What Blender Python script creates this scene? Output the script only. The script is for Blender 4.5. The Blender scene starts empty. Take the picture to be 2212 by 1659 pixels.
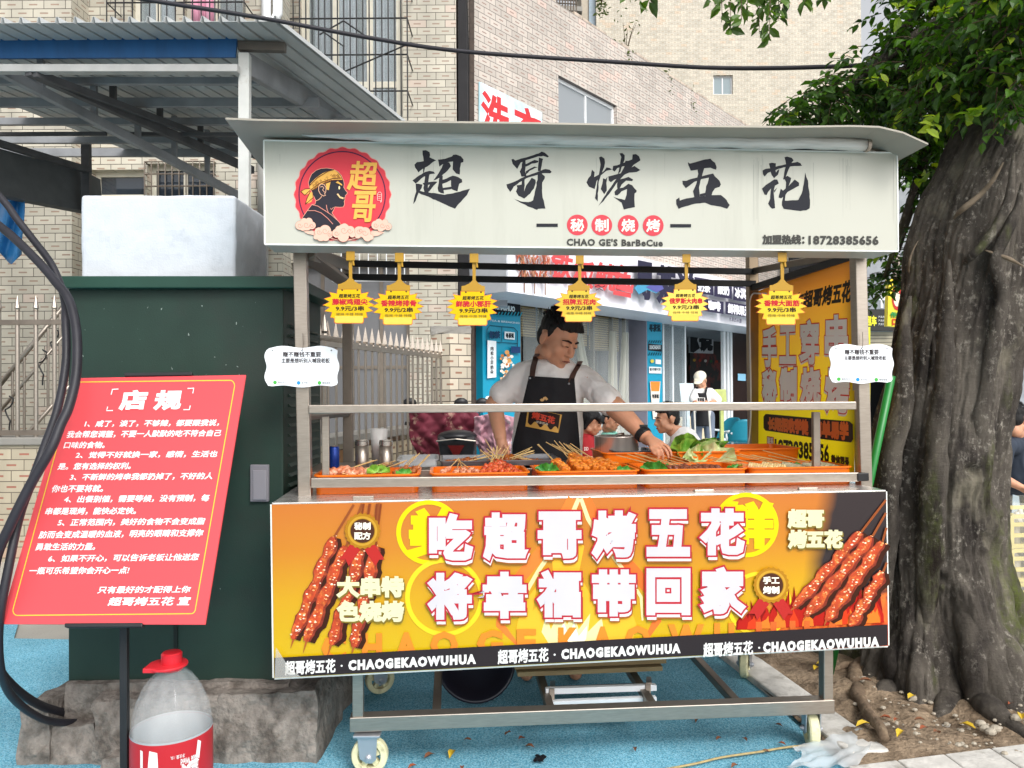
import bpy, bmesh, math, random
from mathutils import Vector, Matrix, noise
from mathutils.geometry import tessellate_polygon
random.seed(7)
R = math.radians
SC = bpy.context.scene
COL = SC.collection

# ------------------------------------------------------------------ camera, sky, sun, exposure
FW, FH, FL = 2212.0, 1659.0, 1662.0           # the picture's working size and the focal length in those pixels
YAW, PITCH, ROLL = R(5.31), R(.45), R(-.38)
CAM = Vector((0, -2.59, 1.30))
_f = Vector((math.sin(YAW)*math.cos(PITCH), math.cos(YAW)*math.cos(PITCH), math.sin(PITCH)))
_r = Vector((math.cos(YAW), -math.sin(YAW), 0)); _u = _r.cross(_f)
RT = _r*math.cos(ROLL) + _u*math.sin(ROLL); UP = -_r*math.sin(ROLL) + _u*math.cos(ROLL); FD = _f
cd = bpy.data.cameras.new('camera'); cam = bpy.data.objects.new('camera', cd); COL.objects.link(cam)
cd.sensor_width = 36; cd.lens = 36*FL/FW; cd.clip_start = .05; cd.clip_end = 500
M = Matrix((RT, UP, -FD)).transposed().to_4x4(); M.translation = CAM
cam.matrix_world = M
SC.camera = cam
W = bpy.data.worlds.new('World'); SC.world = W; W.use_nodes = True
SUN_EL, SUN_AZ = R(42), R(158)                # azimuth measured from +y towards +x
nt = W.node_tree; bg = nt.nodes['Background']
sky = nt.nodes.new('ShaderNodeTexSky'); sky.sky_type = 'NISHITA'; sky.sun_disc = False
sky.sun_elevation = SUN_EL; sky.sun_rotation = SUN_AZ; sky.air_density = 1.0; sky.dust_density = 4.0; sky.ozone_density = 1.0
hs = nt.nodes.new('ShaderNodeHueSaturation'); hs.inputs['Saturation'].default_value = .13
nt.links.new(sky.outputs[0], hs.inputs['Color']); nt.links.new(hs.outputs[0], bg.inputs[0]); bg.inputs[1].default_value = .15
sd = bpy.data.lights.new('sun', 'SUN'); sun = bpy.data.objects.new('sun', sd); COL.objects.link(sun)
sd.energy = .8; sd.angle = R(20); sd.color = (1, .965, .91)
sun.rotation_euler = Vector((-math.sin(SUN_AZ)*math.cos(SUN_EL), -math.cos(SUN_AZ)*math.cos(SUN_EL), -math.sin(SUN_EL))).to_track_quat('-Z', 'Y').to_euler()
SC.view_settings.view_transform = 'Standard'; SC.view_settings.look = 'None'; SC.view_settings.exposure = 0.65; SC.view_settings.gamma = 1
SC.cycles.max_bounces = 8; SC.cycles.transparent_max_bounces = 16

# ------------------------------------------------------------------ helpers
def ray(px, py):
    return FD + RT*((px-FW/2)/FL) - UP*((py-FH/2)/FL)
def at(px, py, y=None, x=None, z=None, d=None):
    v = ray(px, py)
    if y is not None: t = (y-CAM.y)/v.y
    elif x is not None: t = (x-CAM.x)/v.x
    elif z is not None: t = (z-CAM.z)/v.z
    else: t = d
    return CAM + v*t
class Plane:
    def __init__(s, o, n):
        s.o = Vector(o); s.n = Vector(n).normalized()
        if (CAM-s.o).dot(s.n) < 0: s.n = -s.n
    @staticmethod
    def of(a, b, c): return Plane(a, (b-a).cross(c-a))
    def at(s, px, py, off=0):
        v = ray(px, py); t = (s.o+s.n*off-CAM).dot(s.n)/v.dot(s.n)
        return CAM+v*t
def lin(c):
    if isinstance(c, str):
        c = [int(c[i:i+2], 16)/255 for i in (1, 3, 5)]
        c = [x/12.92 if x <= .04045 else ((x+.055)/1.055)**2.4 for x in c]
    return (*c[:3], 1)
_mats = {}
def mat(name, col, rough=.6, metal=0, var=.12, vscale=8, bump=0, bscale=60, spec=.5, stretch=None, col2=None, cscale=3, cthr=(.45, .6), trans=0, alpha=1, ior=1.45, sss=0, emit=None, bdist=.01):
    if name in _mats: return _mats[name]
    m = bpy.data.materials.new(name); m.use_nodes = True; t = m.node_tree; L = t.links
    b = t.nodes['Principled BSDF']; c = lin(col)
    b.inputs['Roughness'].default_value = rough; b.inputs['Metallic'].default_value = metal
    b.inputs['Specular IOR Level'].default_value = spec
    b.inputs['IOR'].default_value = ior
    if trans: b.inputs['Transmission Weight'].default_value = trans
    if alpha < 1: b.inputs['Alpha'].default_value = alpha
    if sss: b.inputs['Subsurface Weight'].default_value = sss; b.inputs['Subsurface Radius'].default_value = (.012, .005, .003); b.inputs['Subsurface Scale'].default_value = 1
    if emit: b.inputs['Emission Color'].default_value = lin(emit[0]); b.inputs['Emission Strength'].default_value = emit[1]
    tc = t.nodes.new('ShaderNodeTexCoord'); mp = t.nodes.new('ShaderNodeMapping'); L.new(tc.outputs['Object'], mp.inputs[0])
    if stretch: mp.inputs['Scale'].default_value = stretch
    out = None
    if col2 is not None:
        n = t.nodes.new('ShaderNodeTexNoise'); n.inputs['Scale'].default_value = cscale; n.inputs['Detail'].default_value = 6; n.inputs['Roughness'].default_value = .65; L.new(mp.outputs[0], n.inputs['Vector'])
        r = t.nodes.new('ShaderNodeMapRange'); r.inputs[1].default_value = cthr[0]; r.inputs[2].default_value = cthr[1]; L.new(n.outputs[0], r.inputs[0])
        x = t.nodes.new('ShaderNodeMix'); x.data_type = 'RGBA'; x.inputs[6].default_value = c; x.inputs[7].default_value = lin(col2); L.new(r.outputs[0], x.inputs[0]); out = x.outputs[2]
    if var:
        n = t.nodes.new('ShaderNodeTexNoise'); n.inputs['Scale'].default_value = vscale; n.inputs['Detail'].default_value = 5; L.new(mp.outputs[0], n.inputs['Vector'])
        r = t.nodes.new('ShaderNodeMapRange'); r.inputs[1].default_value = .25; r.inputs[2].default_value = .75; r.inputs[3].default_value = 1-var; r.inputs[4].default_value = 1+var; L.new(n.outputs[0], r.inputs[0])
        x = t.nodes.new('ShaderNodeMix'); x.data_type = 'RGBA'; x.blend_type = 'MULTIPLY'; x.inputs[0].default_value = 1
        if out: L.new(out, x.inputs[6])
        else: x.inputs[6].default_value = c
        L.new(r.outputs[0], x.inputs[7]); out = x.outputs[2]
        r2 = t.nodes.new('ShaderNodeMapRange'); r2.inputs[3].default_value = max(0, rough-.1); r2.inputs[4].default_value = min(1, rough+.1); L.new(n.outputs[0], r2.inputs[0]); L.new(r2.outputs[0], b.inputs['Roughness'])
    if out: L.new(out, b.inputs['Base Color'])
    else: b.inputs['Base Color'].default_value = c
    if bump:
        n = t.nodes.new('ShaderNodeTexNoise'); n.inputs['Scale'].default_value = bscale; n.inputs['Detail'].default_value = 6; L.new(mp.outputs[0], n.inputs['Vector'])
        bp = t.nodes.new('ShaderNodeBump'); bp.inputs['Strength'].default_value = bump; bp.inputs['Distance'].default_value = bdist; L.new(n.outputs[0], bp.inputs['Height']); L.new(bp.outputs[0], b.inputs['Normal'])
    _mats[name] = m
    return m
def ink(c):
    """printed colour on vinyl or board"""
    return mat('ink '+str(c), c, rough=.5, var=.05, vscale=5, spec=.18)

ORG = {}
def tag(o, label=None, cat=None, group=None, kind=None):
    if label: o['label'] = label
    if cat: o['category'] = cat
    if group: o['group'] = group
    if kind: o['kind'] = kind
    return o
def thing(name, loc, label, cat, group=None, rz=0):
    o = bpy.data.objects.new(name, None); COL.objects.link(o); o.location = loc; o.rotation_euler.z = rz
    o.empty_display_size = .05; ORG[o.name] = Vector(loc)
    return tag(o, label, cat, group)
def copy_tree(o, parent=None, loc=None, rot=None, scale=None, label=None):
    c = o.copy(); COL.objects.link(c)
    if parent: c.parent = parent
    if loc is not None: c.location = loc
    if rot is not None: c.rotation_euler = rot
    if scale is not None: c.scale = scale
    if label: c['label'] = label
    for ch in list(o.children): copy_tree(ch, c)
    return c
class MB:
    def __init__(s): s.v = []; s.f = []; s.m = []; s.uv = {}; s.mi = 0
    def add(s, vs, fs, mi=None):
        o = len(s.v); s.v += [Vector(p) for p in vs]; k = s.mi if mi is None else mi
        for f in fs: s.f.append([i+o for i in f]); s.m.append(k)
        return s
    def hexa(s, p, mi=None):   # p: 4 bottom ring then 4 top ring
        return s.add(p, [(3, 2, 1, 0), (4, 5, 6, 7), (0, 1, 5, 4), (1, 2, 6, 5), (2, 3, 7, 6), (3, 0, 4, 7)], mi)
    def box(s, lo, hi, mi=None):
        x0, y0, z0 = lo; x1, y1, z1 = hi
        return s.hexa([(x0, y0, z0), (x1, y0, z0), (x1, y1, z0), (x0, y1, z0), (x0, y0, z1), (x1, y0, z1), (x1, y1, z1), (x0, y1, z1)], mi)
    def slab(s, quad, th, mi=None):   # quad of 4 world points, th = vector
        th = Vector(th); return s.hexa([Vector(q) for q in quad]+[Vector(q)+th for q in quad], mi)
    def bar(s, p, q, w, h, up=(0, 0, 1), mi=None):
        p = Vector(p); q = Vector(q); d = (q-p).normalized(); up = Vector(up)
        if abs(d.dot(up)) > .95: up = Vector((0, 1, 0))
        sx = d.cross(up).normalized(); uz = sx.cross(d)
        r = [sx*a*w/2+uz*b*h/2 for a, b in ((-1, -1), (1, -1), (1, 1), (-1, 1))]
        return s.hexa([p+k for k in r]+[q+k for k in r], mi)
    def tube(s, pts, rad, n=8, mi=None, caps=True):
        pts = [Vector(p) for p in pts]; k = len(pts)
        if not hasattr(rad, '__len__'): rad = [rad]*k
        vs = []; fs = []; pr = None
        for i, p in enumerate(pts):
            d = (pts[min(i+1, k-1)]-pts[max(i-1, 0)]).normalized()
            if pr is None:
                a = Vector((0, 0, 1)) if abs(d.z) < .9 else Vector((1, 0, 0)); e = d.cross(a).normalized()
            else:
                e = (pr-d*pr.dot(d)).normalized()
            pr = e; g = d.cross(e)
            for j in range(n):
                t = 2*math.pi*j/n; vs.append(p+(e*math.cos(t)+g*math.sin(t))*rad[i])
        for i in range(k-1):
            for j in range(n): fs.append((i*n+j, i*n+(j+1) % n, (i+1)*n+(j+1) % n, (i+1)*n+j))
        if caps: fs.append(tuple(range(n))[::-1]); fs.append(tuple(range((k-1)*n, k*n)))
        return s.add(vs, fs, mi)
    def lathe(s, prof, c, n=24, mi=None, ax=(0, 0, 1), caps=True, lobes=0, la=0):
        c = Vector(c); ax = Vector(ax).normalized(); e = ax.orthogonal().normalized(); g = ax.cross(e); vs = []; fs = []
        for r, z in prof:
            for j in range(n):
                t = 2*math.pi*j/n; q = r*(1+la*math.cos(lobes*t)) if lobes else r
                vs.append(c+ax*z+(e*math.cos(t)+g*math.sin(t))*q)
        k = len(prof)
        for i in range(k-1):
            for j in range(n): fs.append((i*n+j, i*n+(j+1) % n, (i+1)*n+(j+1) % n, (i+1)*n+j))
        if caps: fs.append(tuple(range(n))[::-1]); fs.append(tuple(range((k-1)*n, k*n)))
        return s.add(vs, fs, mi)
    def ball(s, c, r, n=10, mi=None, rot=None):
        c = Vector(c); r = r if hasattr(r, '__len__') else (r, r, r); vs = []; fs = []; m = n; k = n//2+1
        for i in range(1, k):
            a = math.pi*i/k
            for j in range(m):
                t = 2*math.pi*j/m; q = Vector((math.sin(a)*math.cos(t)*r[0], math.sin(a)*math.sin(t)*r[1], math.cos(a)*r[2]))
                vs.append(c+(rot @ q if rot else q))
        q = Vector((0, 0, r[2])); q = rot @ q if rot else q
        T = len(vs); vs += [c+q, c-q]
        for i in range(k-2):
            for j in range(m): fs.append((i*m+j, (i+1)*m+j, (i+1)*m+(j+1) % m, i*m+(j+1) % m))
        for j in range(m): fs.append((T, j, (j+1) % m)); fs.append((T+1, (k-2)*m+(j+1) % m, (k-2)*m+j))
        return s.add(vs, fs, mi)
    def grid(s, fn, nu, nv, mi=None, uvs=None):
        o = len(s.v); vs = [fn(i/nu, j/nv) for j in range(nv+1) for i in range(nu+1)]
        fs = [(j*(nu+1)+i, j*(nu+1)+i+1, (j+1)*(nu+1)+i+1, (j+1)*(nu+1)+i) for j in range(nv) for i in range(nu)]
        s.add(vs, fs, mi)
        if uvs:
            for j in range(nv+1):
                for i in range(nu+1): s.uv[o+j*(nu+1)+i] = uvs(i/nu, j/nv)
        return s
    def uvquad(s, p, uv, mi=None):
        o = len(s.v); s.add(p, [(0, 1, 2, 3)], mi)
        for i in range(4): s.uv[o+i] = uv[i]
        return s
    def poly(s, pts, mi=None, th=None):
        pts = [Vector(p) for p in pts]; tr = tessellate_polygon([pts]); n = len(pts)
        if th is None: return s.add(pts, tr, mi)
        th = Vector(th)
        return s.add(pts+[p+th for p in pts], [tuple(t) for t in tr]+[tuple(i+n for i in t[::-1]) for t in tr]+[(i, (i+1) % n, n+(i+1) % n, n+i) for i in range(n)], mi)
    def build(s, name, mats, parent=None, smooth=False, bevel=0, fix=True, sub=0, recenter=True):
        me = bpy.data.meshes.new(name)
        if parent is not None: org = ORG[parent.name]
        elif recenter and s.v:
            lo = [min(v[i] for v in s.v) for i in range(3)]; hi = [max(v[i] for v in s.v) for i in range(3)]
            org = Vector(((lo[0]+hi[0])/2, (lo[1]+hi[1])/2, lo[2]))
        else: org = Vector((0, 0, 0))
        me.from_pydata([v-org for v in s.v], [], s.f)
        for m in (mats if isinstance(mats, (list, tuple)) else [mats]): me.materials.append(m)
        me.polygons.foreach_set('material_index', s.m)
        if s.uv:
            ul = me.uv_layers.new(name='UVMap')
            for l in me.loops: ul.data[l.index].uv = s.uv.get(l.vertex_index, (0, 0))
        if smooth: me.polygons.foreach_set('use_smooth', [True]*len(me.polygons))
        if fix:
            b = bmesh.new(); b.from_mesh(me); bmesh.ops.recalc_face_normals(b, faces=b.faces); b.to_mesh(me); b.free()
        me.update()
        o = bpy.data.objects.new(name, me); COL.objects.link(o)
        if parent is not None: o.parent = parent; ORG[o.name] = org
        else: o.location = org; ORG[o.name] = org
        if bevel:
            md = o.modifiers.new('bevel', 'BEVEL'); md.width = bevel; md.segments = 2; md.limit_method = 'ANGLE'; md.angle_limit = R(40)
        if sub:
            md = o.modifiers.new('sub', 'SUBSURF'); md.levels = sub; md.render_levels = sub
        if smooth == 'auto':
            pass
        return o
def struct(o): o['kind'] = 'structure'; return o

# lettering: glyph outlines of the built-in font, laid on a surface
_glyph = {}
def glyphs(s, sp=1.0, res=3, shear=0, bold=0):
    k = (s, sp, res, shear, round(bold, 3))
    if k not in _glyph:
        c = bpy.data.curves.new('lettering', 'FONT'); c.body = s; c.space_character = sp; c.resolution_u = res; c.shear = shear; c.fill_mode = 'FRONT'
        if bold: c.bevel_depth = bold; c.bevel_resolution = 0
        o = bpy.data.objects.new('lettering', c); COL.objects.link(o)
        dg = bpy.context.evaluated_depsgraph_get(); me = bpy.data.meshes.new_from_object(o.evaluated_get(dg))
        V = [(v.co.x, v.co.y, v.co.z/bold if bold else 0) for v in me.vertices]
        _glyph[k] = (V, [tuple(p.vertices) for p in me.polygons if sum(V[i][2] for i in p.vertices)/len(p.vertices) > -.01])
        bpy.data.meshes.remove(me); bpy.data.objects.remove(o); bpy.data.curves.remove(c)
    return _glyph[k]
class Print:
    """flat printing on a plane, given in picture pixels; layers stand a hair proud of each other"""
    def __init__(s, plane, base=1, step=.00012): s.pl = plane; s.mb = MB(); s.mats = []; s.k = base; s.step = step
    def mi(s, m):
        if not isinstance(m, bpy.types.Material): m = ink(m)
        if m not in s.mats: s.mats.append(m)
        return s.mats.index(m)
    def P(s, x, y, k=None): return s.pl.at(x, y, (s.k if k is None else k)*s.step)
    def poly(s, pts, m):
        s.mb.poly([s.P(*p) for p in pts], s.mi(m)); s.k += 1; return s
    def disc(s, c, r, m, n=32, ry=None, wob=0, wn=0, r0=0):
        ry = ry or r; pts = []
        for i in range(n):
            t = 2*math.pi*i/n; q = 1+wob*math.cos(wn*t); pts.append((c[0]+r*q*math.cos(t), c[1]+ry*q*math.sin(t)))
        if r0:
            inn = [(c[0]+(x-c[0])*r0, c[1]+(y-c[1])*r0) for x, y in pts]
            s.mb.add([s.P(*p) for p in pts+inn], [(i, (i+1) % n, n+(i+1) % n, n+i) for i in range(n)], s.mi(m)); s.k += 1
        else: s.poly(pts, m)
        return s
    def line(s, pts, w, m, closed=False):
        n = len(pts); vs = []; ws = w if hasattr(w, '__len__') else [w]*n
        for i, p in enumerate(pts):
            a = pts[i-1] if i or closed else p; b = pts[(i+1) % n] if i < n-1 or closed else p
            dx, dy = b[0]-a[0], b[1]-a[1]; l = math.hypot(dx, dy) or 1
            nx, ny = -dy/l*ws[i]/2, dx/l*ws[i]/2; vs += [s.P(p[0]+nx, p[1]+ny), s.P(p[0]-nx, p[1]-ny)]
        fs = [(2*i, 2*i+1, 2*((i+1) % n)+1, 2*((i+1) % n)) for i in range(n if closed else n-1)]
        s.mb.add(vs, fs, s.mi(m)); s.k += 1; return s
    def text(s, t, quad, m, bold=0, sp=1.0, res=2, shear=0, dx=0, dy=0, n=7, fit=None):
        """quad: x0,y0,x1,y1 ink box in pixels, or four corners TL TR BR BL. bold, dx, dy in pixels"""
        V0 = glyphs(fit or t, sp, res, shear)[0]
        x0 = min(v[0] for v in V0); x1 = max(v[0] for v in V0); y0 = min(v[1] for v in V0); y1 = max(v[1] for v in V0)
        if len(quad) == 4 and not hasattr(quad[0], '__len__'): a, b, c, d = quad; quad = ((a, b), (c, b), (c, d), (a, d))
        (ax, ay), (bx, by), (cx, cy), (ex, ey) = quad
        pxe = .5*(math.hypot(bx-ax, by-ay)/(x1-x0)+math.hypot(ex-ax, ey-ay)/(y1-y0))
        V, Fc = glyphs(t, sp, res, shear, bold/pxe) if bold else glyphs(t, sp, res, shear)
        vs = []
        for X, Y, Z in V:
            u = (X-x0)/(x1-x0); w = (y1-Y)/(y1-y0)
            vs.append(s.P((ax*(1-u)+bx*u)*(1-w)+(ex*(1-u)+cx*u)*w+dx, (ay*(1-u)+by*u)*(1-w)+(ey*(1-u)+cy*u)*w+dy, s.k+.6*max(0, Z)))
        s.mb.add(vs, Fc, s.mi(m)); s.k += 1
        return s
    def build(s, name, parent): return s.mb.build(name, s.mats, parent, fix=False)
# ------------------------------------------------------------------ ground, planter, kerbs
def rubber_mat():
    m = bpy.data.materials.new('blue rubber granules'); m.use_nodes = True; t = m.node_tree; L = t.links; b = t.nodes['Principled BSDF']; b.inputs['Roughness'].default_value = .95; b.inputs['Specular IOR Level'].default_value = .25
    tc = t.nodes.new('ShaderNodeTexCoord')
    v = t.nodes.new('ShaderNodeTexVoronoi'); v.inputs['Scale'].default_value = 260; L.new(tc.outputs['Object'], v.inputs['Vector'])
    cr = t.nodes.new('ShaderNodeValToRGB'); e = cr.color_ramp; e.elements[0].color = lin('#4f9ab6'); e.elements[1].color = lin('#90c9dd'); e.elements[0].position = .1; e.elements[1].position = .8
    sp = t.nodes.new('ShaderNodeSeparateColor'); L.new(v.outputs['Color'], sp.inputs[0]); L.new(sp.outputs[0], cr.inputs[0])
    n = t.nodes.new('ShaderNodeTexNoise'); n.inputs['Scale'].default_value = 2.2; n.inputs['Detail'].default_value = 8; L.new(tc.outputs['Object'], n.inputs['Vector'])
    r = t.nodes.new('ShaderNodeMapRange'); r.inputs[1].default_value = .3; r.inputs[2].default_value = .7; r.inputs[3].default_value = .72; r.inputs[4].default_value = 1.15; L.new(n.outputs[0], r.inputs[0])
    x = t.nodes.new('ShaderNodeMix'); x.data_type = 'RGBA'; x.blend_type = 'MULTIPLY'; x.inputs[0].default_value = 1; L.new(cr.outputs[0], x.inputs[6]); L.new(r.outputs[0], x.inputs[7])
    n2 = t.nodes.new('ShaderNodeTexNoise'); n2.inputs['Scale'].default_value = 130; n2.inputs['Detail'].default_value = 4; L.new(tc.outputs['Object'], n2.inputs['Vector'])
    r2 = t.nodes.new('ShaderNodeMapRange'); r2.inputs[1].default_value = .38; r2.inputs[2].default_value = .5; r2.inputs[3].default_value = .7; r2.inputs[4].default_value = 1; L.new(n2.outputs[0], r2.inputs[0])
    y = t.nodes.new('ShaderNodeMix'); y.data_type = 'RGBA'; y.blend_type = 'MULTIPLY'; y.inputs[0].default_value = 1; L.new(x.outputs[2], y.inputs[6]); L.new(r2.outputs[0], y.inputs[7])
    L.new(y.outputs[2], b.inputs['Base Color'])
    bp = t.nodes.new('ShaderNodeBump'); bp.inputs['Strength'].default_value = .9; bp.inputs['Distance'].default_value = .006; L.new(n2.outputs[0], bp.inputs['Height']); L.new(bp.outputs[0], b.inputs['Normal'])
    return m
def G(x, y, z=0.0): return at(x, y, z=z)
M_pave = mat('grey paving', '#a8a49b', rough=.9, var=.2, vscale=1.5, bump=.3, bscale=80)
g = MB(); g.add([(-60, -20, -.012), (90, -20, -.012), (90, 120, -.012), (-60, 120, -.012)], [(0, 1, 2, 3)]); struct(g.build('ground', M_pave))
M_blue = rubber_mat()
g = MB(); g.add([(-.3, 4.58, -.004), (40, 4.58, -.004), (40, 40, -.004), (-.3, 40, -.004)], [(0, 1, 2, 3)]); struct(g.build('plaza', mat('pale blue grey paving', '#9fb4bd', rough=.9, var=.15, vscale=1.2, bump=.3, bscale=60)))
K0, K1 = G(1548, 1415), G(1838, 1645)                      # planter kerb, left side
kd = (K1-K0).normalized(); kn = Vector((kd.y, -kd.x, 0)); kn = kn if kn.x > 0 else -kn
KB = K0-kd*2.6
g = MB(); Q = [G(-700, 1700), G(-500, 1348), G(40, 1346), G(30, 1379), G(150, 1381), G(240, 1352), G(700, 1345)]
Q = [Vector((-6, -4, 0)), Vector((Q[1].x-3, Q[1].y, 0))]+Q[2:]+[Vector((-.3, 4.6, 0)), Vector((7, 4.6, 0)), Vector((7, KB.y, 0)), KB, K1, K1+Vector((.02, -.05, 0)), Vector((K1.x+.3, -4, 0))]
g.poly([Vector((p.x, p.y, 0)) for p in Q]); struct(g.build('rubber_surface', M_blue, recenter=False))
M_kerb = mat('pale kerb stone', '#c9c6c0', rough=.85, var=.22, vscale=14, bump=.5, bscale=45, col2='#8f8a80', cscale=9, cthr=(.55, .75))
g = MB()
a, b_ = KB, K1
g.hexa([(a.x, a.y, -.05), (b_.x, b_.y, -.05), (b_.x+kn.x*.15, b_.y+kn.y*.15, -.05), (a.x+kn.x*.15, a.y+kn.y*.15, -.05), (a.x, a.y, .028), (b_.x, b_.y, .028), (b_.x+kn.x*.15, b_.y+kn.y*.15, .03), (a.x+kn.x*.15, a.y+kn.y*.15, .03)])
struct(g.build('planter_kerb', M_kerb, bevel=.008))
C0, C1 = G(1832, 1655, .03), G(2330, 1592, .03)
cn = Vector((0, -1, 0))*.16
g = MB(); n = 5
for i in range(n):
    p = C0.lerp(C1, i/n); q = C0.lerp(C1, (i+1)/n-.003)
    g.hexa([Vector((v.x, v.y, z)) for z in (-.05, .032) for v in (p+cn, q+cn, q, p)])
struct(g.build('front_kerb', M_kerb, bevel=.006))
g = MB(); g.add([Vector((v.x, v.y, -.004)) for v in (C0+Vector((.05, -.165, 0)), C0+Vector((.3, -3, 0)), C1+Vector((2, -3, 0)), C1+Vector((2, -.165, 0)))], [(0, 1, 2, 3)])
struct(g.build('road', mat('pale concrete road', '#b3b0aa', rough=.9, var=.15, vscale=6, bump=.4, bscale=120)))
# soil of the tree pit
def soil_mat():
    m = mat('bare soil', '#93806a', rough=.95, var=.25, vscale=18, bump=.9, bscale=55, col2='#5f4f3e', cscale=7, cthr=(.42, .62), bdist=.02)
    return m
def soil_z(x, y):
    p = Vector((x*2.2, y*2.2, 0)); return .02+.05*noise.noise(p)+.03*noise.noise(p*3.1)+.012*noise.noise(p*9)
g = MB(); a0 = K1+kn*.14; 
def sfn(u, v):
    A = C0+Vector((.0, .004, 0)); B = C1+Vector((.4, .004, 0)); l = A.lerp(B, u); f = (KB+kn*.14).lerp(Vector((B.x+1.5, KB.y+.4, 0)), u); p = l.lerp(f, v)
    if u == 0: p = a0.lerp(KB+kn*.14, v)
    e = min(1, u*8, v*14); return Vector((p.x, p.y, soil_z(p.x, p.y)*e+.012))
g.grid(sfn, 70, 90); struct(g.build('soil', soil_mat(), smooth=True, fix=False))

# ------------------------------------------------------------------ buildings
def tile_mat(name, base, mortar, dash, w=.22, h=.088, pink=None, dirt=.25, rough=.45):
    m = bpy.data.materials.new(name); m.use_nodes = True; t = m.node_tree; L = t.links; b = t.nodes['Principled BSDF']
    N = lambda k: t.nodes.new(k)
    def mth(op, a, b2=None, c=None):
        n = N('ShaderNodeMath'); n.operation = op
        for i, v in enumerate((a, b2, c)):
            if v is None: continue
            if isinstance(v, (int, float)): n.inputs[i].default_value = v
            else: L.new(v, n.inputs[i])
        return n.outputs[0]
    tc = N('ShaderNodeTexCoord'); sx = N('ShaderNodeSeparateXYZ'); L.new(tc.outputs['UV'], sx.inputs[0])
    v = mth('DIVIDE', sx.outputs[1], h); row = mth('FLOOR', v); fv = mth('FRACT', v)
    u = mth('ADD', mth('DIVIDE', sx.outputs[0], w), mth('MULTIPLY', mth('MODULO', row, 2), .5)); colm = mth('FLOOR', u); fu = mth('FRACT', u)
    cb = N('ShaderNodeCombineXYZ'); L.new(colm, cb.inputs[0]); L.new(row, cb.inputs[1])
    wn = N('ShaderNodeTexWhiteNoise'); wn.noise_dimensions = '3D'; L.new(cb.outputs[0], wn.inputs['Vector'])
    mort = mth('MAXIMUM', mth('LESS_THAN', fu, .03), mth('LESS_THAN', fv, .075))
    dm = mth('MULTIPLY', mth('LESS_THAN', mth('ABSOLUTE', mth('SUBTRACT', fu, .52)), .19), mth('LESS_THAN', mth('ABSOLUTE', mth('SUBTRACT', fv, .53)), .085))
    def mix(f, a, c, bl='MIX'):
        n = N('ShaderNodeMix'); n.data_type = 'RGBA'; n.blend_type = bl
        for k, s in ((0, f), (6, a), (7, c)):
            if isinstance(s, (int, float)): n.inputs[k].default_value = s
            elif isinstance(s, tuple): n.inputs[k].default_value = s
            else: L.new(s, n.inputs[k])
        return n.outputs[2]
    rg = mth('MULTIPLY_ADD', wn.outputs['Value'], .26, .85)
    c = mix(mth('GREATER_THAN', wn.outputs['Value'], .95), lin(base), lin(pink or base))
    c = mix(1.0, c, rg, 'MULTIPLY')
    c = mix(mth('MULTIPLY', dm, .85), c, lin(dash)); c = mix(mort, c, lin(mortar))
    nz = N('ShaderNodeTexNoise'); nz.inputs['Scale'].default_value = 1.3; nz.inputs['Detail'].default_value = 7; mp = N('ShaderNodeMapping'); mp.inputs['Scale'].default_value = (2.2, 1, .35); L.new(tc.outputs['Object'], mp.inputs[0]); L.new(mp.outputs[0], nz.inputs['Vector'])
    rr = N('ShaderNodeMapRange'); rr.inputs[1].default_value = .35; rr.inputs[2].default_value = .7; rr.inputs[3].default_value = 1; rr.inputs[4].default_value = 1-dirt; L.new(nz.outputs[0], rr.inputs[0])
    c = mix(1.0, c, rr.outputs[0], 'MULTIPLY'); L.new(c, b.inputs['Base Color']); b.inputs['Roughness'].default_value = rough
    bp = N('ShaderNodeBump'); bp.inputs['Strength'].default_value = .7; bp.inputs['Distance'].default_value = .004; L.new(mth('SUBTRACT', 1, mth('MAXIMUM', mort, mth('MULTIPLY', dm, .5))), bp.inputs['Height']); L.new(bp.outputs[0], b.inputs['Normal'])
    return m
T_left = tile_mat('cream dashed wall tiles', '#c4beae', '#57524a', '#9a7f6e', pink='#c2b3a5')
T_wing = tile_mat('pinkish dashed wall tiles', '#c6bcb2', '#5a524e', '#94766b', pink='#c6b2a7', h=.092, dirt=.12)
T_far = tile_mat('warm dashed wall tiles', '#c4bcab', '#8d806e', '#9a836a', pink='#bfae98', h=.1, dirt=.1)
T_low = tile_mat('low wall tiles', '#b9ae98', '#6a6154', '#a35a4a', w=.2, h=.085, pink='#bfa58f', dirt=.4)
M_conc = mat('rough render', '#8f8c86', rough=.9, var=.2, vscale=3, bump=.3, bscale=40)
M_dark = mat('dark recess shade', '#1e1e20', rough=.9, var=.3)  # near-black colour standing for the shade inside the gap and the far shop
M_cream = mat('cream painted frame', '#d9d4c4', rough=.5, var=.08)
M_alu = mat('white aluminium frame', '#e4e6e8', rough=.4, var=.05)
M_steel = mat('brushed stainless steel', '#a89e93', rough=.33, metal=.85, var=.1, vscale=30, stretch=(1, 1, 8), bump=.04, bscale=300)
M_steeld = mat('dull stainless steel', '#8f8479', rough=.45, metal=.85, var=.16, vscale=12)
M_black = mat('black plastic', '#17171a', rough=.45, var=.15)
M_blk = mat('black steel', '#222224', rough=.5, var=.2)
def glass_mat(name, tint, rough=.08, alpha=.35):
    m = bpy.data.materials.new(name); m.use_nodes = True; t = m.node_tree; L = t.links; b = t.nodes['Principled BSDF']
    b.inputs['Base Color'].default_value = lin(tint); b.inputs['Roughness'].default_value = rough; b.inputs['Alpha'].default_value = alpha; b.inputs['Specular IOR Level'].default_value = .8
    return m
M_glass = glass_mat('window glass', '#a9b6ba', alpha=.35)
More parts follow.
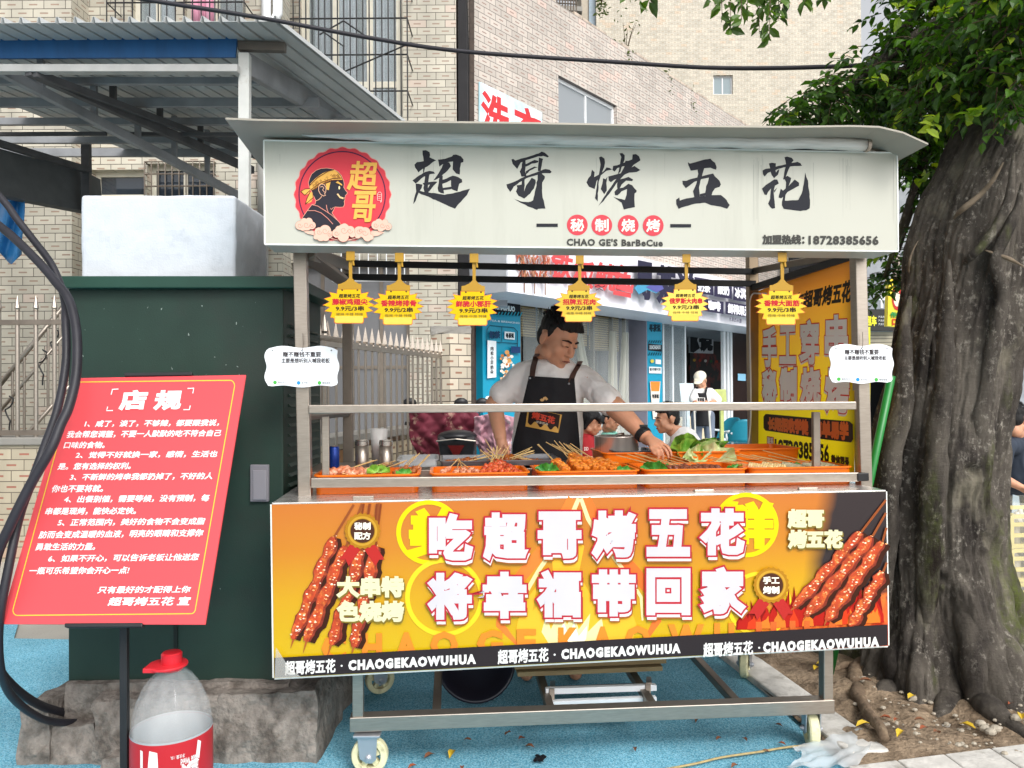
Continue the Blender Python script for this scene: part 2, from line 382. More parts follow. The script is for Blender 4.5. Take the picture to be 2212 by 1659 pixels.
M_glassd = glass_mat('dark window glass', '#27303a', alpha=.92, rough=.05)
M_clear = glass_mat('clear sheet', '#dfe4e2', alpha=.16, rough=.12)
class Wall:
    """vertical wall from p0 to p1 (left to right as seen), openings as (u0,u1,z0,z1) metres"""
    def __init__(s, p0, p1): s.p0 = Vector((p0.x, p0.y, 0)); s.d = Vector((p1.x-p0.x, p1.y-p0.y, 0)); s.len = s.d.length; s.d.normalize(); s.n = Vector((s.d.y, -s.d.x, 0)); s.pl = Plane(s.p0, s.n)
    def uz(s, px, py, off=0): p = s.pl.at(px, py, off); return (p-s.p0).dot(s.d), p.z
    def P(s, u, z, out=0): return s.p0+s.d*u+s.pl.n*out+Vector((0, 0, z))
    def rect(s, x0, y0, x1, y1):
        a = s.uz(x0, y0); b = s.uz(x1, y1); return (a[0], b[0], min(a[1], b[1]), max(a[1], b[1]))
    def faces(s, mb, z0, z1, ops=(), th=.2, rev=None, u0=0, u1=None, ztop=None, mi=0):
        u1 = s.len if u1 is None else u1; us = sorted({u0, u1, *[o[0] for o in ops], *[o[1] for o in ops]}); zs = sorted({z0, z1, *[o[2] for o in ops], *[o[3] for o in ops]})
        us = [u for u in us if u0 <= u <= u1]; zs = [z for z in zs if z0 <= z <= z1]
        for i in range(len(us)-1):
            for j in range(len(zs)-1):
                uc = (us[i]+us[i+1])/2; zc = (zs[j]+zs[j+1])/2
                if any(o[0] < uc < o[1] and o[2] < zc < o[3] for o in ops): continue
                mb.uvquad([s.P(us[i], zs[j]), s.P(us[i+1], zs[j]), s.P(us[i+1], zs[j+1]), s.P(us[i], zs[j+1])], [(us[i], zs[j]+5), (us[i+1], zs[j]+5), (us[i+1], zs[j+1]+5), (us[i], zs[j+1]+5)], mi)
        for o in ops:
            a, b, c, d = o
            for q in (((a, c), (a, d)), ((b, c), (b, d)), ((a, c), (b, c)), ((a, d), (b, d))):
                (ua, za), (ub, zb) = q; L0 = abs(ub-ua)+abs(zb-za)
                mb.uvquad([s.P(ua, za), s.P(ub, zb), s.P(ub, zb, -th), s.P(ua, za, -th)], [(0, za+5), (L0 if za == zb else 0, zb+5), (L0 if za == zb else th, zb+5), (th, za+5)], mi)
        for ua in (u0, u1): mb.uvquad([s.P(ua, z0), s.P(ua, z0, -th), s.P(ua, z1, -th), s.P(ua, z1)], [(0, z0+5), (th, z0+5), (th, z1+5), (0, z1+5)], mi)
        mb.uvquad([s.P(u0, z1), s.P(u1, z1), s.P(u1, z1, -th), s.P(u0, z1, -th)], [(u0, 0), (u1, 0), (u1, th), (u0, th)], mi)
        return mb
def window(w, o, name, parent, fr=.05, inset=.1, cols=2, rows=1, frame_m=None, glass_m=None, split=None):
    """window frame with pane in opening o of wall w"""
    a, b, c, d = o; m = MB(); f = frame_m or M_alu
    def bx(u0, u1, z0, z1, o0, o1): m.hexa([w.P(u0, z0, o0), w.P(u1, z0, o0), w.P(u1, z0, o1), w.P(u0, z0, o1), w.P(u0, z1, o0), w.P(u1, z1, o0), w.P(u1, z1, o1), w.P(u0, z1, o1)])
    i0, i1 = -inset, -inset-.05
    bx(a, a+fr, c, d, i0, i1); bx(b-fr, b, c, d, i0, i1); bx(a+fr, b-fr, c, c+fr, i0, i1); bx(a+fr, b-fr, d-fr, d, i0, i1)
    for k in range(1, cols): u = a+(b-a)*k/cols; bx(u-fr*.4, u+fr*.4, c+fr, d-fr, i0-.003, i1+.003)
    for k in range(1, rows):
        z = c+(d-c)*(split or k/rows); bx(a+fr, b-fr, z-fr*.4, z+fr*.4, i0-.006, i1+.006)
    win = m.build(name, f, parent)
    q = MB(); q.slab([w.P(a+fr, c+fr, -inset-.02), w.P(b-fr, c+fr, -inset-.02), w.P(b-fr, d-fr, -inset-.02), w.P(a+fr, d-fr, -inset-.02)], w.pl.n*-.006)
    q.build('pane', glass_m or M_glass, win)
    return win
def dpt(px, d, py=842): return at(px, py, d=d)

# the apartment block on the left: two wings, windows, bay
WA = Wall(dpt(-420, 7.8), dpt(156, 7.8)); WB = Wall(dpt(150, 8.12), dpt(612, 8.12)); WC = Wall(dpt(600, 9.0), dpt(990, 9.0))
ab = thing('apartment_block', WB.P(1.5, 0), 'cream tiled apartment block with barred windows behind the grey canopy', 'building')
m = MB(); WA.faces(m, -.3, 8, th=.6)
w1 = WB.rect(196, 426, 312, 366); w2 = WB.rect(318, 432, 466, 352); w3 = WB.rect(283, 75, 380, -200); w4 = WB.rect(396, 75, 527, -200)
WB.faces(m, -.3, 8, ops=[w1, w2, w3, w4], th=.3)
w5 = WC.rect(648, 330, 868, -220); w6 = WC.rect(655, 600, 878, 470)
w7 = WC.rect(630, 1040, 884, 566)
WC.faces(m, -.3, 8, ops=[w5, w7], th=.3)
m.uvquad([WB.P(0, -.3, -.3), WB.P(0, 8, -.3), WA.P(WA.len, 8, 0), WA.P(WA.len, -.3, 0)], [(0, 4.7), (0, 13), (.4, 13), (.4, 4.7)])
m.build('wall', T_left, ab, fix=False)
# rooms behind the panes
m = MB(); m.slab([WB.P(0, -.3, -1.6), WB.P(WB.len, -.3, -1.6), WB.P(WB.len, 8, -1.6), WB.P(0, 8, -1.6)], WB.pl.n*-.1); m.slab([WC.P(0, -.3, -1.6), WC.P(WC.len, -.3, -1.6), WC.P(WC.len, 8, -1.6), WC.P(0, 8, -1.6)], WC.pl.n*-.1)
m.build('inner_wall', M_conc, ab)
window(WB, w1, 'window', ab, cols=1, frame_m=M_cream, glass_m=M_glassd); window(WB, w2, 'window', ab, cols=2, frame_m=M_cream, glass_m=M_glassd)
window(WB, w3, 'window', ab, cols=2, frame_m=M_cream); window(WB, w4, 'window', ab, cols=2, frame_m=M_cream)
window(WC, w5, 'window', ab, cols=3, rows=2, split=.28, fr=.09, frame_m=M_cream); window(WC, w7, 'window', ab, cols=4, rows=2, split=.52, frame_m=M_steeld, glass_m=glass_mat('frosted grey glass', '#77777a', alpha=.97, rough=.35))
def bars(w, o, out, nv, nh, parent, r=.007, m_=None, box=True):
    a, b, c, d = o; k = MB()
    for i in range(nv+1): u = a+(b-a)*i/nv; k.tube([w.P(u, c, out), w.P(u, d, out)], r, 5)
    for j in range(nh+1): z = c+(d-c)*j/nh; k.tube([w.P(a, z, out-.006), w.P(b, z, out-.006)], r*1.2, 5)
    if box:
        for u in (a, b):
            for z in [c+(d-c)*j/nh for j in range(nh+1)]: k.tube([w.P(u, z, out), w.P(u, z, .005)], r, 5)
    return k.build('window_grille', m_ or M_blk, parent)
bars(WB, w2, .06, 10, 3, ab, m_=M_steeld); bars(WB, (w3[0]-.1, w4[1]+.1, w3[2]-.1, w3[3]), .3, 16, 5, ab)
o5 = WC.rect(606, 380, 889, -220); bars(WC, o5, .45, 22, 8, ab, r=.008)
k = MB()                                                    # scrolled iron on the bay grille
for q in (((700, 70), (742, 100), (742, 160), (700, 120)), ((742, 45), (690, 75)), ((742, 45), (800, 85)), ((640, 200), (889, 92)), ((606, 250), (700, 190))):
    k.tube([WC.pl.at(x, y, .46) for x, y in q], .009, 5)
k.build('grille_scroll', M_blk, ab)
k = MB(); bars(WC, WC.rect(722, 610, 876, 540), .1, 8, 2, ab, m_=M_alu)
# curtains, laundry
def curtain(w, x0, y0, x1, y1, out, m_, name, parent=None, folds=9, amp=.025, label=None, cat=None):
    a, b, c, d = w.rect(x0, y0, x1, y1); k = MB(); k.grid(lambda u, v: w.P(a+(b-a)*u, c+(d-c)*v, out+amp*math.sin(u*folds*6.28+v*1.3)+.4*amp*math.sin(u*31+v*3)), 60, 6)
    o = k.build(name, m_, parent, smooth=True, fix=False); md = o.modifiers.new('th', 'SOLIDIFY'); md.thickness = .004
    if label: tag(o, label, cat)
    return o
M_voile = mat('white curtain', '#dfe3ea', rough=.8, var=.1, vscale=4); M_pink = mat('pink cloth', '#e3a8bf', rough=.8, var=.12)
curtain(WC, 668, 330, 760, -220, -.3, M_voile, 'curtain', ab); curtain(WC, 775, 330, 862, -220, -.32, M_voile, 'curtain', ab, folds=7); curtain(WB, 300, 75, 372, -200, -.28, M_voile, 'curtain', ab)
curtain(WB, 424, 62, 470, -200, .12, M_pink, 'bed_sheet', None, folds=3, label='pink sheet hung to dry behind the upper window bars', cat='laundry')
k = MB(); k.tube([WB.pl.at(575, -200, .08), WB.pl.at(575, 40, .08), WB.pl.at(588, 52, .08), WB.pl.at(600, 30, .08), WB.pl.at(600, -200, .08)], .05, 10); k.build('drain_pipe', M_alu, ab, smooth=True)
k = MB(); k.tube([WB.pl.at(568, 900, .08), WB.pl.at(568, 330, .08)], .055, 10); k.build('drain_pipe', mat('grey pipe', '#8b8a86', var=.1), ab, smooth=True)
# dark gap between the buildings, its shade put into the wall colours; rusty post
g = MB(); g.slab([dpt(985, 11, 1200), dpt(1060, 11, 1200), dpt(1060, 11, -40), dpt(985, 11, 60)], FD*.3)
tag(g.build('gap_wall', M_dark), 'black wall coloured as the shade deep in the narrow gap between two tiled buildings', 'wall')
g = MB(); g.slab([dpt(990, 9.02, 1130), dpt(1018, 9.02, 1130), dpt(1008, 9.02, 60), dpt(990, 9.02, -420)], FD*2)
tag(g.build('party_wall', mat('dark gap shade', '#2a292b', rough=.9, var=.4, vscale=3)), 'end wall coloured dark as gap shade beside the cream tiled column', 'wall')
g = MB(); g.bar(dpt(1019, 9.3, 1130), dpt(1019, 9.3, -500), .06, .06); tag(g.build('rusty_post', mat('rusty iron', '#4a3f38', rough=.8, var=.4, vscale=20), bevel=.004), 'thin rusty iron post at the left corner of the pinkish wing', 'post')

# the wing that runs away to the right, with the shops in its ground floor
E0 = dpt(1025, 9.5); ED = ray(2480, 842); ED.z = 0; ED.normalize()
WE = Wall(E0, E0+ED*16)
ztop = WE.uz(1420, 147)[1]
wing = thing('shop_building', WE.P(5, 0), 'low pinkish tiled building running back to the right above the shops', 'building')
ow = WE.rect(1207, 300, 1332, 210); ow = (ow[0], ow[1], 2.5, WE.uz(1270, 196)[1])
oz = (WE.uz(1090, 800)[0], WE.len, -.02, 2.48)
m = MB(); WE.faces(m, 3.0, ztop, ops=[(ow[0], ow[1], 3.3, ow[3])], th=.25); m.build('wall', T_wing, wing, fix=False)
ow = (ow[0], ow[1], 3.3, ow[3]); window(WE, ow, 'window', wing, cols=2, rows=2, split=.55, inset=.06, glass_m=glass_mat('grey window film', '#8d9296', alpha=.95, rough=.3))
m = MB(); m.slab([WE.P(0, 2.4, -3.2), WE.P(16, 2.4, -3.2), WE.P(16, ztop, -3.2), WE.P(0, ztop, -3.2)], WE.pl.n*-.1); m.build('rear_wall', M_conc, wing)
m = MB(); m.slab([WE.P(0, ztop-.25, -.26), WE.P(16, ztop-.25, -.26), WE.P(16, ztop-.25, -3.2), WE.P(0, ztop-.25, -3.2)], (0, 0, .1)); m.build('roof', M_conc, wing)
# broken coping bricks and weeds on the top edge
m = MB()
for i in range(70):
    if random.random() < .3: continue
    u = i*.222; m.hexa([WE.P(u+a, ztop+h, o) for h in (.002, .03+.02*random.random()) for a, o in ((0, 0), (.2, 0), (.2, -.12), (0, -.12))])
m.build('coping', mat('mouldy coping', '#b8a99a', rough=.9, var=.3, vscale=9), wing)
def leafy(mb, base, up, n, hgt, ls, spread, mi=0):
    for i in range(n):
        t = random.random(); p = base+up*(hgt*t)+Vector((random.gauss(0, spread), random.gauss(0, spread), random.gauss(0, spread)))*(.3+t)
        leaf(mb, p, Vector((random.gauss(0, 1), random.gauss(0, 1), random.uniform(-.6, .6))), ls*random.uniform(.6, 1.2), mi)
def leaf(mb, p, d, l, mi=0, wr=.42, fold=.25, up=None):
    d = d.normalized(); a = (up or Vector((random.gauss(0, 1), random.gauss(0, 1), random.gauss(0, 1)+1))); s = d.cross(a)
    if s.length < 1e-4: s = d.orthogonal()
    s.normalize(); n = s.cross(d); w = l*wr
    q = [p, p+d*l*.3+s*w*.42+n*w*fold, p+d*l*.62+s*w*.46+n*w*fold, p+d*l-n*w*.3, p+d*l*.62-s*w*.46+n*w*fold, p+d*l*.3-s*w*.42+n*w*fold, p+d*l*.3, p+d*l*.62]
    mb.add(q, [(0, 6, 1), (6, 7, 2, 1), (7, 3, 2), (0, 5, 6), (6, 5, 4, 7), (7, 4, 3)], mi)
def leaf_mat(name, c1, c2, rough=.38, tr=.25):
    m = bpy.data.materials.new(name); m.use_nodes = True; t = m.node_tree; L = t.links; b = t.nodes['Principled BSDF']; b.inputs['Roughness'].default_value = rough
    g = t.nodes.new('ShaderNodeNewGeometry'); cr = t.nodes.new('ShaderNodeValToRGB'); cr.color_ramp.elements[0].color = lin(c1); cr.color_ramp.elements[1].color = lin(c2); L.new(g.outputs['Random Per Island'], cr.inputs[0]); L.new(cr.outputs[0], b.inputs['Base Color'])
    tl = t.nodes.new('ShaderNodeBsdfTranslucent'); mx = t.nodes.new('ShaderNodeMixShader'); mx.inputs[0].default_value = tr
    hv = t.nodes.new('ShaderNodeHueSaturation'); hv.inputs['Value'].default_value = 1.9; hv.inputs['Saturation'].default_value = 1.15; L.new(cr.outputs[0], hv.inputs['Color']); L.new(hv.outputs[0], tl.inputs[0])
    L.new(b.outputs[0], mx.inputs[1]); L.new(tl.outputs[0], mx.inputs[2]); L.new(mx.outputs[0], t.nodes['Material Output'].inputs[0])
    return m
M_weed = leaf_mat('weed leaves', '#3c4a22', '#5d6b34'); M_twig = mat('twig', '#4f4130', rough=.9)
for (px, py, h, s, lb) in ((1352, 118, .62, .10, 'tall wispy weed rooted on the sloping top edge of the tiled wing'), (1442, 185, .2, .05, 'small dark tuft of weed on the wing edge right of the tall weed'), (1490, 225, .28, .05, 'dry weed on the wing edge near the small square window'), (1310, -8, .25, .06, 'weed clump at the upper end of the tiled wing edge')):
    bp_ = WE.pl.at(px, py, -.05); t = thing('weed_plant', bp_, lb, 'weed')
    if px == 1310: bp_ = WE.pl.at(1306/2212*2560*.864*.995, 8, 0)
    k = MB()
    for i in range(5):
        q = bp_+Vector((random.gauss(0, s), random.gauss(0, s), h*random.uniform(.6, 1))); k.tube([bp_, bp_.lerp(q, .5)+Vector((0, 0, h*.1)), q], [.008, .005, .002], 4)
    k.build('stem', M_twig, t); k = MB(); leafy(k, bp_, Vector((0, 0, 1)), 30, h, .09, s, 0); leafy(k, bp_, Vector((0, 0, -1)), 40, .15, .08, .04); k.build('foliage', M_weed, t, fix=False)
# hand painted laundry sign
pl = Plane(WE.P(0, 0, .03), WE.pl.n)
sg = thing('laundry_sign', pl.at(1100, 290), 'pale blue hand painted sign with big red characters on the tiled wing', 'sign')
k = MB(); k.slab([pl.at(1036, 300), pl.at(1171, 322), pl.at(1171, 243), pl.at(1036, 176)], WE.pl.n*-.02); k.build('board', mat('pale blue board', '#d5ecf2', rough=.5, var=.05, col2='#a9dbe8', cscale=2), sg)
pr = Print(pl, 2); pr.text('洗', ((1042, 196), (1098, 222), (1098, 300), (1042, 282)), '#c63a3f', bold=3.0); pr.text('衣', ((1112, 224), (1168, 250), (1168, 330), (1112, 308)), '#c63a3f', bold=3.0); pr.build('lettering', sg)

# tall block far behind
WH = Wall(dpt(1294, 28), dpt(1868, 28)); th_ = thing('tower_block', WH.P(5, 0), 'tall pale tiled block far behind the shops with one small window', 'building')
wo = WH.rect(1541, 204, 1583, 162); m = MB(); WH.faces(m, 0, 22, ops=[wo], th=.3); m.build('wall', T_far, th_, fix=False); window(WH, wo, 'window', th_, cols=2, frame_m=M_alu, glass_m=glass_mat('far pane', '#6f8288', alpha=.95))
m = MB(); m.slab([WH.P(0, 0, -6), WH.P(WH.len, 0, -6), WH.P(WH.len, 22, -6), WH.P(0, 22, -6)], WH.pl.n*-.2); m.slab([WH.P(0, 0, -.31), WH.P(0, 0, -6), WH.P(0, 22, -6), WH.P(0, 22, -.31)], WH.d*.2); m.slab([WH.P(WH.len, 0, -.31), WH.P(WH.len, 0, -6), WH.P(WH.len, 22, -6), WH.P(WH.len, 22, -.31)], WH.d*-.2); m.build('inner_wall', M_conc, th_)
m = MB(); m.slab([WH.pl.at(1256, 300, -.3), WH.pl.at(1292, 300, -.3), WH.pl.at(1292, -160, -.3), WH.pl.at(1256, -160, -.3)], WH.pl.n*-3); m.build('bay_wall', mat('dull beige bay render', '#b5ab9b', rough=.8, var=.1), th_)  # bay wall a little darker beige than the tower tiles
for (x0, y0, x1, y1) in ((1272, 96, 1290, -60), (1272, 150, 1290, 104)):
    m = MB(); q = [WH.pl.at(x0, y0, -.28), WH.pl.at(x1, y0, -.28), WH.pl.at(x1, y1, -.28), WH.pl.at(x0, y1, -.28)]; m.slab(q, WH.pl.n*.05); o = m.build('window', mat('blue grey glass', '#8fa0ac', rough=.15), th_)
m = MB()
for y in (-60, 20, 56, 110, 150): m.slab([WH.pl.at(1196, y, 0), WH.pl.at(1258, y+4, 0), WH.pl.at(1258, y-6, 0), WH.pl.at(1196, y-10, 0)], WH.pl.n*-2)
m.build('balcony_floor', M_conc, th_)
m = MB()
for i in range(9): m.tube([WH.pl.at(1197+i*6, 160, 0), WH.pl.at(1197+i*6, -120, 0)], .025, 4)
for y in range(-120, 160, 18): m.tube([WH.pl.at(1194, y, .01), WH.pl.at(1246, y+3, .01)], .025, 4)
m.build('balcony_grille', M_steeld, th_)
# ------------------------------------------------------------------ the food cart
YP, YF, YR, YCB = .075, .15, 1.10, .83            # legs, front post faces, rear posts
cart = thing('food_cart', (0.1, .5, 0), 'stainless steel barbecue cart with white sign box and orange printed front', 'food cart')
M_white = mat('white powder coat', '#e6e6e0', rough=.35, var=.04)
M_signface = mat('off white sign film', '#b9b8ac', rough=.4, var=.035, vscale=1.2, stretch=(4, 1, .5), col2='#adaca0', cscale=2.5, cthr=(.5, .75))
PS = Plane((0, -.03, 0), (0, -1, 0)); PF = Plane((0, 0, 0), (0, -1, 0))
def pq(pl, *pts): return [pl.at(*p) for p in pts]
# sign box
sgn = [(572, 528), (1940, 543), (1938, 330), (570, 303)]
m = MB(); m.slab(pq(PS, *sgn), (0, .15, 0)); box = m.build('sign_box', [M_signface], cart, bevel=.003)
k = MB(); c = pq(PS, *sgn)
for i in range(4): k.bar(c[i], c[(i+1) % 4], .005, .004, up=(0, -1, 0))
k.build('edge_trim', M_white, box, bevel=.001)
for v in k.v: pass
# main posts
def bar4(name, p, q, w, h, m_=M_steel, up=(0, 1, 0), parent=cart, bev=.003): 
    k = MB(); k.bar(p, q, w, h, up=up); return k.build(name, m_, parent, bevel=bev)
bar4('post', at(649, 530, y=YF+.022), at(660, 1076, y=YF+.022), .045, .045)
bar4('post', at(1853, 545, y=YF+.022), at(1866, 1055, y=YF+.022), .045, .045)
rp = at(753, 1010, y=YR); bar4('post', at(750, 545, y=YR), Vector((rp.x, rp.y, .02)), .045, .045, M_steeld)
rp = at(1630, 1000, y=YR); bar4('post', at(1624, 550, y=YR), Vector((rp.x, rp.y, .02)), .05, .045, mat('bronze toned steel', '#8a7a66', rough=.35, metal=.9, var=.2))  # right rear post in a browner steel than the left one
# counter top and lip
PT = [at(587, 1090, y=0), at(1914, 1062, y=0)]
zt = (PT[0].z+PT[1].z)/2
m = MB(); xl, xr = PT[0].x, PT[1].x
m.hexa([(xl, .0, PT[0].z-.02), (xr, .0, PT[1].z-.02), (xr, YCB, PT[1].z-.02), (xl, YCB, PT[0].z-.02), (xl, .0, PT[0].z+.006), (xr, 0, PT[1].z+.006), (xr, YCB, PT[1].z+.006), (xl, YCB, PT[0].z+.006)])
ctop = m.build('counter_top', mat('counter steel', '#cfccc8', rough=.28, metal=.75, var=.1, vscale=20), cart, bevel=.003)
for px in (785, 1520, 2010*.864+8):
    k = MB(); p = at(px, 1078, y=.06); p.z = PT[0].z+.011; k.box((p.x-.035, p.y-.008, p.z-.006), (p.x+.035, p.y+.008, p.z+.004)); k.build('hinge', M_steel, cart, bevel=.002)
# counter body behind the printed front, and shelf
m = MB(); zb = at(592, 1465, y=0).z
m.box((xl+.01, .045, zb+.05), (xr-.01, YCB-.02, PT[0].z-.021)); m.build('cabinet', M_steeld, cart)
k = MB(); k.box((xl+.03, .445, PT[0].z), (xr-.03, YCB-.01, PT[0].z+.06)); k.build('raised_shelf', M_steeld, cart, bevel=.003)
# rails over the trays
ru0, ru1 = at(668, 884, y=YF-.01), at(1846, 876, y=YF-.01)
bar4('upper_rail', ru0, ru1, .03, .03); 
rf0, rf1 = at(672, 1043, y=YF-.012), at(1853, 1030, y=YF-.012)
bar4('front_rail', rf0, rf1, .034, .02)
bar4('guard_post', at(703, 900, y=YF+.05), at(704, 1040, y=YF+.05), .026, .012, M_steel); bar4('guard_post', at(1762, 890, y=YF+.05), at(1763, 1030, y=YF+.05), .028, .02, M_steeld)
bar4('side_rail', at(660, 900, y=YF+.04), at(752, 893, y=YR), .02, .03, M_steeld)
k = MB(); a = at(652, 1053, y=YF+.01); b2 = at(1872, 1034, y=YF+.01)
k.bar(at(1848, 1030, y=YF-.01), at(1872, 1029, y=YF-.01), .035, .03); k.build('corner_clip', M_black, cart, bevel=.003)
# top frame under the roof: rear beams, side beams
for y0, y1 in ((575, 587), (604, 613)):
    bar4('rear_beam', at(735, y0-6, y=YR-.02), at(1632, y1, y=YR-.02), .03, .02, M_blk)
    k = MB()
for (x0, y0, x1, y1) in ((664, 552, 752, 614), (672, 548, 752, 572)):
    bar4('side_beam', at(x0, y0, y=YF+.05), at(x1, y1, y=YR), .03, .05, M_steeld)
bar4('side_beam', at(1850, 553, y=YF+.05), at(1628, 622, y=YR), .03, .045, M_blk); bar4('side_beam', at(1845, 545, y=YF+.05), at(1628, 585, y=YR), .03, .03, M_steeld)
for px in (572, 1880): pass
# roof sheet with drooping ends, brackets and the rolled rain curtain
fr = [(487, 258), (560, 261), (700, 263), (1106, 267), (1469, 274), (1700, 276), (1840, 274), (1899, 276), (1950, 288), (2005, 313)]
m = MB(); A = [at(x, y, y=-.17) for x, y in fr]
dz = [0]*len(A)
B = [Vector((p.x, 1.28, p.z-.03)) for p in A]
n = len(A); m.add(A+B+[p+Vector((0, 0, .006)) for p in A+B], [(i, i+1, n+i+1, n+i) for i in range(n-1)]+[(3*n+i, 3*n+i+1, 2*n+i+1, 2*n+i) for i in range(n-1)]+[(i+1, i, 2*n+i, 2*n+i+1) for i in range(n-1)]+[(n+i, n+i+1, 3*n+i+1, 3*n+i) for i in range(n-1)]+[(0, n, 3*n, 2*n), (n-1, 2*n-1, 4*n-1, 3*n-1)])
m.build('roof', mat('grey beige roof sheet', '#9c968a', rough=.5, metal=.1, var=.1, vscale=3), cart, fix=False)
for x0, y0, x1, y1 in ((598, 272, 638, 305), (1871, 293, 1906, 327)):
    k = MB(); k.slab([at(x0, y1, y=.0), at(x1, y1, y=.0), at(x1, y0, y=.0), at(x0, y0, y=.0)], (0, .06, 0)); k.build('roof_bracket', M_white, cart, bevel=.002)
m = MB(); m.slab([at(640, 306, y=.05), at(1872, 330, y=.05), at(1872, 284, y=.05), at(640, 268, y=.05)], (0, .03, 0)); m.build('header_plate', mat('grey header steel', '#4f4c48', rough=.45, metal=.6, var=.15), cart)
tb = []; 
for i in range(61):
    t = i/60; px = 652+(1868-652)*t; tb.append(at(px, 291+(312-291)*t+1.2*math.sin(t*40)+1.0*math.sin(t*97), y=-.055))
m = MB(); m.tube(tb, [.002+.019*min(1, i/9) for i in range(61)], 12); rc = m.build('rain_curtain_roll', mat('rolled clear vinyl', '#c4c2bc', rough=.3, var=.18, vscale=30, stretch=(.3, 1, 4), bump=.3, bscale=40), cart, smooth=True)
m = MB(); m.lathe([(.016, 0), (.024, .002), (.024, .014), (.008, .018)], tb[-1], 14, ax=(1, 0, 0)); m.build('end_cap', M_steel, rc, smooth=False)
# printed front panel
pn = [(592, 1465), (1919, 1395), (1914, 1062), (587, 1090)]
def panel_mat():
    m = bpy.data.materials.new('orange yellow printed vinyl'); m.use_nodes = True; t = m.node_tree; L = t.links; b = t.nodes['Principled BSDF']; b.inputs['Roughness'].default_value = .3
    tc = t.nodes.new('ShaderNodeTexCoord'); sx = t.nodes.new('ShaderNodeSeparateXYZ'); L.new(tc.outputs['UV'], sx.inputs[0])
    cr = t.nodes.new('ShaderNodeValToRGB'); e = cr.color_ramp; e.elements.new(.45); e.elements.new(.72)
    for el, (ps_, c_) in zip(e.elements, ((.12, '#c8a502'), (.45, '#c8960a'), (.72, '#c27a1c'), (1, '#be6c26'))): el.position = ps_; el.color = lin(c_)
    L.new(sx.outputs[1], cr.inputs[0])
    # printed charcoal corner at the right
    nz = t.nodes.new('ShaderNodeTexNoise'); nz.inputs['Scale'].default_value = 5; L.new(tc.outputs['UV'], nz.inputs['Vector'])
    a = t.nodes.new('ShaderNodeMath'); a.operation = 'MULTIPLY_ADD'; L.new(nz.outputs[0], a.inputs[0]); a.inputs[1].default_value = .02; L.new(sx.outputs[0], a.inputs[2])
    q = t.nodes.new('ShaderNodeMath'); q.operation = 'MULTIPLY_ADD'; L.new(sx.outputs[1], q.inputs[0]); q.inputs[1].default_value = -.055; L.new(a.outputs[0], q.inputs[2])
    r = t.nodes.new('ShaderNodeMapRange'); r.inputs[1].default_value = .835; r.inputs[2].default_value = .87; L.new(q.outputs[0], r.inputs[0])
    x = t.nodes.new('ShaderNodeMix'); x.data_type = 'RGBA'; L.new(r.outputs[0], x.inputs[0]); L.new(cr.outputs[0], x.inputs[6]); x.inputs[7].default_value = lin('#2a2022')
    # printed flames
    mp = t.nodes.new('ShaderNodeMapping'); mp.inputs['Scale'].default_value = (30, 5, 1); L.new(tc.outputs['UV'], mp.inputs[0])
    n3 = t.nodes.new('ShaderNodeTexNoise'); n3.inputs['Scale'].default_value = 1; n3.inputs['Detail'].default_value = 7; n3.inputs['Distortion'].default_value = 1.6; L.new(mp.outputs[0], n3.inputs['Vector'])
    h = t.nodes.new('ShaderNodeMath'); h.operation = 'MULTIPLY_ADD'; L.new(sx.outputs[1], h.inputs[0]); h.inputs[1].default_value = -1.8; L.new(n3.outputs[0], h.inputs[2])
    xs = t.nodes.new('ShaderNodeMapRange'); xs.inputs[1].default_value = .755; xs.inputs[2].default_value = .80; L.new(sx.outputs[0], xs.inputs[0])
    h2 = t.nodes.new('ShaderNodeMath'); h2.operation = 'ADD'; L.new(h.outputs[0], h2.inputs[0]); h2.inputs[1].default_value = .12
    f = t.nodes.new('ShaderNodeMapRange'); f.inputs[1].default_value = .0; f.inputs[2].default_value = .22; L.new(h2.outputs[0], f.inputs[0])
    ff = t.nodes.new('ShaderNodeMath'); ff.operation = 'MULTIPLY'; L.new(f.outputs[0], ff.inputs[0]); L.new(xs.outputs[0], ff.inputs[1])
    fc = t.nodes.new('ShaderNodeValToRGB'); fc.color_ramp.elements[0].position = .35; fc.color_ramp.elements[0].color = lin('#b01a12'); fc.color_ramp.elements[1].position = .66; fc.color_ramp.elements[1].color = lin('#e8742a'); L.new(n3.outputs[0], fc.inputs[0])
    y = t.nodes.new('ShaderNodeMix'); y.data_type = 'RGBA'; L.new(ff.outputs[0], y.inputs[0]); L.new(x.outputs[2], y.inputs[6]); L.new(fc.outputs[0], y.inputs[7]); L.new(y.outputs[2], b.inputs['Base Color'])
    return m
m = MB(); c = pq(PF, *pn); m.slab(c, (0, .02, 0), 1)
c2 = [p+Vector((0, -.0002, 0)) for p in c]; m.uvquad(c2, [(0, 0), (1, 0), (1, 1), (0, 1)], 0)
pan = m.build('front_panel', [panel_mat(), M_white], cart, fix=False)
k = MB()
for i in range(4): k.bar(c[i]+Vector((0, .004, 0)), c[(i+1) % 4]+Vector((0, .004, 0)), .012, .0035, up=(0, 0, 1) if i % 2 else (0, 1, 0))
k.build('edge_trim', M_white, pan, bevel=.001)
# art of the panel
def pp(u, v):   # u,v in 0..1 across the panel, v from the top
    (bx, by), (rx, ry), (tx, ty), (lx, ly) = pn
    return ((lx*(1-u)+tx*u)*(1-v)+(bx*(1-u)+rx*u)*v, (ly*(1-u)+ty*u)*(1-v)+(by*(1-u)+ry*u)*v)
pr = Print(PF, 6)
Y1, OR1 = '#dcc80c', '#e6872f'
def flame_poly(pts, c): pr.poly(pts, c)
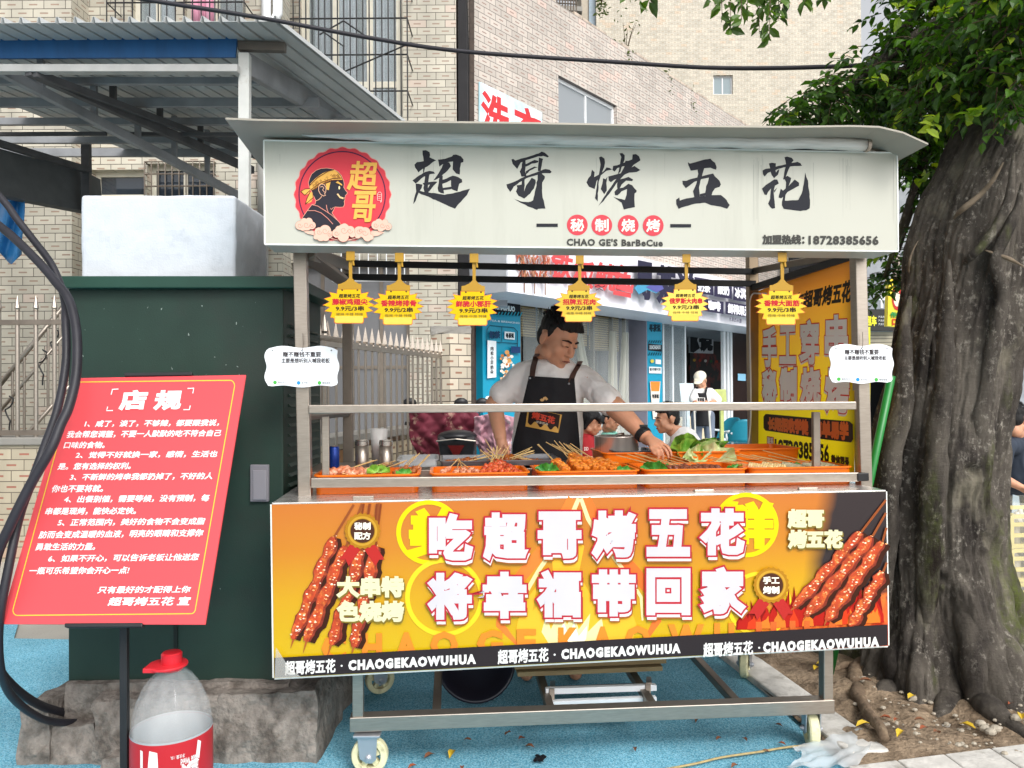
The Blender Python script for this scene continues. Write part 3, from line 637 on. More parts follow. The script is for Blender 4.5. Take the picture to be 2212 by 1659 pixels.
# big pale flame and red swoosh behind the words
sw = '#e0662f'; cr_ = '#efd79a'
pr.line([(1237, 1077), (1215, 1120), (1180, 1180), (1130, 1240), (1085, 1300), (1080, 1350), (1120, 1395)], [22, 24, 26, 26, 24, 18, 6], '#e57a34')
pr.line([(1250, 1077), (1232, 1120), (1206, 1170), (1165, 1230), (1130, 1290), (1125, 1340), (1150, 1390)], [9, 10, 10, 9, 9, 8, 4], cr_)
pr.line([(1265, 1077), (1285, 1120), (1320, 1180), (1375, 1240), (1415, 1290), (1420, 1340), (1390, 1390)], [22, 24, 26, 26, 24, 18, 6], '#e4702f')
pr.line([(1255, 1077), (1270, 1120), (1300, 1170), (1350, 1235), (1385, 1290), (1388, 1340)], [8, 9, 9, 8, 7, 4], cr_)
pr.poly([(1130, 1400), (1115, 1360), (1125, 1310), (1160, 1265), (1150, 1320), (1180, 1290), (1195, 1240), (1190, 1180), (1225, 1140), (1262, 1180), (1250, 1240), (1285, 1300), (1300, 1270), (1330, 1320), (1325, 1260), (1360, 1310), (1375, 1350), (1365, 1390), (1330, 1394)], '#edae2f')
pr.poly([(1190, 1398), (1170, 1365), (1180, 1325), (1190, 1360), (1210, 1310), (1225, 1350), (1238, 1320), (1250, 1360), (1275, 1325), (1270, 1365), (1300, 1335), (1305, 1370), (1290, 1394)], '#f2dd9a')
pr.poly([(1215, 1397), (1205, 1370), (1218, 1345), (1228, 1372), (1240, 1345), (1250, 1375), (1268, 1352), (1266, 1380), (1255, 1395)], '#faf4dc')
for (cx, cy, r) in ((926, 1150, 70), (1612, 1134, 70)):
    pr.disc((cx, cy), r, Y1, n=56, r0=.86)
for (cx, cy, r) in ((960, 1290, 85), (1640, 1305, 70)):
    pr.disc((cx, cy), r, '#ecc728', n=56, r0=.88)
pr.text('美', (888, 1105, 985, 1200), Y1, bold=6.5); pr.text('鲜', (1560, 1088, 1668, 1180), Y1, bold=6.5)
pr.build('background_art', pan)
pr = Print(PF, 28)
pr.mb.uv = {}
# large half faded latin letters
random.seed(77)
for c_, n_, hh in (('#86120e', 40, 50), ('#ad1d13', 36, 36), ('#cc3a18', 18, 22), ('#dd7426', 9, 14)):
    for i in range(n_):
        x = random.uniform(1600, 1900); yb = 1392-(x-600)*.0535+22; h_ = hh*random.uniform(.5, 1.35)*(.5+.5*min(1, (x-1590)/90))+22; w_ = random.uniform(7, 15); d_ = random.uniform(-8, 8)
        pr.poly([(min(1916, max(1590, x+q)), y) for q, y in ((-w_, yb), (-w_*.8, yb-h_*.45), (-w_*.1+d_*.5, yb-h_*.7), (d_, yb-h_), (w_*.5+d_*.3, yb-h_*.6), (w_*.9, yb-h_*.35), (w_, yb))], c_); pr.k -= .93
    pr.k += 1
for ch, x0, x1 in (('C', 695, 747), ('H', 782, 825), ('A', 854, 902), ('O', 930, 989), ('G', 1031, 1086), ('E', 1117, 1158), ('K', 1206, 1246), ('A', 1280, 1324), ('O', 1351, 1405), ('W', 1445, 1519), ('U', 1543, 1586), ('H', 1633, 1677), ('U', 1706, 1749), ('A', 1777, 1820)):
    y = 1374-(x0-700)*.029; pr.text(ch, (x0+3, y, x1-3, y+52), '#d9822a' if x0 < 1600 else '#c9602a', bold=3.6); pr.k -= 1
pr.k += 1
# skewers printed on the panel
M_meatp = mat('printed glazed meat', '#b3401c', rough=.35, var=.35, vscale=60, col2='#e07a34', cscale=45, cthr=(.5, .72)); M_meatd = mat('printed dark meat', '#7a2514', rough=.35, var=.3, vscale=60, col2='#b1481f', cscale=50, cthr=(.5, .7))
def skewer_print(p, q, w, stick_to, tip):
    n = 26; pts = []; ws = []
    for i in range(n):
        t = i/(n-1); pts.append((p[0]+(q[0]-p[0])*t+1.6*math.sin(t*19+p[0]), p[1]+(q[1]-p[1])*t)); ws.append(w*(.86+.16*math.sin(t*26+p[0])+.07*math.sin(t*57))*min(1, .5+t*6, .45+(1-t)*6))
    pr.line([(x+w*.32, y+w*.1) for x, y in pts], [a*.95 for a in ws], '#3a1c10')
    pr.line([stick_to, p], 5, '#8d4a25'); pr.line([q, tip], [5, 1], '#a5582b')
    pr.line(pts, ws, M_meatd); pr.line([(x-w*.06, y) for x, y in pts], [a*.72 for a in ws], M_meatp)
    for i in range(60):
        t = random.random(); a = pts[int(t*(n-1))]; o = random.uniform(-.3, .25)*w; d = random.uniform(1.2, 3.2)
        pr.disc((a[0]+o, a[1]+random.uniform(-3, 3)), d, random.choice(('#f6c9a0', '#f0a468', '#e98a4c', '#fbe6cf')), n=5, ry=d*.6); pr.k -= .98
    pr.k += 1
kk = pr.k
for s in (((722, 1160), (634, 1380), 30, (764, 1090), (628, 1400)), ((748, 1180), (662, 1385), 33, (782, 1088), (655, 1410)), ((782, 1190), (716, 1392), 32, (800, 1088), (708, 1415)), ((812, 1180), (764, 1398), 31, (818, 1087), (760, 1412))): skewer_print(*s)
for x0, x1 in ((772, 778), (786, 790), (806, 806), (812, 815)): pr.line([(x0, 1180), (x1+8, 1088)], 4, '#7d3a1c')
k2, pr.k = pr.k, kk
for s in (((1860, 1150), (1716, 1312), 29, (1914, 1080), (1704, 1322)), ((1884, 1160), (1742, 1330), 32, (1914, 1108), (1735, 1340)), ((1906, 1172), (1785, 1340), 32, (1915, 1140), (1780, 1352)), ((1908, 1235), (1838, 1352), 30, (1916, 1215), (1832, 1362))): skewer_print(*s)
# rosette badges
def badge(cx, cy, a, b_, c_):
    pr.poly([(cx-26, cy+28), (cx-50, cy+62), (cx-36, cy+62), (cx-30, cy+76), (cx-4, cy+40)], '#b02a26'); pr.poly([(cx+26, cy+28), (cx+48, cy+62), (cx+36, cy+62), (cx+28, cy+76), (cx+4, cy+40)], '#b02a26')
    pr.disc((cx, cy), 38, '#a8741a', n=88, wob=.04, wn=22); pr.disc((cx, cy), 32, '#c0902e', n=40); pr.disc((cx, cy), 27, '#8f6414', n=40); pr.disc((cx, cy), 25.5, '#4a2a1c', n=40)
    pr.text(a, (cx-17, cy-18, cx+17, cy-3), '#f3ead8', bold=.7); pr.text(b_, (cx-17, cy+3, cx+17, cy+18), '#f3ead8', bold=.7)
pr.k = max(pr.k, k2); kk = pr.k
badge(783, 1147, '秘制', '配方', 0); pr.k = kk; badge(1666, 1264, '手工', '烤制', 0)
# cream slogans
for t, q in (('大串特', (730, 1247, 870, 1288)), ('色烧烤', (730, 1300, 870, 1341)), ('超哥', (1704, 1102, 1778, 1138)), ('烤五花', (1705, 1147, 1818, 1182))):
    pr.text(t, q, '#7d6a2c', bold=3.1, dx=2, dy=3); pr.text(t, q, '#d6d0a8', bold=2.6); pr.k -= 2
# the two lines of the slogan, white with a red rim and a white drop edge
def slogan(chars, x, yrow, wch, hch):
    for i, ch in enumerate(chars):
        cx = x[0]+(x[1]-x[0])*i/(len(chars)-1); cy = yrow[0]+(yrow[1]-yrow[0])*i/(len(chars)-1); q = (cx-wch/2, cy-hch/2, cx+wch/2, cy+hch/2)
        k0 = pr.k
        pr.text(ch, q, '#9a5a24', bold=6.6, dx=4, dy=12); pr.text(ch, q, '#d2cccc', bold=6.4, dx=2, dy=9)
        pr.text(ch, q, '#b02a36', bold=9.4); pr.text(ch, q, '#c9c3c8', bold=5.6)
        pr.k = k0
    pr.k += 4
slogan('吃超哥烤五花', (974, 1561), (1160, 1149), 84, 90); slogan('将幸福带回家', (972, 1562), (1288, 1276), 84, 90)
# black band
bt = [(592, 1420), (1919, 1349), (1919, 1394), (592, 1464)]
pr.poly([pp(.0008, .883), pp(.9992, .862), pp(.9992, .997), pp(.0008, .997)], '#2b2527')
for x0, x1, x2, y in ((616, 724, 744, 1444), (1076, 1184, 1204, 1420), (1520, 1626, 1640, 1405)):
    sl = -.0475; f = lambda X: y+(X-x0)*sl
    xe = {616: 1026, 1076: 1468, 1520: 1897}[x0]
    pr.text('超哥烤五花', ((x0, f(x0)-15), (x1, f(x1)-15), (x1, f(x1)+13), (x0, f(x0)+14)), '#e4e0dc', bold=.9)
    pr.disc((x1+14, f(x1+14)), 2.2, '#e4e0dc', n=10)
    pr.text('CHAOGEKAOWUHUA', ((x2+10, f(x2)-10), (xe, f(xe)-10), (xe, f(xe)+8), (x2+10, f(x2)+9)), '#e4e0dc', bold=1.7, sp=1.25)
pr.build('lettering', pan)
k = MB(); q = pq(Plane((0, -.022, 0), (0, -1, 0)), (593, 1466), (650, 1462), (628, 1448), (596, 1398)); k.poly(q, th=(0, .001, 0)); k.build('torn_film', glass_mat('torn clear film', '#cfcac2', alpha=.3, rough=.25), pan)
# base frame with castors
zf0, zf1 = at(757, 1560, y=YP), at(1796, 1521, y=YP)
bar4('frame_rail', zf0, zf1, .05, .05)
xm0, xm1 = zf0.x, zf1.x; zm = (zf0.z+zf1.z)/2
for px, yt, yb in ((774, 1440, 1545), (1784, 1390, 1510)): bar4('leg', at(px, yt, y=YP), at(px, yb, y=YP), .036, .04)
for x in (xm0+.02, xm1-.02):
    bar4('frame_rail', Vector((x, YP+.026, zm)), Vector((x, .79, zm)), .04, .045, M_steeld)
    bar4('leg', Vector((x, .79, zm-.02)), Vector((x, .79, zb+.06)), .04, .04, M_steeld)
for f in (.17, .405, .62, .8): x = xm0+(xm1-xm0)*f; bar4('cross_bar', Vector((x, YP+.026, zm)), Vector((x+.01, .77, zm)), .03, .03, M_steeld)
bar4('frame_rail', Vector((xm0, .79, zm)), Vector((xm1, .79, zm)), .04, .045, M_steeld)
M_wheel = mat('cream polyurethane wheel', '#d5d0a8', rough=.5, var=.14, vscale=25, col2='#a59d7c', cscale=18, cthr=(.55, .7)); M_zinc = mat('zinc plated fork', '#b9bcc2', rough=.35, metal=.75, var=.12)
def castor(p, rz, rw=.062, wd=.036):
    t = MB(); Rm = Matrix.Rotation(rz, 3, 'Z'); Z = lambda v: p+Rm @ Vector(v)
    ztop = p.z
    top = zm-.025
    t.hexa([Z((-.045, -.04, top-p.z-.008)), Z((.045, -.04, top-p.z-.008)), Z((.045, .04, top-p.z-.008)), Z((-.045, .04, top-p.z-.008)), Z((-.045, -.04, top-p.z)), Z((.045, -.04, top-p.z)), Z((.045, .04, top-p.z)), Z((-.045, .04, top-p.z))])
    h = top-p.z-.009
    for sgn_ in (-1, 1):
        y0 = sgn_*(wd/2+.004); y1 = sgn_*(wd/2+.009)
        pts = [(-.034, h), (.034, h), (.03, rw*.9), (.016, rw-.018), (-.004, rw-.018), (-.026, rw*.95)]
        t.poly([Z((x, y0, z)) for x, z in pts], th=Rm @ Vector((0, y1-y0, 0)))
        t.lathe([(.012, 0), (.012, .006), (.007, .008), (.007, .012)], Z((.004, y1, rw)), 8, ax=Rm @ Vector((0, sgn_, 0)))
    t.hexa([Z((-.036, -.03, h-.004)), Z((.036, -.03, h-.004)), Z((.036, .03, h-.004)), Z((-.036, .03, h-.004)), Z((-.036, -.03, h)), Z((.036, -.03, h)), Z((.036, .03, h)), Z((-.036, .03, h))])
    f = t.build('castor', M_zinc, cart, bevel=.0015)
    w = MB(); ax = Rm @ Vector((0, 1, 0)); c = Z((.004, -wd/2, rw))
    w.lathe([(rw*.62, .004), (rw*.66, 0), (rw*.93, 0), (rw, .006), (rw, wd-.006), (rw*.93, wd), (rw*.66, wd), (rw*.62, wd-.004), (rw*.62, .004)], c, 36, ax=ax, caps=False)
    for i in range(5):
        a = i*2*math.pi/5+.4; e = ax.orthogonal().normalized(); g_ = ax.cross(e); d = e*math.cos(a)+g_*math.sin(a); cc = c+ax*wd/2; w.bar(cc, cc+d*rw*.64, .02, wd*.55, up=ax)
    w.lathe([(.018, .002), (.018, wd-.002)], c, 14, ax=ax)
    w.build('wheel', M_wheel, f, bevel=.001)
castor(Vector((at(797, 1500, y=YP+.02).x, YP+.0, 0)), R(-6), rw=.062)
castor(Vector((at(1752, 1500, y=YP+.03).x, YP+.03, 0)), R(78), rw=.062)
castor(Vector((xm0+.04, 0.77, 0)), R(20)); castor(Vector((xm1-.04, 0.77, 0)), R(60))
# ---- brush lettering of the sign board, traced as strokes
def zm_(x0, y0, sc):   # detail-view pixel -> picture pixel
    return lambda x, y: ((x0+x/sc)*.8641, (y0+y/sc)*.8641)
BR = '#24252c'
pr = Print(PS, 2)
def brush(z, polys):
    for p in polys:
        # ragged brush edge: subdivide and jitter a little
        q = []; n = len(p)
        for i in range(n):
            a, b = p[i], p[(i+1) % n]; L0 = math.hypot(b[0]-a[0], b[1]-a[1]); k = max(1, int(L0/35)); nx, ny = (-(b[1]-a[1])/(L0+1e-6), (b[0]-a[0])/(L0+1e-6))
            for j in range(k):
                t = j/k; w = random.gauss(0, 2.2) if j else random.gauss(0, 1); q.append((a[0]+(b[0]-a[0])*t+nx*w, a[1]+(b[1]-a[1])*t+ny*w))
        pr.poly([z(*v) for v in q], BR); pr.k -= .9
z1 = zm_(1020, 360, 5.821)
brush(z1, [
 [(210, 95), (260, 90), (315, 120), (322, 165), (300, 250), (240, 300), (225, 230), (212, 150)],
 [(92, 300), (130, 262), (225, 250), (300, 185), (410, 240), (340, 280), (275, 330), (215, 360), (150, 415), (105, 345)],
 [(222, 300), (262, 300), (236, 390), (226, 440), (218, 400)],
 [(64, 530), (160, 460), (250, 405), (310, 390), (370, 400), (395, 430), (330, 440), (230, 475), (140, 555), (110, 575)],
 [(250, 440), (318, 430), (300, 520), (290, 620), (300, 705), (240, 705), (225, 640), (240, 540)],
 [(110, 575), (160, 580), (210, 590), (200, 640), (165, 690), (140, 740), (110, 830), (76, 875), (90, 790), (118, 690)],
 [(210, 570), (300, 555), (385, 545), (430, 548), (370, 610), (310, 690), (285, 700), (290, 640), (320, 590), (230, 600)],
 [(160, 680), (300, 705), (420, 720), (530, 738), (650, 718), (760, 690), (905, 650), (860, 740), (770, 840), (720, 890), (685, 942), (560, 890), (430, 830), (300, 770), (200, 735), (160, 715)],
 [(435, 225), (540, 215), (640, 180), (655, 155), (700, 152), (770, 180), (808, 225), (805, 262), (770, 275), (755, 350), (752, 445), (700, 430), (650, 370), (655, 255), (590, 262), (510, 290), (455, 330)],
 [(520, 280), (600, 265), (625, 320), (600, 355), (540, 420), (480, 480), (400, 525), (370, 530), (420, 460), (470, 380)],
 [(460, 470), (505, 460), (500, 560), (510, 640), (525, 720), (480, 715), (440, 690), (432, 640), (445, 570)],
 [(490, 520), (560, 500), (625, 470), (650, 460), (730, 480), (785, 515), (790, 555), (745, 580), (730, 640), (720, 690), (640, 660), (625, 600), (625, 525), (560, 560), (500, 580)],
 [(505, 640), (570, 630), (630, 620), (650, 650), (560, 668), (510, 670)],
 [(1505, 225), (1530, 215), (1560, 240), (1680, 205), (1800, 170), (1900, 135), (1945, 110), (1990, 125), (2050, 180), (2035, 195), (1970, 175), (1900, 180), (1800, 210), (1720, 235), (1640, 270), (1590, 362), (1520, 290)],
 [(1660, 230), (1710, 225), (1712, 300), (1705, 400), (1725, 470), (1650, 475), (1625, 400), (1655, 340)],
 [(1700, 300), (1780, 260), (1840, 230), (1900, 245), (1890, 270), (1800, 285), (1715, 330)],
 [(1712, 400), (1770, 360), (1840, 328), (1890, 340), (1850, 350), (1770, 390), (1720, 440)],
 [(1905, 195), (1965, 215), (1945, 320), (1930, 390), (1890, 395), (1895, 300)],
 [(1432, 590), (1520, 560), (1640, 500), (1760, 450), (1900, 400), (2000, 362), (2060, 375), (2092, 405), (2070, 425), (1960, 425), (1840, 460), (1720, 500), (1620, 560), (1540, 620), (1485, 700), (1445, 640)],
 [(1890, 400), (1940, 425), (1990, 470), (1990, 500), (1955, 560), (1950, 680), (1960, 780), (1985, 860), (2000, 940), (1890, 945), (1880, 960), (1780, 920), (1640, 855), (1535, 795), (1640, 835), (1750, 845), (1820, 820), (1840, 740), (1870, 600), (1885, 480)],
 [(1655, 520), (1695, 510), (1700, 600), (1690, 690), (1720, 600), (1800, 490), (1855, 520), (1860, 560), (1830, 650), (1780, 720), (1690, 795), (1610, 755), (1570, 690), (1590, 640), (1580, 600), (1650, 590)],
])
z2 = zm_(1440, 370, 5.267)
brush(z2, [
 [(210, 285), (245, 320), (240, 385), (300, 350), (370, 300), (400, 260), (470, 285), (400, 300), (330, 360), (270, 440), (245, 540), (170, 510), (138, 455), (160, 400), (195, 360)],
 [(303, 125), (330, 110), (375, 140), (382, 190), (370, 250), (330, 350), (300, 440), (295, 560), (285, 705), (250, 660), (265, 560), (285, 420), (310, 300), (322, 215)],
 [(400, 255), (440, 262), (475, 282), (430, 290), (395, 285)],
 [(355, 400), (390, 410), (415, 375), (400, 460), (405, 560), (370, 610), (325, 540), (345, 470)],
 [(572, 70), (610, 65), (640, 95), (640, 150), (610, 230), (585, 310), (550, 350), (575, 240), (595, 120)],
 [(490, 235), (540, 228), (640, 190), (740, 150), (745, 85), (790, 80), (830, 110), (848, 155), (790, 205), (720, 225), (600, 245), (545, 265), (510, 310), (480, 290)],
 [(425, 375), (520, 350), (600, 330), (700, 270), (770, 235), (848, 290), (800, 315), (700, 325), (630, 355), (560, 395), (500, 420), (460, 450), (430, 430)],
 [(650, 170), (790, 160), (830, 130), (848, 165), (760, 220), (690, 300), (600, 390), (530, 470), (440, 600), (360, 700), (290, 768), (340, 690), (410, 580), (500, 450), (580, 350), (640, 240)],
 [(560, 420), (640, 395), (690, 380), (752, 415), (740, 435), (660, 430), (600, 480), (580, 525), (545, 545), (540, 470)],
 [(505, 575), (545, 535), (620, 520), (690, 470), (740, 490), (800, 560), (795, 580), (770, 600), (768, 680), (775, 780), (690, 795), (630, 810), (600, 720), (540, 680), (490, 640), (560, 665), (640, 685), (665, 620), (672, 540), (600, 570), (545, 625), (515, 620)],
 [(1472, 185), (1500, 205), (1600, 175), (1700, 150), (1770, 140), (1830, 195), (1852, 250), (1845, 285), (1770, 260), (1690, 265), (1600, 285), (1510, 298), (1480, 230)],
 [(1600, 285), (1690, 265), (1670, 330), (1640, 430), (1620, 520), (1625, 640), (1560, 650), (1540, 570), (1580, 480), (1610, 340)],
 [(1400, 430), (1450, 432), (1540, 400), (1650, 375), (1740, 350), (1805, 335), (1830, 375), (1890, 430), (1908, 480), (1890, 510), (1830, 530), (1800, 580), (1780, 640), (1690, 625), (1700, 580), (1750, 390), (1650, 410), (1560, 445), (1500, 490), (1445, 530), (1405, 475)],
 [(1630, 605), (1700, 590), (1720, 625), (1630, 635)],
 [(1318, 680), (1360, 650), (1365, 690), (1500, 655), (1650, 635), (1790, 620), (1910, 618), (1960, 660), (2025, 750), (1990, 800), (1900, 770), (1780, 755), (1700, 720), (1560, 735), (1440, 770), (1350, 802), (1320, 740)],
])
z3 = zm_(1860, 370, 5.53)
brush(z3, [
 [(255, 310), (290, 290), (360, 280), (480, 245), (600, 220), (740, 190), (780, 210), (802, 248), (700, 250), (590, 260), (470, 290), (400, 320), (330, 345), (285, 395), (262, 360)],
 [(345, 215), (385, 204), (440, 212), (435, 300), (440, 340), (490, 290), (470, 370), (415, 418), (380, 370), (360, 280)],
 [(560, 130), (595, 116), (660, 135), (686, 170), (660, 200), (630, 270), (590, 370), (555, 440), (540, 430), (560, 330), (580, 230)],
 [(245, 560), (330, 490), (420, 435), (460, 435), (482, 490), (430, 520), (412, 590), (415, 660), (425, 770), (430, 830), (390, 840), (360, 810), (335, 770), (360, 700), (375, 560), (330, 610), (315, 650), (285, 645)],
 [(415, 590), (460, 545), (435, 590), (418, 620)],
 [(555, 410), (600, 385), (655, 415), (640, 470), (615, 530), (700, 435), (760, 480), (760, 520), (690, 560), (600, 610), (565, 660), (515, 695), (478, 685), (510, 560), (540, 590), (575, 560), (580, 470)],
 [(525, 740), (550, 650), (575, 640), (565, 730), (750, 718), (800, 620), (825, 500), (848, 335), (862, 400), (885, 450), (895, 560), (908, 680), (915, 760), (908, 835), (860, 862), (780, 872), (650, 855), (545, 840), (525, 790)],
])
# small marks: red discs, bars, latin line, telephone line
for x, ch in zip((1247, 1300, 1357, 1411), '秘制烧烤'):
    y = 486+(x-1247)*.008; pr.disc((x, y), 22.5, '#c9444f', n=36); pr.text(ch, (x-14, y-13, x+14, y+13), '#e9e4d8', bold=.8)
pr.poly([(1159, 483), (1205, 483), (1205, 490), (1159, 490)], BR); pr.poly([(1448, 484), (1493, 484), (1493, 491), (1448, 491)], BR)
pr.text("CHAO GE'S BarBeCue", ((1225, 515.5), (1431, 518), (1431, 531.5), (1225, 530)), '#43423f', bold=.8, sp=1.12)
pr.text('加盟热线：', ((1648, 508), (1737, 508), (1737, 527), (1648, 527)), '#43423f', bold=1.1)
pr.text('18728383565656'[:0] or '18728385656', ((1748, 510), (1897, 511), (1897, 528), (1748, 527)), '#43423f', bold=1.1, sp=1.1)
pr.build('lettering', box)
pr = Print(PS, 1); random.seed(3)
for i in range(46):
    x = random.choice((random.gauss(1638, 7), random.gauss(1830, 10), random.gauss(1960, 10), random.uniform(600, 1930))); x = min(1930, max(580, x)); y = 312+(x-570)*.0195+random.uniform(0, 25); pr.line([(x, y), (x+random.uniform(-1, 1), y+random.uniform(20, 150))], [random.uniform(.5, 1.3), .3], random.choice(('#a2a299', '#a8a89f', '#9a9a92'))); pr.k = 1+i*.018
pr.build('rain_streaks', box)

# ---- round emblem
pr = Print(PS, 2); z = zm_(730, 360, 6.6346); D, GO, PK = '#2c2a33', '#e2ab52', '#e5b5a2'
pr.disc(z(838, 838), 802/6.6346*.8641, '#dd8f86', n=120, wob=.018, wn=24, ry=785/6.6346*.8641); pr.disc(z(838, 838), 790/6.6346*.8641, '#cf3f4a', n=120, wob=.018, wn=24, ry=773/6.6346*.8641)
pr.disc(z(832, 840), 726/6.6346*.8641, '#4e2440', n=72, r0=.972); pr.disc(z(832, 840), 704/6.6346*.8641, '#d2404a', n=72)
def zp(pts): return [z(*p) for p in pts]
head = [(275, 640), (300, 560), (330, 500), (400, 440), (480, 410), (580, 402), (680, 420), (760, 460), (820, 530), (848, 600), (862, 660), (855, 720), (885, 770), (915, 805), (905, 835), (880, 850), (885, 875), (868, 890), (875, 925), (862, 950), (868, 1000), (850, 1040), (800, 1045), (710, 1040), (690, 1090), (660, 1140), (690, 1190), (740, 1250), (790, 1310), (815, 1360), (760, 1420), (680, 1450), (560, 1430), (400, 1400), (300, 1370), (150, 1260), (240, 1130), (290, 1060), (330, 1005), (385, 1000), (400, 940), (360, 860), (330, 790), (290, 720)]
pr.line(zp(head), 1.8, '#e8a98c', closed=True); pr.poly(zp(head), D)
pr.poly(zp([(290, 690), (310, 650), (400, 560), (500, 490), (600, 445), (700, 428), (760, 470), (815, 540), (840, 600), (760, 590), (650, 600), (540, 640), (440, 700), (340, 760), (310, 770)]), GO)
pr.poly(zp([(560, 660), (640, 630), (625, 690), (610, 765), (575, 755)]), GO)
pr.poly(zp([(145, 785), (200, 745), (290, 735), (305, 770), (270, 830), (210, 848)]), GO); pr.poly(zp([(300, 800), (335, 800), (350, 890), (320, 960), (220, 1000), (250, 900)]), GO)
for q in (((145, 785), (220, 745), (300, 740)), ((300, 800), (250, 900), (220, 1000)), ((300, 770), (210, 848), (145, 785)), ((345, 800), (350, 890), (220, 1000)), ((290, 690), (420, 560), (600, 450), (700, 425)), ((330, 775), (540, 645), (690, 600), (848, 598)), ((310, 760), (480, 640), (680, 570), (830, 565))): pr.line(zp(q), 1.6, '#5a2a20')
random.seed(11)
for i in range(38):
    t = random.random(); x = 330+t*440; yy = 690-t*200+random.uniform(-30, 95-20*t); pr.line(zp([(x, yy), (x+18, yy-22), (x+34, yy-6), (x+20, yy+10)]), .8, '#8d5a2a'); pr.k -= .97
pr.k += 1
ear = [(445, 700), (480, 665), (530, 670), (565, 720), (560, 790), (540, 830), (560, 850), (520, 862), (470, 830), (440, 770)]
pr.poly(zp(ear), D); pr.line(zp(ear), 1.5, '#dca98c', closed=True); pr.line(zp([(470, 715), (505, 700), (530, 730), (505, 760), (540, 800)]), 1.4, '#dca98c')
pr.poly(zp([(722, 640), (760, 615), (832, 670), (828, 692), (770, 655)]), GO); pr.disc(z(784, 725), 14/6.63*.864, '#ead3a0', n=16, ry=30/6.63*.864)
pr.poly(zp([(740, 830), (765, 820), (800, 870), (858, 890), (850, 915), (790, 895), (755, 850)]), '#e6c08c')
pr.line(zp([(400, 940), (440, 925), (480, 890), (490, 860)]), 1.2, '#dca98c')
for q in (((285, 1060), (330, 1005), (430, 1030), (540, 1100), (660, 1180), (800, 1310)), ((260, 1105), (380, 1105), (480, 1140), (590, 1230), (680, 1330)), ((570, 1010), (580, 1080), (605, 1145)), ((640, 1060), (650, 1090), (690, 1050))): pr.line(zp(q), 1.3, '#d78f80')
pr.text('超', ((*z(925, 290),), (*z(1400, 300),), (*z(1440, 770),), (*z(920, 750),)), GO, bold=1.5, shear=.16); pr.text('哥', ((*z(1010, 790),), (*z(1390, 790),), (*z(1400, 1290),), (*z(1000, 1270),)), GO, bold=1.5, shear=.16)
seal = zp([(1418, 830), (1440, 798), (1470, 798), (1486, 830), (1482, 960), (1470, 970), (1468, 935), (1418, 935)]); pr.line(seal, 1.1, '#f0c9c0', closed=True)
for yy in (840, 870, 900): pr.line(zp([(1432, yy), (1470, yy)]), .9, '#f0c9c0')
pr.poly(zp([(190, 1450), (330, 1440), (450, 1480), (640, 1560), (850, 1600), (1050, 1560), (1250, 1480), (1380, 1440), (1530, 1465), (1430, 1520), (1300, 1540), (1080, 1570), (850, 1615), (640, 1570), (420, 1520), (260, 1490)]), PK)
def cloud(balls):
    for grow, c in ((1.06, '#94705f'), (1.0, PK)):
        for x, y, r in balls: pr.disc(z(x, y), r*grow/6.6346*.8641, c, n=26); pr.k -= .6
        pr.k += 1
    for x, y, r in balls[:3]: pr.line(zp([(x+r*.62*(1-a/9)*math.cos(a), y+r*.62*(1-a/9)*math.sin(a)) for a in [i*.6 for i in range(13)]]), .7, '#a8796a')
    pr.k += 1
cloud(((130, 1350, 72), (240, 1340, 95), (330, 1350, 62), (200, 1290, 60), (280, 1285, 60), (180, 1390, 50)))
cloud(((1390, 1345, 72), (1500, 1350, 80), (1590, 1370, 60), (1440, 1300, 60), (1540, 1300, 50), (1470, 1400, 55)))
cloud(((450, 1460, 75), (550, 1440, 95), (620, 1500, 60), (480, 1540, 72), (400, 1540, 42), (560, 1550, 60)))
cloud(((1110, 1450, 82), (1210, 1470, 90), (1140, 1430, 62), (1250, 1540, 72), (1310, 1545, 42), (1090, 1510, 55)))
cloud(((860, 1430, 105), (740, 1480, 72), (960, 1440, 80), (1000, 1500, 50), (850, 1530, 92), (870, 1380, 62), (780, 1420, 62)))
pr.build('emblem', box)
# ------------------------------------------------------------------ green cabinet, plinth, foam box, rules board, cables
random.seed(21)
def rough_block(mb, p, n=(10, 4, 6), amp=.012, sc=9, mi=0):
    """p: 4 bottom + 4 top corners; faces subdivided and roughened"""
    def tri(u, v, w):
        b = p[0].lerp(p[1], u).lerp(p[3].lerp(p[2], u), v); t = p[4].lerp(p[5], u).lerp(p[7].lerp(p[6], u), v); q = b.lerp(t, w)
        return q+Vector((noise.noise(q*sc), noise.noise(q*sc+Vector((9, 3, 1))), noise.noise(q*sc+Vector((1, 7, 5)))))*amp+Vector((noise.noise(q*sc*4), noise.noise(q*sc*4+Vector((9, 3, 1))), noise.noise(q*sc*4+Vector((1, 7, 5)))))*amp*.35
    a, b, c = n
    mb.grid(lambda u, v: tri(u, 0, v), a, c, mi); mb.grid(lambda u, v: tri(u, 1, v), a, c, mi); mb.grid(lambda u, v: tri(0, u, v), b, c, mi); mb.grid(lambda u, v: tri(1, u, v), b, c, mi); mb.grid(lambda u, v: tri(u, v, 1), a, b, mi)
def vbox(x0, x1, yb, yt, d0, d1):
    """box facing the camera axis: front face given in pixels at depth d0, reaching back to depth d1 with the same width and height"""
    f = [at(x0, yb, d=d0), at(x1, yb, d=d0), at(x1, yt, d=d0), at(x0, yt, d=d0)]
    k = Vector((FD.x, FD.y, 0)).normalized()*(d1-d0)
    return [f[0], f[1], f[1]+k, f[0]+k, f[3], f[2], f[2]+k, f[3]+k]
M_green = mat('dark green textured paint', '#20362d', rough=.55, var=.16, vscale=5, bump=.25, bscale=220, bdist=.002, col2='#2a2f2a', cscale=2.2, cthr=(.5, .75))
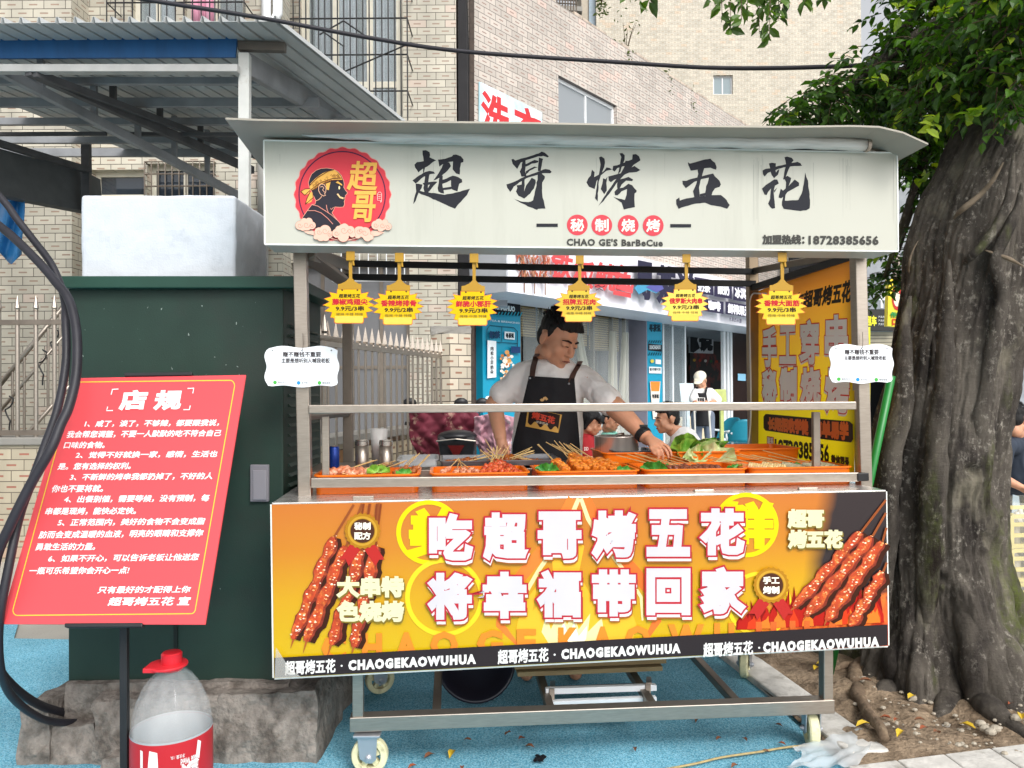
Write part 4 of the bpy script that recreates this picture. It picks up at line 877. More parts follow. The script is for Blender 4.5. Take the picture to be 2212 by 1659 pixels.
cab = thing('electric_cabinet', at(380, 1470, d=2.83), 'dark green steel utility cabinet on a rough concrete plinth behind the red board', 'cabinet')
V = vbox(147, 612, 1472, 622, 2.83, 3.38); m = MB(); m.hexa(V); m.build('body', M_green, cab, bevel=.006)
k = MB(); V2 = vbox(122, 642, 622, 596, 2.79, 3.42); k.hexa(V2); k.build('roof', mat('green roof paint', '#1f4236', rough=.5, var=.15, bump=.2, bscale=200, bdist=.002), cab, bevel=.004)
k = MB(); k.slab([at(376, 1465, d=2.829), at(384, 1465, d=2.829), at(384, 1340, d=2.829), at(376, 1340, d=2.829)], FD*-.004); k.build('door_seam', mat('seam green', '#101c18', rough=.7), cab)
k = MB(); k.hexa(vbox(540, 580, 1084, 1004, 2.815, 2.83)); lat = k.build('latch', mat('grey plastic latch', '#7c7a80', rough=.45, var=.06), cab, bevel=.003)
k = MB(); k.hexa(vbox(546, 575, 1080, 1016, 2.81, 2.816)); k.build('flap', mat('grey plastic flap', '#88868c', rough=.4, var=.05), lat, bevel=.002)
k = MB()
for i in range(34):                                         # side louvres
    t = i/34; a = V[1].lerp(V[5], .05+.88*t); b2 = V[2].lerp(V[6], .05+.88*t); r = (b2-a).normalized(); k.hexa([p for z in (0, .011) for p in (a+r*.06+Vector((0, 0, z)), a+r*.06+RT*.012*(1-z*80)+Vector((0, 0, z)), b2-r*.06+RT*.012*(1-z*80)+Vector((0, 0, z)), b2-r*.06+Vector((0, 0, z)))])
k.build('louvre_panel', M_green, cab)
k = MB()
for i in range(46):                                         # paint chips
    x, y = random.uniform(160, 600), random.choice((random.uniform(640, 820), random.uniform(640, 1450))); s = random.uniform(.4, 1.7); q = [(x+s*random.uniform(-1, 1)+a, y+s*random.uniform(-2, 2)+b2) for a, b2 in ((-s, -s), (s, -s*.6), (s*.7, s), (-s*.5, s*1.3))]
    k.poly([at(*p, d=2.8275) for p in q])
k.build('paint_chips', mat('chipped undercoat', '#8d9a92', rough=.8), cab)
M_plinth = mat('old plinth concrete', '#8a827a', rough=.95, var=.3, vscale=22, bump=1, bscale=55, bdist=.014, col2='#5a524b', cscale=10, cthr=(.45, .65))
pth = thing('concrete_plinth', at(380, 1620, d=2.7), 'crumbling grey concrete plinth under the green cabinet with cables entering it', 'plinth')
def pb(x0, x1, yb0, yb1, yt0, yt1, d0=2.69, d1=3.5, dt=.09):
    f = [at(x0, yb0, d=d0), at(x1, yb1, d=d0)]; k = Vector((FD.x, FD.y, 0)).normalized(); t = [at(x0+8, yt0, d=d0+dt*.5), at(x1-6, yt1, d=d0+dt*.5)]
    for p in f: p.z = -.02
    return [f[0], f[1], f[1]+k*(d1-d0), f[0]+k*(d1-d0), t[0], t[1], t[1]+k*(d1-d0-dt), t[0]+k*(d1-d0-dt)]
m = MB(); rough_block(m, pb(39, 112, 1634, 1631, 1528, 1520), (6, 10, 8), .02); rough_block(m, pb(196, 686, 1628, 1609, 1512, 1492), (36, 12, 10), .022)
rough_block(m, pb(100, 205, 1632, 1628, 1572, 1566), (8, 8, 6), .014); rough_block(m, pb(100, 205, 1632, 1628, 1500, 1500, d0=2.92), (8, 8, 6), .014)
V3 = [p+Vector((0, 0, 0)) for p in vbox(140, 622, 1500, 1466, 2.80, 3.44)]; rough_block(m, [Vector((p.x, p.y, .1)) for p in V3[:4]]+[Vector((p.x, p.y, V[0].z+.004)) for p in V3[4:]], (30, 8, 3), .012)
rough_block(m, pb(215, 300, 1700, 1690, 1640, 1628, d0=2.62, d1=2.72, dt=.02), (8, 3, 3), .01)
m.build('block', M_plinth, pth, smooth=False, fix=False)
# foam box
M_foam = mat('white polystyrene', '#c8cdd4', rough=.75, var=.05, vscale=20, bump=.35, bscale=160, bdist=.003, col2='#a6adb5', cscale=6, cthr=(.6, .8))
F0 = vbox(174, 508, 588, 421, 2.87, 3.25); m = MB(); z0 = V2[4].z+.004
for p in F0[:4]: p.z = z0
ct = sum((Vector(p) for p in F0), Vector())/8
F0 = [p if i > 3 else ct+(p-ct)*1 for i, p in enumerate(F0)]
rough_block(m, F0, (26, 26, 14), .003, 14)
m.grid(lambda u, v: F0[0].lerp(F0[1], u).lerp(F0[3].lerp(F0[2], u), v), 2, 2)
fb = m.build('foam_box', M_foam, None, smooth=False, fix=True, bevel=0); tag(fb, 'white polystyrene foam box resting on top of the green cabinet', 'foam box')
md = fb.modifiers.new('weld', 'WELD'); md.merge_threshold = .008; md = fb.modifiers.new('bevel', 'BEVEL'); md.width = .018; md.segments = 3; md.angle_limit = R(50)
# red rules board
rb = thing('rules_board', at(270, 1781, d=2.32), 'tilted red board of white shop rules on a thin black pole', 'sign')
BL, BRc, TR_ = at(0, 1348, d=2.25), at(443, 1349, d=2.25), at(531, 810, d=2.63); PB = Plane.of(BL, BRc, TR_); TL = PB.at(155, 817)
m = MB(); m.slab([BL, BRc, TR_, TL], PB.n*-.006); m.build('board', mat('coral red board', '#dc474d', rough=.5, var=.03, vscale=2), rb)
pr = Print(PB, 4); bz = lambda x, y: (x*.3751, 760.4+y*.3751)
bor = []
for (cx, cy), a0 in (((448, 205), 180), ((1325, 195), 270), ((1100, 1475), 0), ((100, 1485), 90)):
    for i in range(7): a = R(a0+i*15); bor.append(bz(cx+26*math.cos(a), cy+32*math.sin(a)))
pr.line(bor, 1.9, '#e7c53c', closed=True)
LN = [('1、咸了，淡了，不够辣，都要跟我说，', 485, 1258, 395, 432, 388, 425), ('我会帮您调整，不要一人默默的吃不符合自己', 382, 1268, 455, 495, 448, 485), ('口味的食物。', 365, 600, 517, 555, 516, 553), ('2、觉得不好就换一家，感情，生活也', 433, 1247, 575, 612, 568, 605), ('是。您有选择的权利。', 330, 750, 640, 678, 636, 674), ('3、不新鲜的烤串我都扔掉了，不好的人', 400, 1220, 702, 740, 694, 733), ('你也不要将就。', 295, 590, 767, 808, 765, 805), ('4、出餐别催，需要等候，没有预制，每', 367, 1200, 829, 868, 820, 860), ('串都是现烤，能快必定快。', 258, 780, 897, 938, 894, 934), ('5、正常范围内，美好的食物不会变成脂', 330, 1175, 962, 1002, 954, 994), ('肪而会变成温暖的血液，明亮的眼睛和支撑你', 220, 1165, 1032, 1074, 1020, 1062), ('勇敢生活的力量。', 202, 545, 1102, 1142, 1099, 1140), ('6、如果不开心，可以告诉老板让他送您', 275, 1140, 1170, 1210, 1160, 1200), ('一瓶可乐希望你会开心一点!', 165, 738, 1240, 1280, 1236, 1276), ('只有最好的才配得上你', 560, 1092, 1350, 1390, 1347, 1385), ('超哥烤五花 宣', 620, 1088, 1414, 1460, 1410, 1458)]
for t, x0, x1, a, b2, c, d in LN:
    h = (b2-a)*.25; pr.text(t, (bz(x0+h, a), bz(x1+h, c), bz(x1, d), bz(x0, b2)), '#f1e6e6', bold=.4 if t[0] != '超' else .7, shear=.06)
for t, x0, x1 in (('店', 690, 830), ('规', 890, 1030)): pr.text(t, (bz(x0+18, 226), bz(x1+18, 224), bz(x1, 326), bz(x0, 328)), '#f1e6e6', bold=2.6)
for q in (((640, 245), (648, 215), (682, 213)), ((1080, 210), (1116, 208), (1110, 238)), ((620, 315), (614, 338), (650, 337)), ((1056, 332), (1090, 332), (1096, 308))): pr.line([bz(*p) for p in q], 2.2, '#f1e6e6')
pr.build('lettering', rb)
for q, d_ in ((((268, 812), (414, 810), (414, 803), (268, 805)), 0), (((139, 1355), (307, 1354), (307, 1345), (139, 1346)), 0)):
    k = MB(); k.slab([PB.at(x, y, .006) for x, y in q], PB.n*-.02); k.build('clamp', M_blk, rb, bevel=.002)
k = MB(); pf = at(270, 1781, d=2.34); pf.z = 0; ptop = PB.at(272, 1300, -.03); k.bar(Vector((pf.x, pf.y, .02)), Vector((pf.x, pf.y, ptop.z-.02)), .022, .022); k.bar(Vector((pf.x, pf.y, ptop.z-.02)), PB.at(330, 830, -.02), .022, .018, up=(1, 0, 0)); k.build('pole', M_blk, rb, bevel=.002)
k = MB(); k.lathe([(.17, 0), (.17, .012), (.03, .02), (.02, .05)], pf, 28); k.build('base', M_blk, rb)
# cables
def smooth_path(pts, n=6):
    out = []
    for i in range(len(pts)-1):
        p0, p1, p2, p3 = pts[max(i-1, 0)], pts[i], pts[i+1], pts[min(i+2, len(pts)-1)]
        for j in range(n):
            t = j/n; out.append(.5*((2*p1)+(p2-p0)*t+(2*p0-5*p1+4*p2-p3)*t*t+(3*p1-p0-3*p2+p3)*t**3))
    return out+[pts[-1]]
M_cable = mat('black rubber cable', '#24232a', rough=.5, var=.25, vscale=15)
ca = [(-120, 300, 2.75), (0, 425, 2.7), (35, 471, 2.68), (71, 517, 2.66), (113, 574, 2.62), (138, 641, 2.58), (142, 698, 2.53), (142, 786, 2.48), (124, 884, 2.42), (94, 970, 2.38), (67, 1045, 2.34), (41, 1120, 2.31), (18, 1229, 2.26), (-2, 1345, 2.24), (0, 1437, 2.30), (18, 1493, 2.42), (53, 1530, 2.54), (98, 1555, 2.66), (148, 1561, 2.76), (196, 1553, 2.9)]
cb_ = [(-120, 400, 2.72), (0, 489, 2.66), (42, 525, 2.62), (88, 571, 2.58), (120, 609, 2.55), (149, 648, 2.52), (165, 716, 2.47), (165, 804, 2.41), (150, 875, 2.36), (131, 918, 2.33), (110, 970, 2.30), (67, 1045, 2.28), (22, 1135, 2.26), (-10, 1215, 2.25), (-20, 1345, 2.26), (-10, 1430, 2.36), (25, 1480, 2.5), (80, 1520, 2.66), (140, 1540, 2.82), (190, 1543, 2.95)]
for q, r, lb in ((ca, .0125, 'thinner black cable drooping from upper left behind the thick cable into the plinth'), (cb_, .0145, 'thick black cable crossing the corner of the red board into the plinth')):
    k = MB(); k.tube(smooth_path([at(x, y, d=d) for x, y, d in q]), r, 10); tag(k.build('power_cable', M_cable, smooth=True), lb, 'cable')
k = MB(); k.tube(smooth_path([at(x, y, d=d) for x, y, d in ((150, -30, 4.2), (320, 0, 4.3), (560, 38, 4.4), (800, 82, 4.5), (1000, 111, 4.5), (1330, 134, 4.5), (1560, 147, 4.4), (1820, 143, 4.2), (1990, 128, 4.0), (2150, 100, 3.9))]), .0125, 8); tag(k.build('overhead_cable', M_cable, smooth=True), 'long black cable strung overhead across the whole street', 'cable')
# ------------------------------------------------------------------ grey sheet canopy
cn_ = thing('canopy', at(527, 1130, d=5.2), 'grey corrugated carport canopy with a blue front strip on steel posts', 'canopy')
M_sheet = mat('grey coated sheet', '#b2b5b5', rough=.5, metal=.1, var=.14, vscale=2.5); M_csteel = mat('grey painted steel', '#85878a', rough=.6, var=.22, vscale=6); M_cdark = mat('dark grimy steel', '#4c4c4e', rough=.7, var=.3, vscale=8)
zr = at(600, 45, d=4.92).z
fl, frr = at(-420, 49, d=4.92), at(600, 45, d=4.92); br_ = at(955, 330, d=7.66); bl = Vector((br_-frr)+fl); bl = Vector((fl.x+(br_.x-frr.x), fl.y+(br_.y-frr.y), zr))
br_.z = fl.z = frr.z = zr
m = MB(); nr = 26
prof = []
for i in range(nr):
    for t, h in ((0, 0), (.72, 0), (.79, .035), (.9, .035), (.97, 0)): prof.append(((i+t)/nr, h))
prof.append((1, 0)); n = len(prof)
vs = [fl.lerp(frr, t)+Vector((0, 0, h)) for t, h in prof]+[bl.lerp(br_, t)+Vector((0, 0, h)) for t, h in prof]
m.add(vs, [(i, i+1, n+i+1, n+i) for i in range(n-1)]); o = m.build('roof', M_sheet, cn_, fix=False); md = o.modifiers.new('t', 'SOLIDIFY'); md.thickness = .004
k = MB(); k.slab([at(-420, 128, d=5.16), at(508, 123, d=5.16), at(512, 78, d=5.16), at(-420, 80, d=5.16)], FD*.02); k.build('blue_strip', mat('faded blue sheet', '#1c5487', rough=.5, var=.18, vscale=5, stretch=(3, 3, .6)), cn_)
def cbar(nm, a, b2, w, h, m_=M_csteel): k = MB(); k.bar(at(*a[:2], d=a[2]), at(*b2[:2], d=b2[2]), w, h); return k.build(nm, m_, cn_, bevel=.003)
cbar('gutter', (-420, 150, 5.12), (516, 150, 5.12), .06, .05, mat('pale gutter', '#a6a6a4', rough=.5, var=.15))
cbar('post', (529, 118, 5.2), (527, 1135, 5.2), .07, .07, mat('white painted post', '#c6c7c3', rough=.5, var=.12, vscale=6, col2='#8f8578', cscale=4, cthr=(.6, .75)))
cbar('post', (-300, 118, 5.2), (-302, 1135, 5.2), .07, .07)
k = MB(); a, b2 = at(520, 112, d=5.2), at(822, 292, d=7.5); k.slab([at(520, 160, d=5.2), at(800, 318, d=7.5), b2, a], RT*.05); k.build('side_beam', M_csteel, cn_)
cbar('purlin_end', (516, 100, 5.2), (617, 103, 5.2), .05, .06, mat('rusty channel', '#5e5750', rough=.7, var=.3))
for y, d, xr_, w in ((176, 5.55, 560, .05), (222, 6.0, 690, .07), (263, 6.5, 760, .06), (303, 7.0, 830, .06), (330, 7.5, 900, .08)):
    cbar('purlin', (-300, y, d), (xr_, y, d), .04, w, M_csteel)
for x0, y0, x1, y1, m_ in ((-20, 140, 520, 425, M_csteel), (60, 152, 545, 368, M_cdark)):
    cbar('rafter', (x0, y0, 5.1), (x1, y1, 7.3), .05, .07, m_)
cbar('rafter', (75, 158, 5.1), (560, 340, 7.3), .04, .05, M_cdark)
for t in (.15, .33, .5, .66, .82):
    k = MB(); p = at(-20, 140, d=5.1).lerp(at(520, 425, d=7.3), t); k.bar(p, Vector((p.x, p.y, zr-.02)), .04, .04, up=(0, 1, 0)); k.build('strut', M_csteel, cn_)
for t in (.3, .5, .7):
    k = MB(); p = at(60, 152, d=5.1).lerp(at(545, 368, d=7.3), t); k.bar(p, Vector((p.x, p.y, zr-.02)), .04, .04, up=(0, 1, 0)); k.build('strut', M_cdark, cn_)
cbar('tie_rod', (-20, 290, 6.4), (230, 289, 6.4), .03, .03, M_cdark); cbar('tie_rod', (280, 290, 6.4), (640, 291, 6.4), .03, .03, M_cdark)
# neighbouring dark awning edge at the far left
aw = thing('awning', at(60, 380, d=6), 'dark grey folded awning edge hanging at the far left under the canopy', 'awning')
k = MB(); k.slab([at(-260, 250, d=5.4), at(-260, 370, d=5.4), at(192, 458, d=7.2), at(186, 372, d=7.2)], FD*.25); k.build('valance', mat('dark grey awning', '#4d5052', rough=.7, var=.2), aw)
k = MB(); k.bar(at(-260, 232, d=5.3), at(192, 368, d=7.1), .06, .05); k.bar(at(186, 300, d=7.1), at(188, 470, d=7.1), .07, .06); k.build('edge_bar', M_cdark, aw)
k = MB(); k.grid(lambda u, v: at(-8+58*u+4*math.sin(v*5), 400+(172-60*abs(u-.62))*v, d=6.6+.05*math.sin(u*9+v*4)), 14, 10); o = k.build('blue_tarp', mat('blue tarpaulin', '#2f77b0', rough=.45, var=.2, vscale=6), smooth=True, fix=False); tag(o, 'crumpled blue tarpaulin strip hanging against the far left wall', 'tarpaulin'); md = o.modifiers.new('t', 'SOLIDIFY'); md.thickness = .004
# ------------------------------------------------------------------ picket fences and outdoor stair
def picket(mb, p, h, r=.012):
    mb.tube([p, p+Vector((0, 0, h-.1))], r, 8); mb.lathe([(.012, h-.1), (.022, h-.095), (.016, h-.085), (.024, h-.07), (.002, h+.03)], p, 4 if r < .011 else 8)
WL = Wall(dpt(-420, 6.0), dpt(120, 6.0))
lw = thing('low_wall', WL.P(2, 0), 'stained low wall of red flecked tiles under the left picket fence', 'wall'); m = MB(); zc = WL.uz(50, 962)[1]; WL.faces(m, -.2, zc, th=.3); m.build('wall', T_low, lw, fix=False)
k = MB(); k.slab([WL.P(-.05, zc+.002, .03), WL.P(WL.len+.03, zc+.002, .03), WL.P(WL.len+.03, zc+.002, -.33), WL.P(-.05, zc+.002, -.33)], (0, 0, .06)); k.build('coping', M_conc, lw, bevel=.01)
fe = thing('picket_fence', WL.P(2, zc), 'stainless picket fence with spear tips on the low wall at far left', 'fence')
k = MB()
fz = zc+.06; ft = WL.pl.at(50, 646, -.1).z; r1 = WL.pl.at(50, 740, -.1).z; r2 = WL.pl.at(50, 1008, -.1).z
for z in (WL.uz(50, 694)[1], WL.uz(50, 936)[1]):
    q = MB(); q.bar(WL.P(-.05, z, -.1), WL.P(WL.len, z, -.1), .04, .04); q.build('rail', M_steeld, fe)
for i in range(15):
    px = 118-i*40; p = WL.pl.at(px, 900, -.1); p.z = fz; q = MB(); picket(q, p, ft-fz, .017); q.build('picket', M_steel, fe, smooth=False)
st = thing('outdoor_stair', at(100, 1180, d=7), 'dark outdoor steps climbing left wall with steel handrails and scrolls', 'stair')
k = MB()
A, B_ = at(30, 1075, d=7.0), at(182, 850, d=7.0)
for i in range(7):
    p = A.lerp(B_, i/6); q = A.lerp(B_, (i+1)/6); w = FD*.5; w.z = 0
    k.hexa([v+z for z in (Vector((0, 0, -.12)), Vector()) for v in (p, Vector((q.x+.06, q.y, p.z)), Vector((q.x+.06, q.y, p.z))+w, p+w)])
k.build('steps', mat('dark stair stone', '#57504a', rough=.8, var=.25), st)
for x0, y0, x1, y1, r in ((-60, 905, 158, 636, .022), (-60, 960, 158, 700, .014), (-60, 1075, 160, 822, .018)):
    k = MB(); k.tube([at(x0, y0, d=6.75), at(x1, y1, d=6.75)], r, 8); k.build('handrail', M_steel, st, smooth=True)
for i in range(9):
    t = i/8; k = MB(); k.tube([at(-50+205*t, 893-245*t, d=6.75), at(-50+205*t, 1062-240*t, d=6.75)], .011, 6); k.build('baluster', M_steel, st)
for cx, cy in ((92, 790), (118, 745), (20, 890)):
    k = MB(); k.tube([at(cx+10*math.sin(a*1.0)*(.5+.5*math.sin(a*.5)), cy-38+76*a/9.4+3*math.cos(a*2), d=6.74) for a in [i*.4 for i in range(25)]], .007, 5); k.build('scroll', M_blk, st)
# gate fence seen through the cart
GF0, GF1 = at(690, 800, d=4.6), at(952, 800, d=6.6)
gf = thing('gate_fence', at(820, 1180, d=5.5), 'silver spear tipped fence running back behind the cart to a tiled pier', 'fence')
gl = GF0.lerp(GF1, 0); z0 = .35
npk = 21
ztip = lambda t: at(690+(262*t), 684+(48*t), d=1).z
for i in range(npk):
    t = (i/(npk-1)); p = GF0.lerp(GF1, t); top = 1.3+(842-(682+ (705-682)*0))/1662*4.6
    p = Vector((p.x, p.y, z0)); k = MB(); picket(k, p, 1.3+(842-690)/1662*4.6-z0-.02, .0085); k.build('picket', M_steel, gf)
for hz in (1.3+(842-735)/1662*4.6, .5):
    k = MB(); a = Vector((GF0.x, GF0.y, hz)); b2 = Vector((GF1.x, GF1.y, hz)); k.bar(a-(b2-a)*.3, b2, .025, .045); k.build('rail', M_steel, gf)
k = MB(); k.bar(at(655, 723, d=4.7), at(742, 736, d=4.4), .03, .03); k.build('rail', M_steel, gf)
for px in (684, 702):
    k = MB(); p = at(px, 900, d=4.65); p.z = z0; picket(k, p, at(px, 690, d=4.65).z-z0, .012); k.build('picket', M_steel, gf)
# tiled pier and low wall behind the fence
WP = Wall(at(946, 842, d=6.9), at(1000, 842, d=6.75)); WP2 = Wall(at(1002, 842, d=6.75), at(1002, 842, d=6.75)+(at(1030, 842, d=7.1)-at(1002, 842, d=6.75)))
pier = thing('tiled_pier', WP.P(.1, 0), 'square tiled pier with crumbly top at the end of the spear fence', 'pillar')
pz = at(960, 725, d=6.9).z; m = MB(); WL2 = Wall(at(946, 842, d=6.9), at(972, 842, d=6.65)); WL3 = Wall(at(972, 842, d=6.65), at(1002, 842, d=6.85))
WL2.faces(m, 0, pz, th=.2); WL3.faces(m, 0, pz, th=.2); m.build('shaft', tile_mat('pier tiles', '#d8cdb9', '#5a5046', '#a06a50', w=.16, h=.1), pier, fix=False)
m = MB(); c = (WL2.p0+WL3.P(WL3.len, 0))/2; rough_block(m, [Vector((c.x+a*.17, c.y+b2*.14, pz+h)) for h in (.002, .07) for a, b2 in ((-1, -1), (1, -1), (1, 1), (-1, 1))], (8, 8, 3), .02); m.build('cap', M_conc, pier, fix=False)
WQ = Wall(at(700, 842, d=5.0), at(960, 842, d=7.2)); lq = thing('yard_wall', WQ.P(1, 0), 'low brown and cream checked wall behind the steel shakers', 'wall'); m = MB(); WQ.faces(m, -.1, at(800, 945, d=5.9).z, th=.2); m.build('wall', tile_mat('checked wall tiles', '#cfc0a2', '#5f5443', '#8a5a3c', w=.13, h=.1, pink='#8d6a48'), lq, fix=False)
k = MB(); zq = at(800, 945, d=5.9).z; k.slab([WQ.P(0, zq+.003, .04), WQ.P(WQ.len, zq+.003, .04), WQ.P(WQ.len, zq+.003, -.24), WQ.P(0, zq+.003, -.24)], (0, 0, .05)); k.build('coping', M_conc, lq)
# ------------------------------------------------------------------ the big fig tree, its leaves and roots
random.seed(5)
def bark_mat():
    m = bpy.data.materials.new('lichened bark'); m.use_nodes = True; t = m.node_tree; L = t.links; b = t.nodes['Principled BSDF']; b.inputs['Roughness'].default_value = .9; b.inputs['Specular IOR Level'].default_value = .2
    tc = t.nodes.new('ShaderNodeTexCoord'); N = t.nodes.new
    def nz(s, d=6, st=(1, 1, 1), r=.6):
        mp = N('ShaderNodeMapping'); mp.inputs['Scale'].default_value = st; L.new(tc.outputs['Object'], mp.inputs[0]); n = N('ShaderNodeTexNoise'); n.inputs['Scale'].default_value = s; n.inputs['Detail'].default_value = d; n.inputs['Roughness'].default_value = r; L.new(mp.outputs[0], n.inputs['Vector']); return n.outputs[0]
    def rng(o, a, c): r = N('ShaderNodeMapRange'); r.inputs[1].default_value = a; r.inputs[2].default_value = c; L.new(o, r.inputs[0]); return r.outputs[0]
    def mix(f, a, c):
        x = N('ShaderNodeMix'); x.data_type = 'RGBA'; L.new(f, x.inputs[0])
        for k, s in ((6, a), (7, c)):
            if isinstance(s, str): x.inputs[k].default_value = lin(s)
            else: L.new(s, x.inputs[k])
        return x.outputs[2]
    def mul(a, c): n = N('ShaderNodeMath'); n.operation = 'MULTIPLY'; L.new(a, n.inputs[0]); L.new(c, n.inputs[1]); return n.outputs[0]
    c = mix(rng(nz(9, 8, (1, 1, .35)), .35, .65), '#383330', '#716a61')
    c = mix(mul(rng(nz(42, 7, (1, 1, .7), .75), .53, .68), rng(nz(3.2, 6), .42, .58)), c, '#b6afa3')
    c = mix(rng(nz(4.5, 5, (1, 1, .5)), .58, .72), c, '#98917f')
    c = mix(mul(rng(nz(2.1, 5, (1.4, 1.4, .4)), .53, .66), rng(nz(40, 4), .3, .55)), c, '#5f6a2c')
    c = mix(rng(nz(6, 6, (1, 1, .3)), .62, .7), c, '#2a231e')
    L.new(c, b.inputs['Base Color'])
    bp = N('ShaderNodeBump'); bp.inputs['Strength'].default_value = 1; bp.inputs['Distance'].default_value = .03; L.new(nz(26, 10, (1, 1, .4), .75), bp.inputs['Height']); b2 = N('ShaderNodeBump'); b2.inputs['Strength'].default_value = .8; b2.inputs['Distance'].default_value = .008; L.new(nz(45, 6, (.5, .5, 2.4), .7), b2.inputs['Height']); L.new(bp.outputs[0], b2.inputs['Normal']); L.new(b2.outputs[0], b.inputs['Normal'])
    return m
M_bark = bark_mat()
M_root = mat('brown root bark', '#6e5c4a', rough=.92, var=.3, vscale=22, bump=.9, bscale=50, bdist=.012, col2='#96846c', cscale=12, cthr=(.5, .7))
TD = 3.5
prof_ = [(1560, 2035, 280), (1490, 2032, 250), (1440, 2030, 210), (1380, 2026, 185), (1300, 2022, 155), (1200, 2016, 140), (1028, 2014, 130), (930, 2028, 129), (831, 2047, 126), (733, 2060, 125), (618, 2084, 129), (536, 2094, 132), (456, 2112, 128), (400, 2130, 122), (310, 2170, 118), (210, 2215, 116), (100, 2250, 112), (-60, 2290, 108), (-300, 2330, 100), (-700, 2360, 90)]
rows = []
for y, x, hw in prof_:
    p = at(x, y, d=TD); rows.append((p, hw/FL*TD))
tree = thing('fig_tree', (rows[1][0].x, rows[1][0].y, 0), 'big old fig tree with lichened buttressed trunk and dark glossy crown right of the cart', 'tree')
def axis(v):
    f = v*(len(rows)-1); i = min(int(f), len(rows)-2); t = f-i
    def cr(k): return rows[max(0, min(len(rows)-1, k))]
    (a, ra), (b, rb_), (c, rc_), (d, rd) = cr(i-1), cr(i), cr(i+1), cr(i+2)
    q = .5*((2*b)+(c-a)*t+(2*a-5*b+4*c-d)*t*t+(3*b-a-3*c+d)*t**3); return q, rb_+(rc_-rb_)*t
def trunk_fn(u, v):
    c, r = axis(v); a = 2*math.pi*u; z = c.z; tw = a+.5*z*.6
    fl = max(0, 1-z/.75) if z > 0 else 1
    rid = .5*math.cos(5*tw+.6)+.35*math.cos(9*tw+2.1+z*.8)+.3*math.cos(3*tw-1.0)
    q = r*(.97+(.085+.17*fl*fl+.05*fl)*rid)
    d = Vector((math.cos(a), math.sin(a), 0)); p = c+d*q
    s = Vector((d.x*1.2, d.y*1.2, z*.55))
    f_ = noise.noise(Vector((a*5.5, z*.9, 3))); f2 = noise.noise(Vector((a*14, z*2.2, 8)))
    q = r*(.085*noise.noise(s*2.4)+.045*noise.noise(s*6+Vector((4, 1, 7)))+.022*noise.noise(s*17)-.11*max(0, .35-abs(f_)*3)-.05*max(0, .4-abs(f2)*3)+.018*noise.noise(s*40))
    for k, (aa, zz, rr, am) in enumerate(((R(-95), .95, .09, .05), (R(-60), .72, .08, .05), (R(-100), .55, .07, -.03), (R(-50), 1.55, .07, .05), (R(-80), .62, .06, -.035), (R(-120), .5, .07, .05))):
        e = ((a-aa+math.pi) % (2*math.pi)-math.pi)*r; g2 = (e*e+(z-zz)**2)/(rr*rr)
        if g2 < 6: q += am*math.exp(-g2)*(1-1.2*math.exp(-g2*8))
    return p+d*q
m = MB(); NU, NV = 260, 380
vs = [trunk_fn(i/NU, j/NV) for j in range(NV+1) for i in range(NU)]
m.add(vs, [(j*NU+i, j*NU+(i+1) % NU, (j+1)*NU+(i+1) % NU, (j+1)*NU+i) for j in range(NV) for i in range(NU)]); m.build('trunk', M_bark, tree, smooth=True, fix=False)
def root(pts, r0, r1, name='root', flat=True, off=0):
    q = []
    for x, y, k in pts:
        if k == 'g': p = at(x, y, z=.03); p.z = soil_z(p.x, p.y)+.02
        elif k < 1: p = at(x, y, z=k)
        else: p = at(x, y, d=k)
        q.append(p)
    q = smooth_path(q, 7); n = len(q); rr = [(r0+(r1-r0)*i/(n-1))*(1+.22*noise.noise(q[i]*9)) for i in range(n)]
    for i in range(n): q[i] = q[i]+Vector((noise.noise(q[i]*7), noise.noise(q[i]*7+Vector((5, 5, 5))), .4*noise.noise(q[i]*8)))*.018
    k = MB(); k.tube(q, rr, 12); return k.build(name, M_root, tree, smooth=True)
root([(1900, 1440, 'g'), (1862, 1445, 'g'), (1845, 1465, 'g'), (1860, 1525, 'g'), (1897, 1588, 'g'), (1912, 1612, 'g')], .04, .016)
root([(1930, 1465, 'g'), (1875, 1455, 'g'), (1840, 1442, 'g'), (1790, 1452, 'g')], .035, .008)
def buttress(ang, top, ln, r0, bend=0):
    a = R(ang); c0 = axis(.06)[0]; q = []; rr = []
    for k in range(7):
        z = top*(1-k/6)+.02*(k/6); v = 0; best = 9
        for i in range(40):
            zz = axis(i/60)[0].z
            if abs(zz-z) < best: best = abs(zz-z); v = i/60
        p = trunk_fn(((a-.0)/6.28318) % 1, v); inn = Vector((c0.x-p.x, c0.y-p.y, 0)).normalized(); q.append(p+inn*(r0*(1.05-.55*k/6))); rr.append(r0*(.35+.65*min(1, k/3)))
    d = Vector((math.cos(a), math.sin(a), 0)); p = q[-1]
    for k in range(1, 7):
        t = k/6; w = p+d*ln*t+Vector((-d.y, d.x, 0))*bend*t*t; w.z = soil_z(w.x, w.y)+.012-.05*t; q.append(w); rr.append(r0*(1-.82*t))
    q = smooth_path(q, 4); n = len(q); rr = [rr[min(len(rr)-1, int(i/4))]*(1-(i % 4)/4)+rr[min(len(rr)-1, int(i/4)+1)]*((i % 4)/4) for i in range(n)]
    q = [w+Vector((noise.noise(w*6), noise.noise(w*6+Vector((5, 5, 5))), .3*noise.noise(w*8)))*.022 for w in q]; rr = [r*(1+.3*noise.noise(w*10)) for r, w in zip(rr, q)]
    k = MB(); k.tube(q, rr, 14); k.build('root', M_bark, tree, smooth=True)
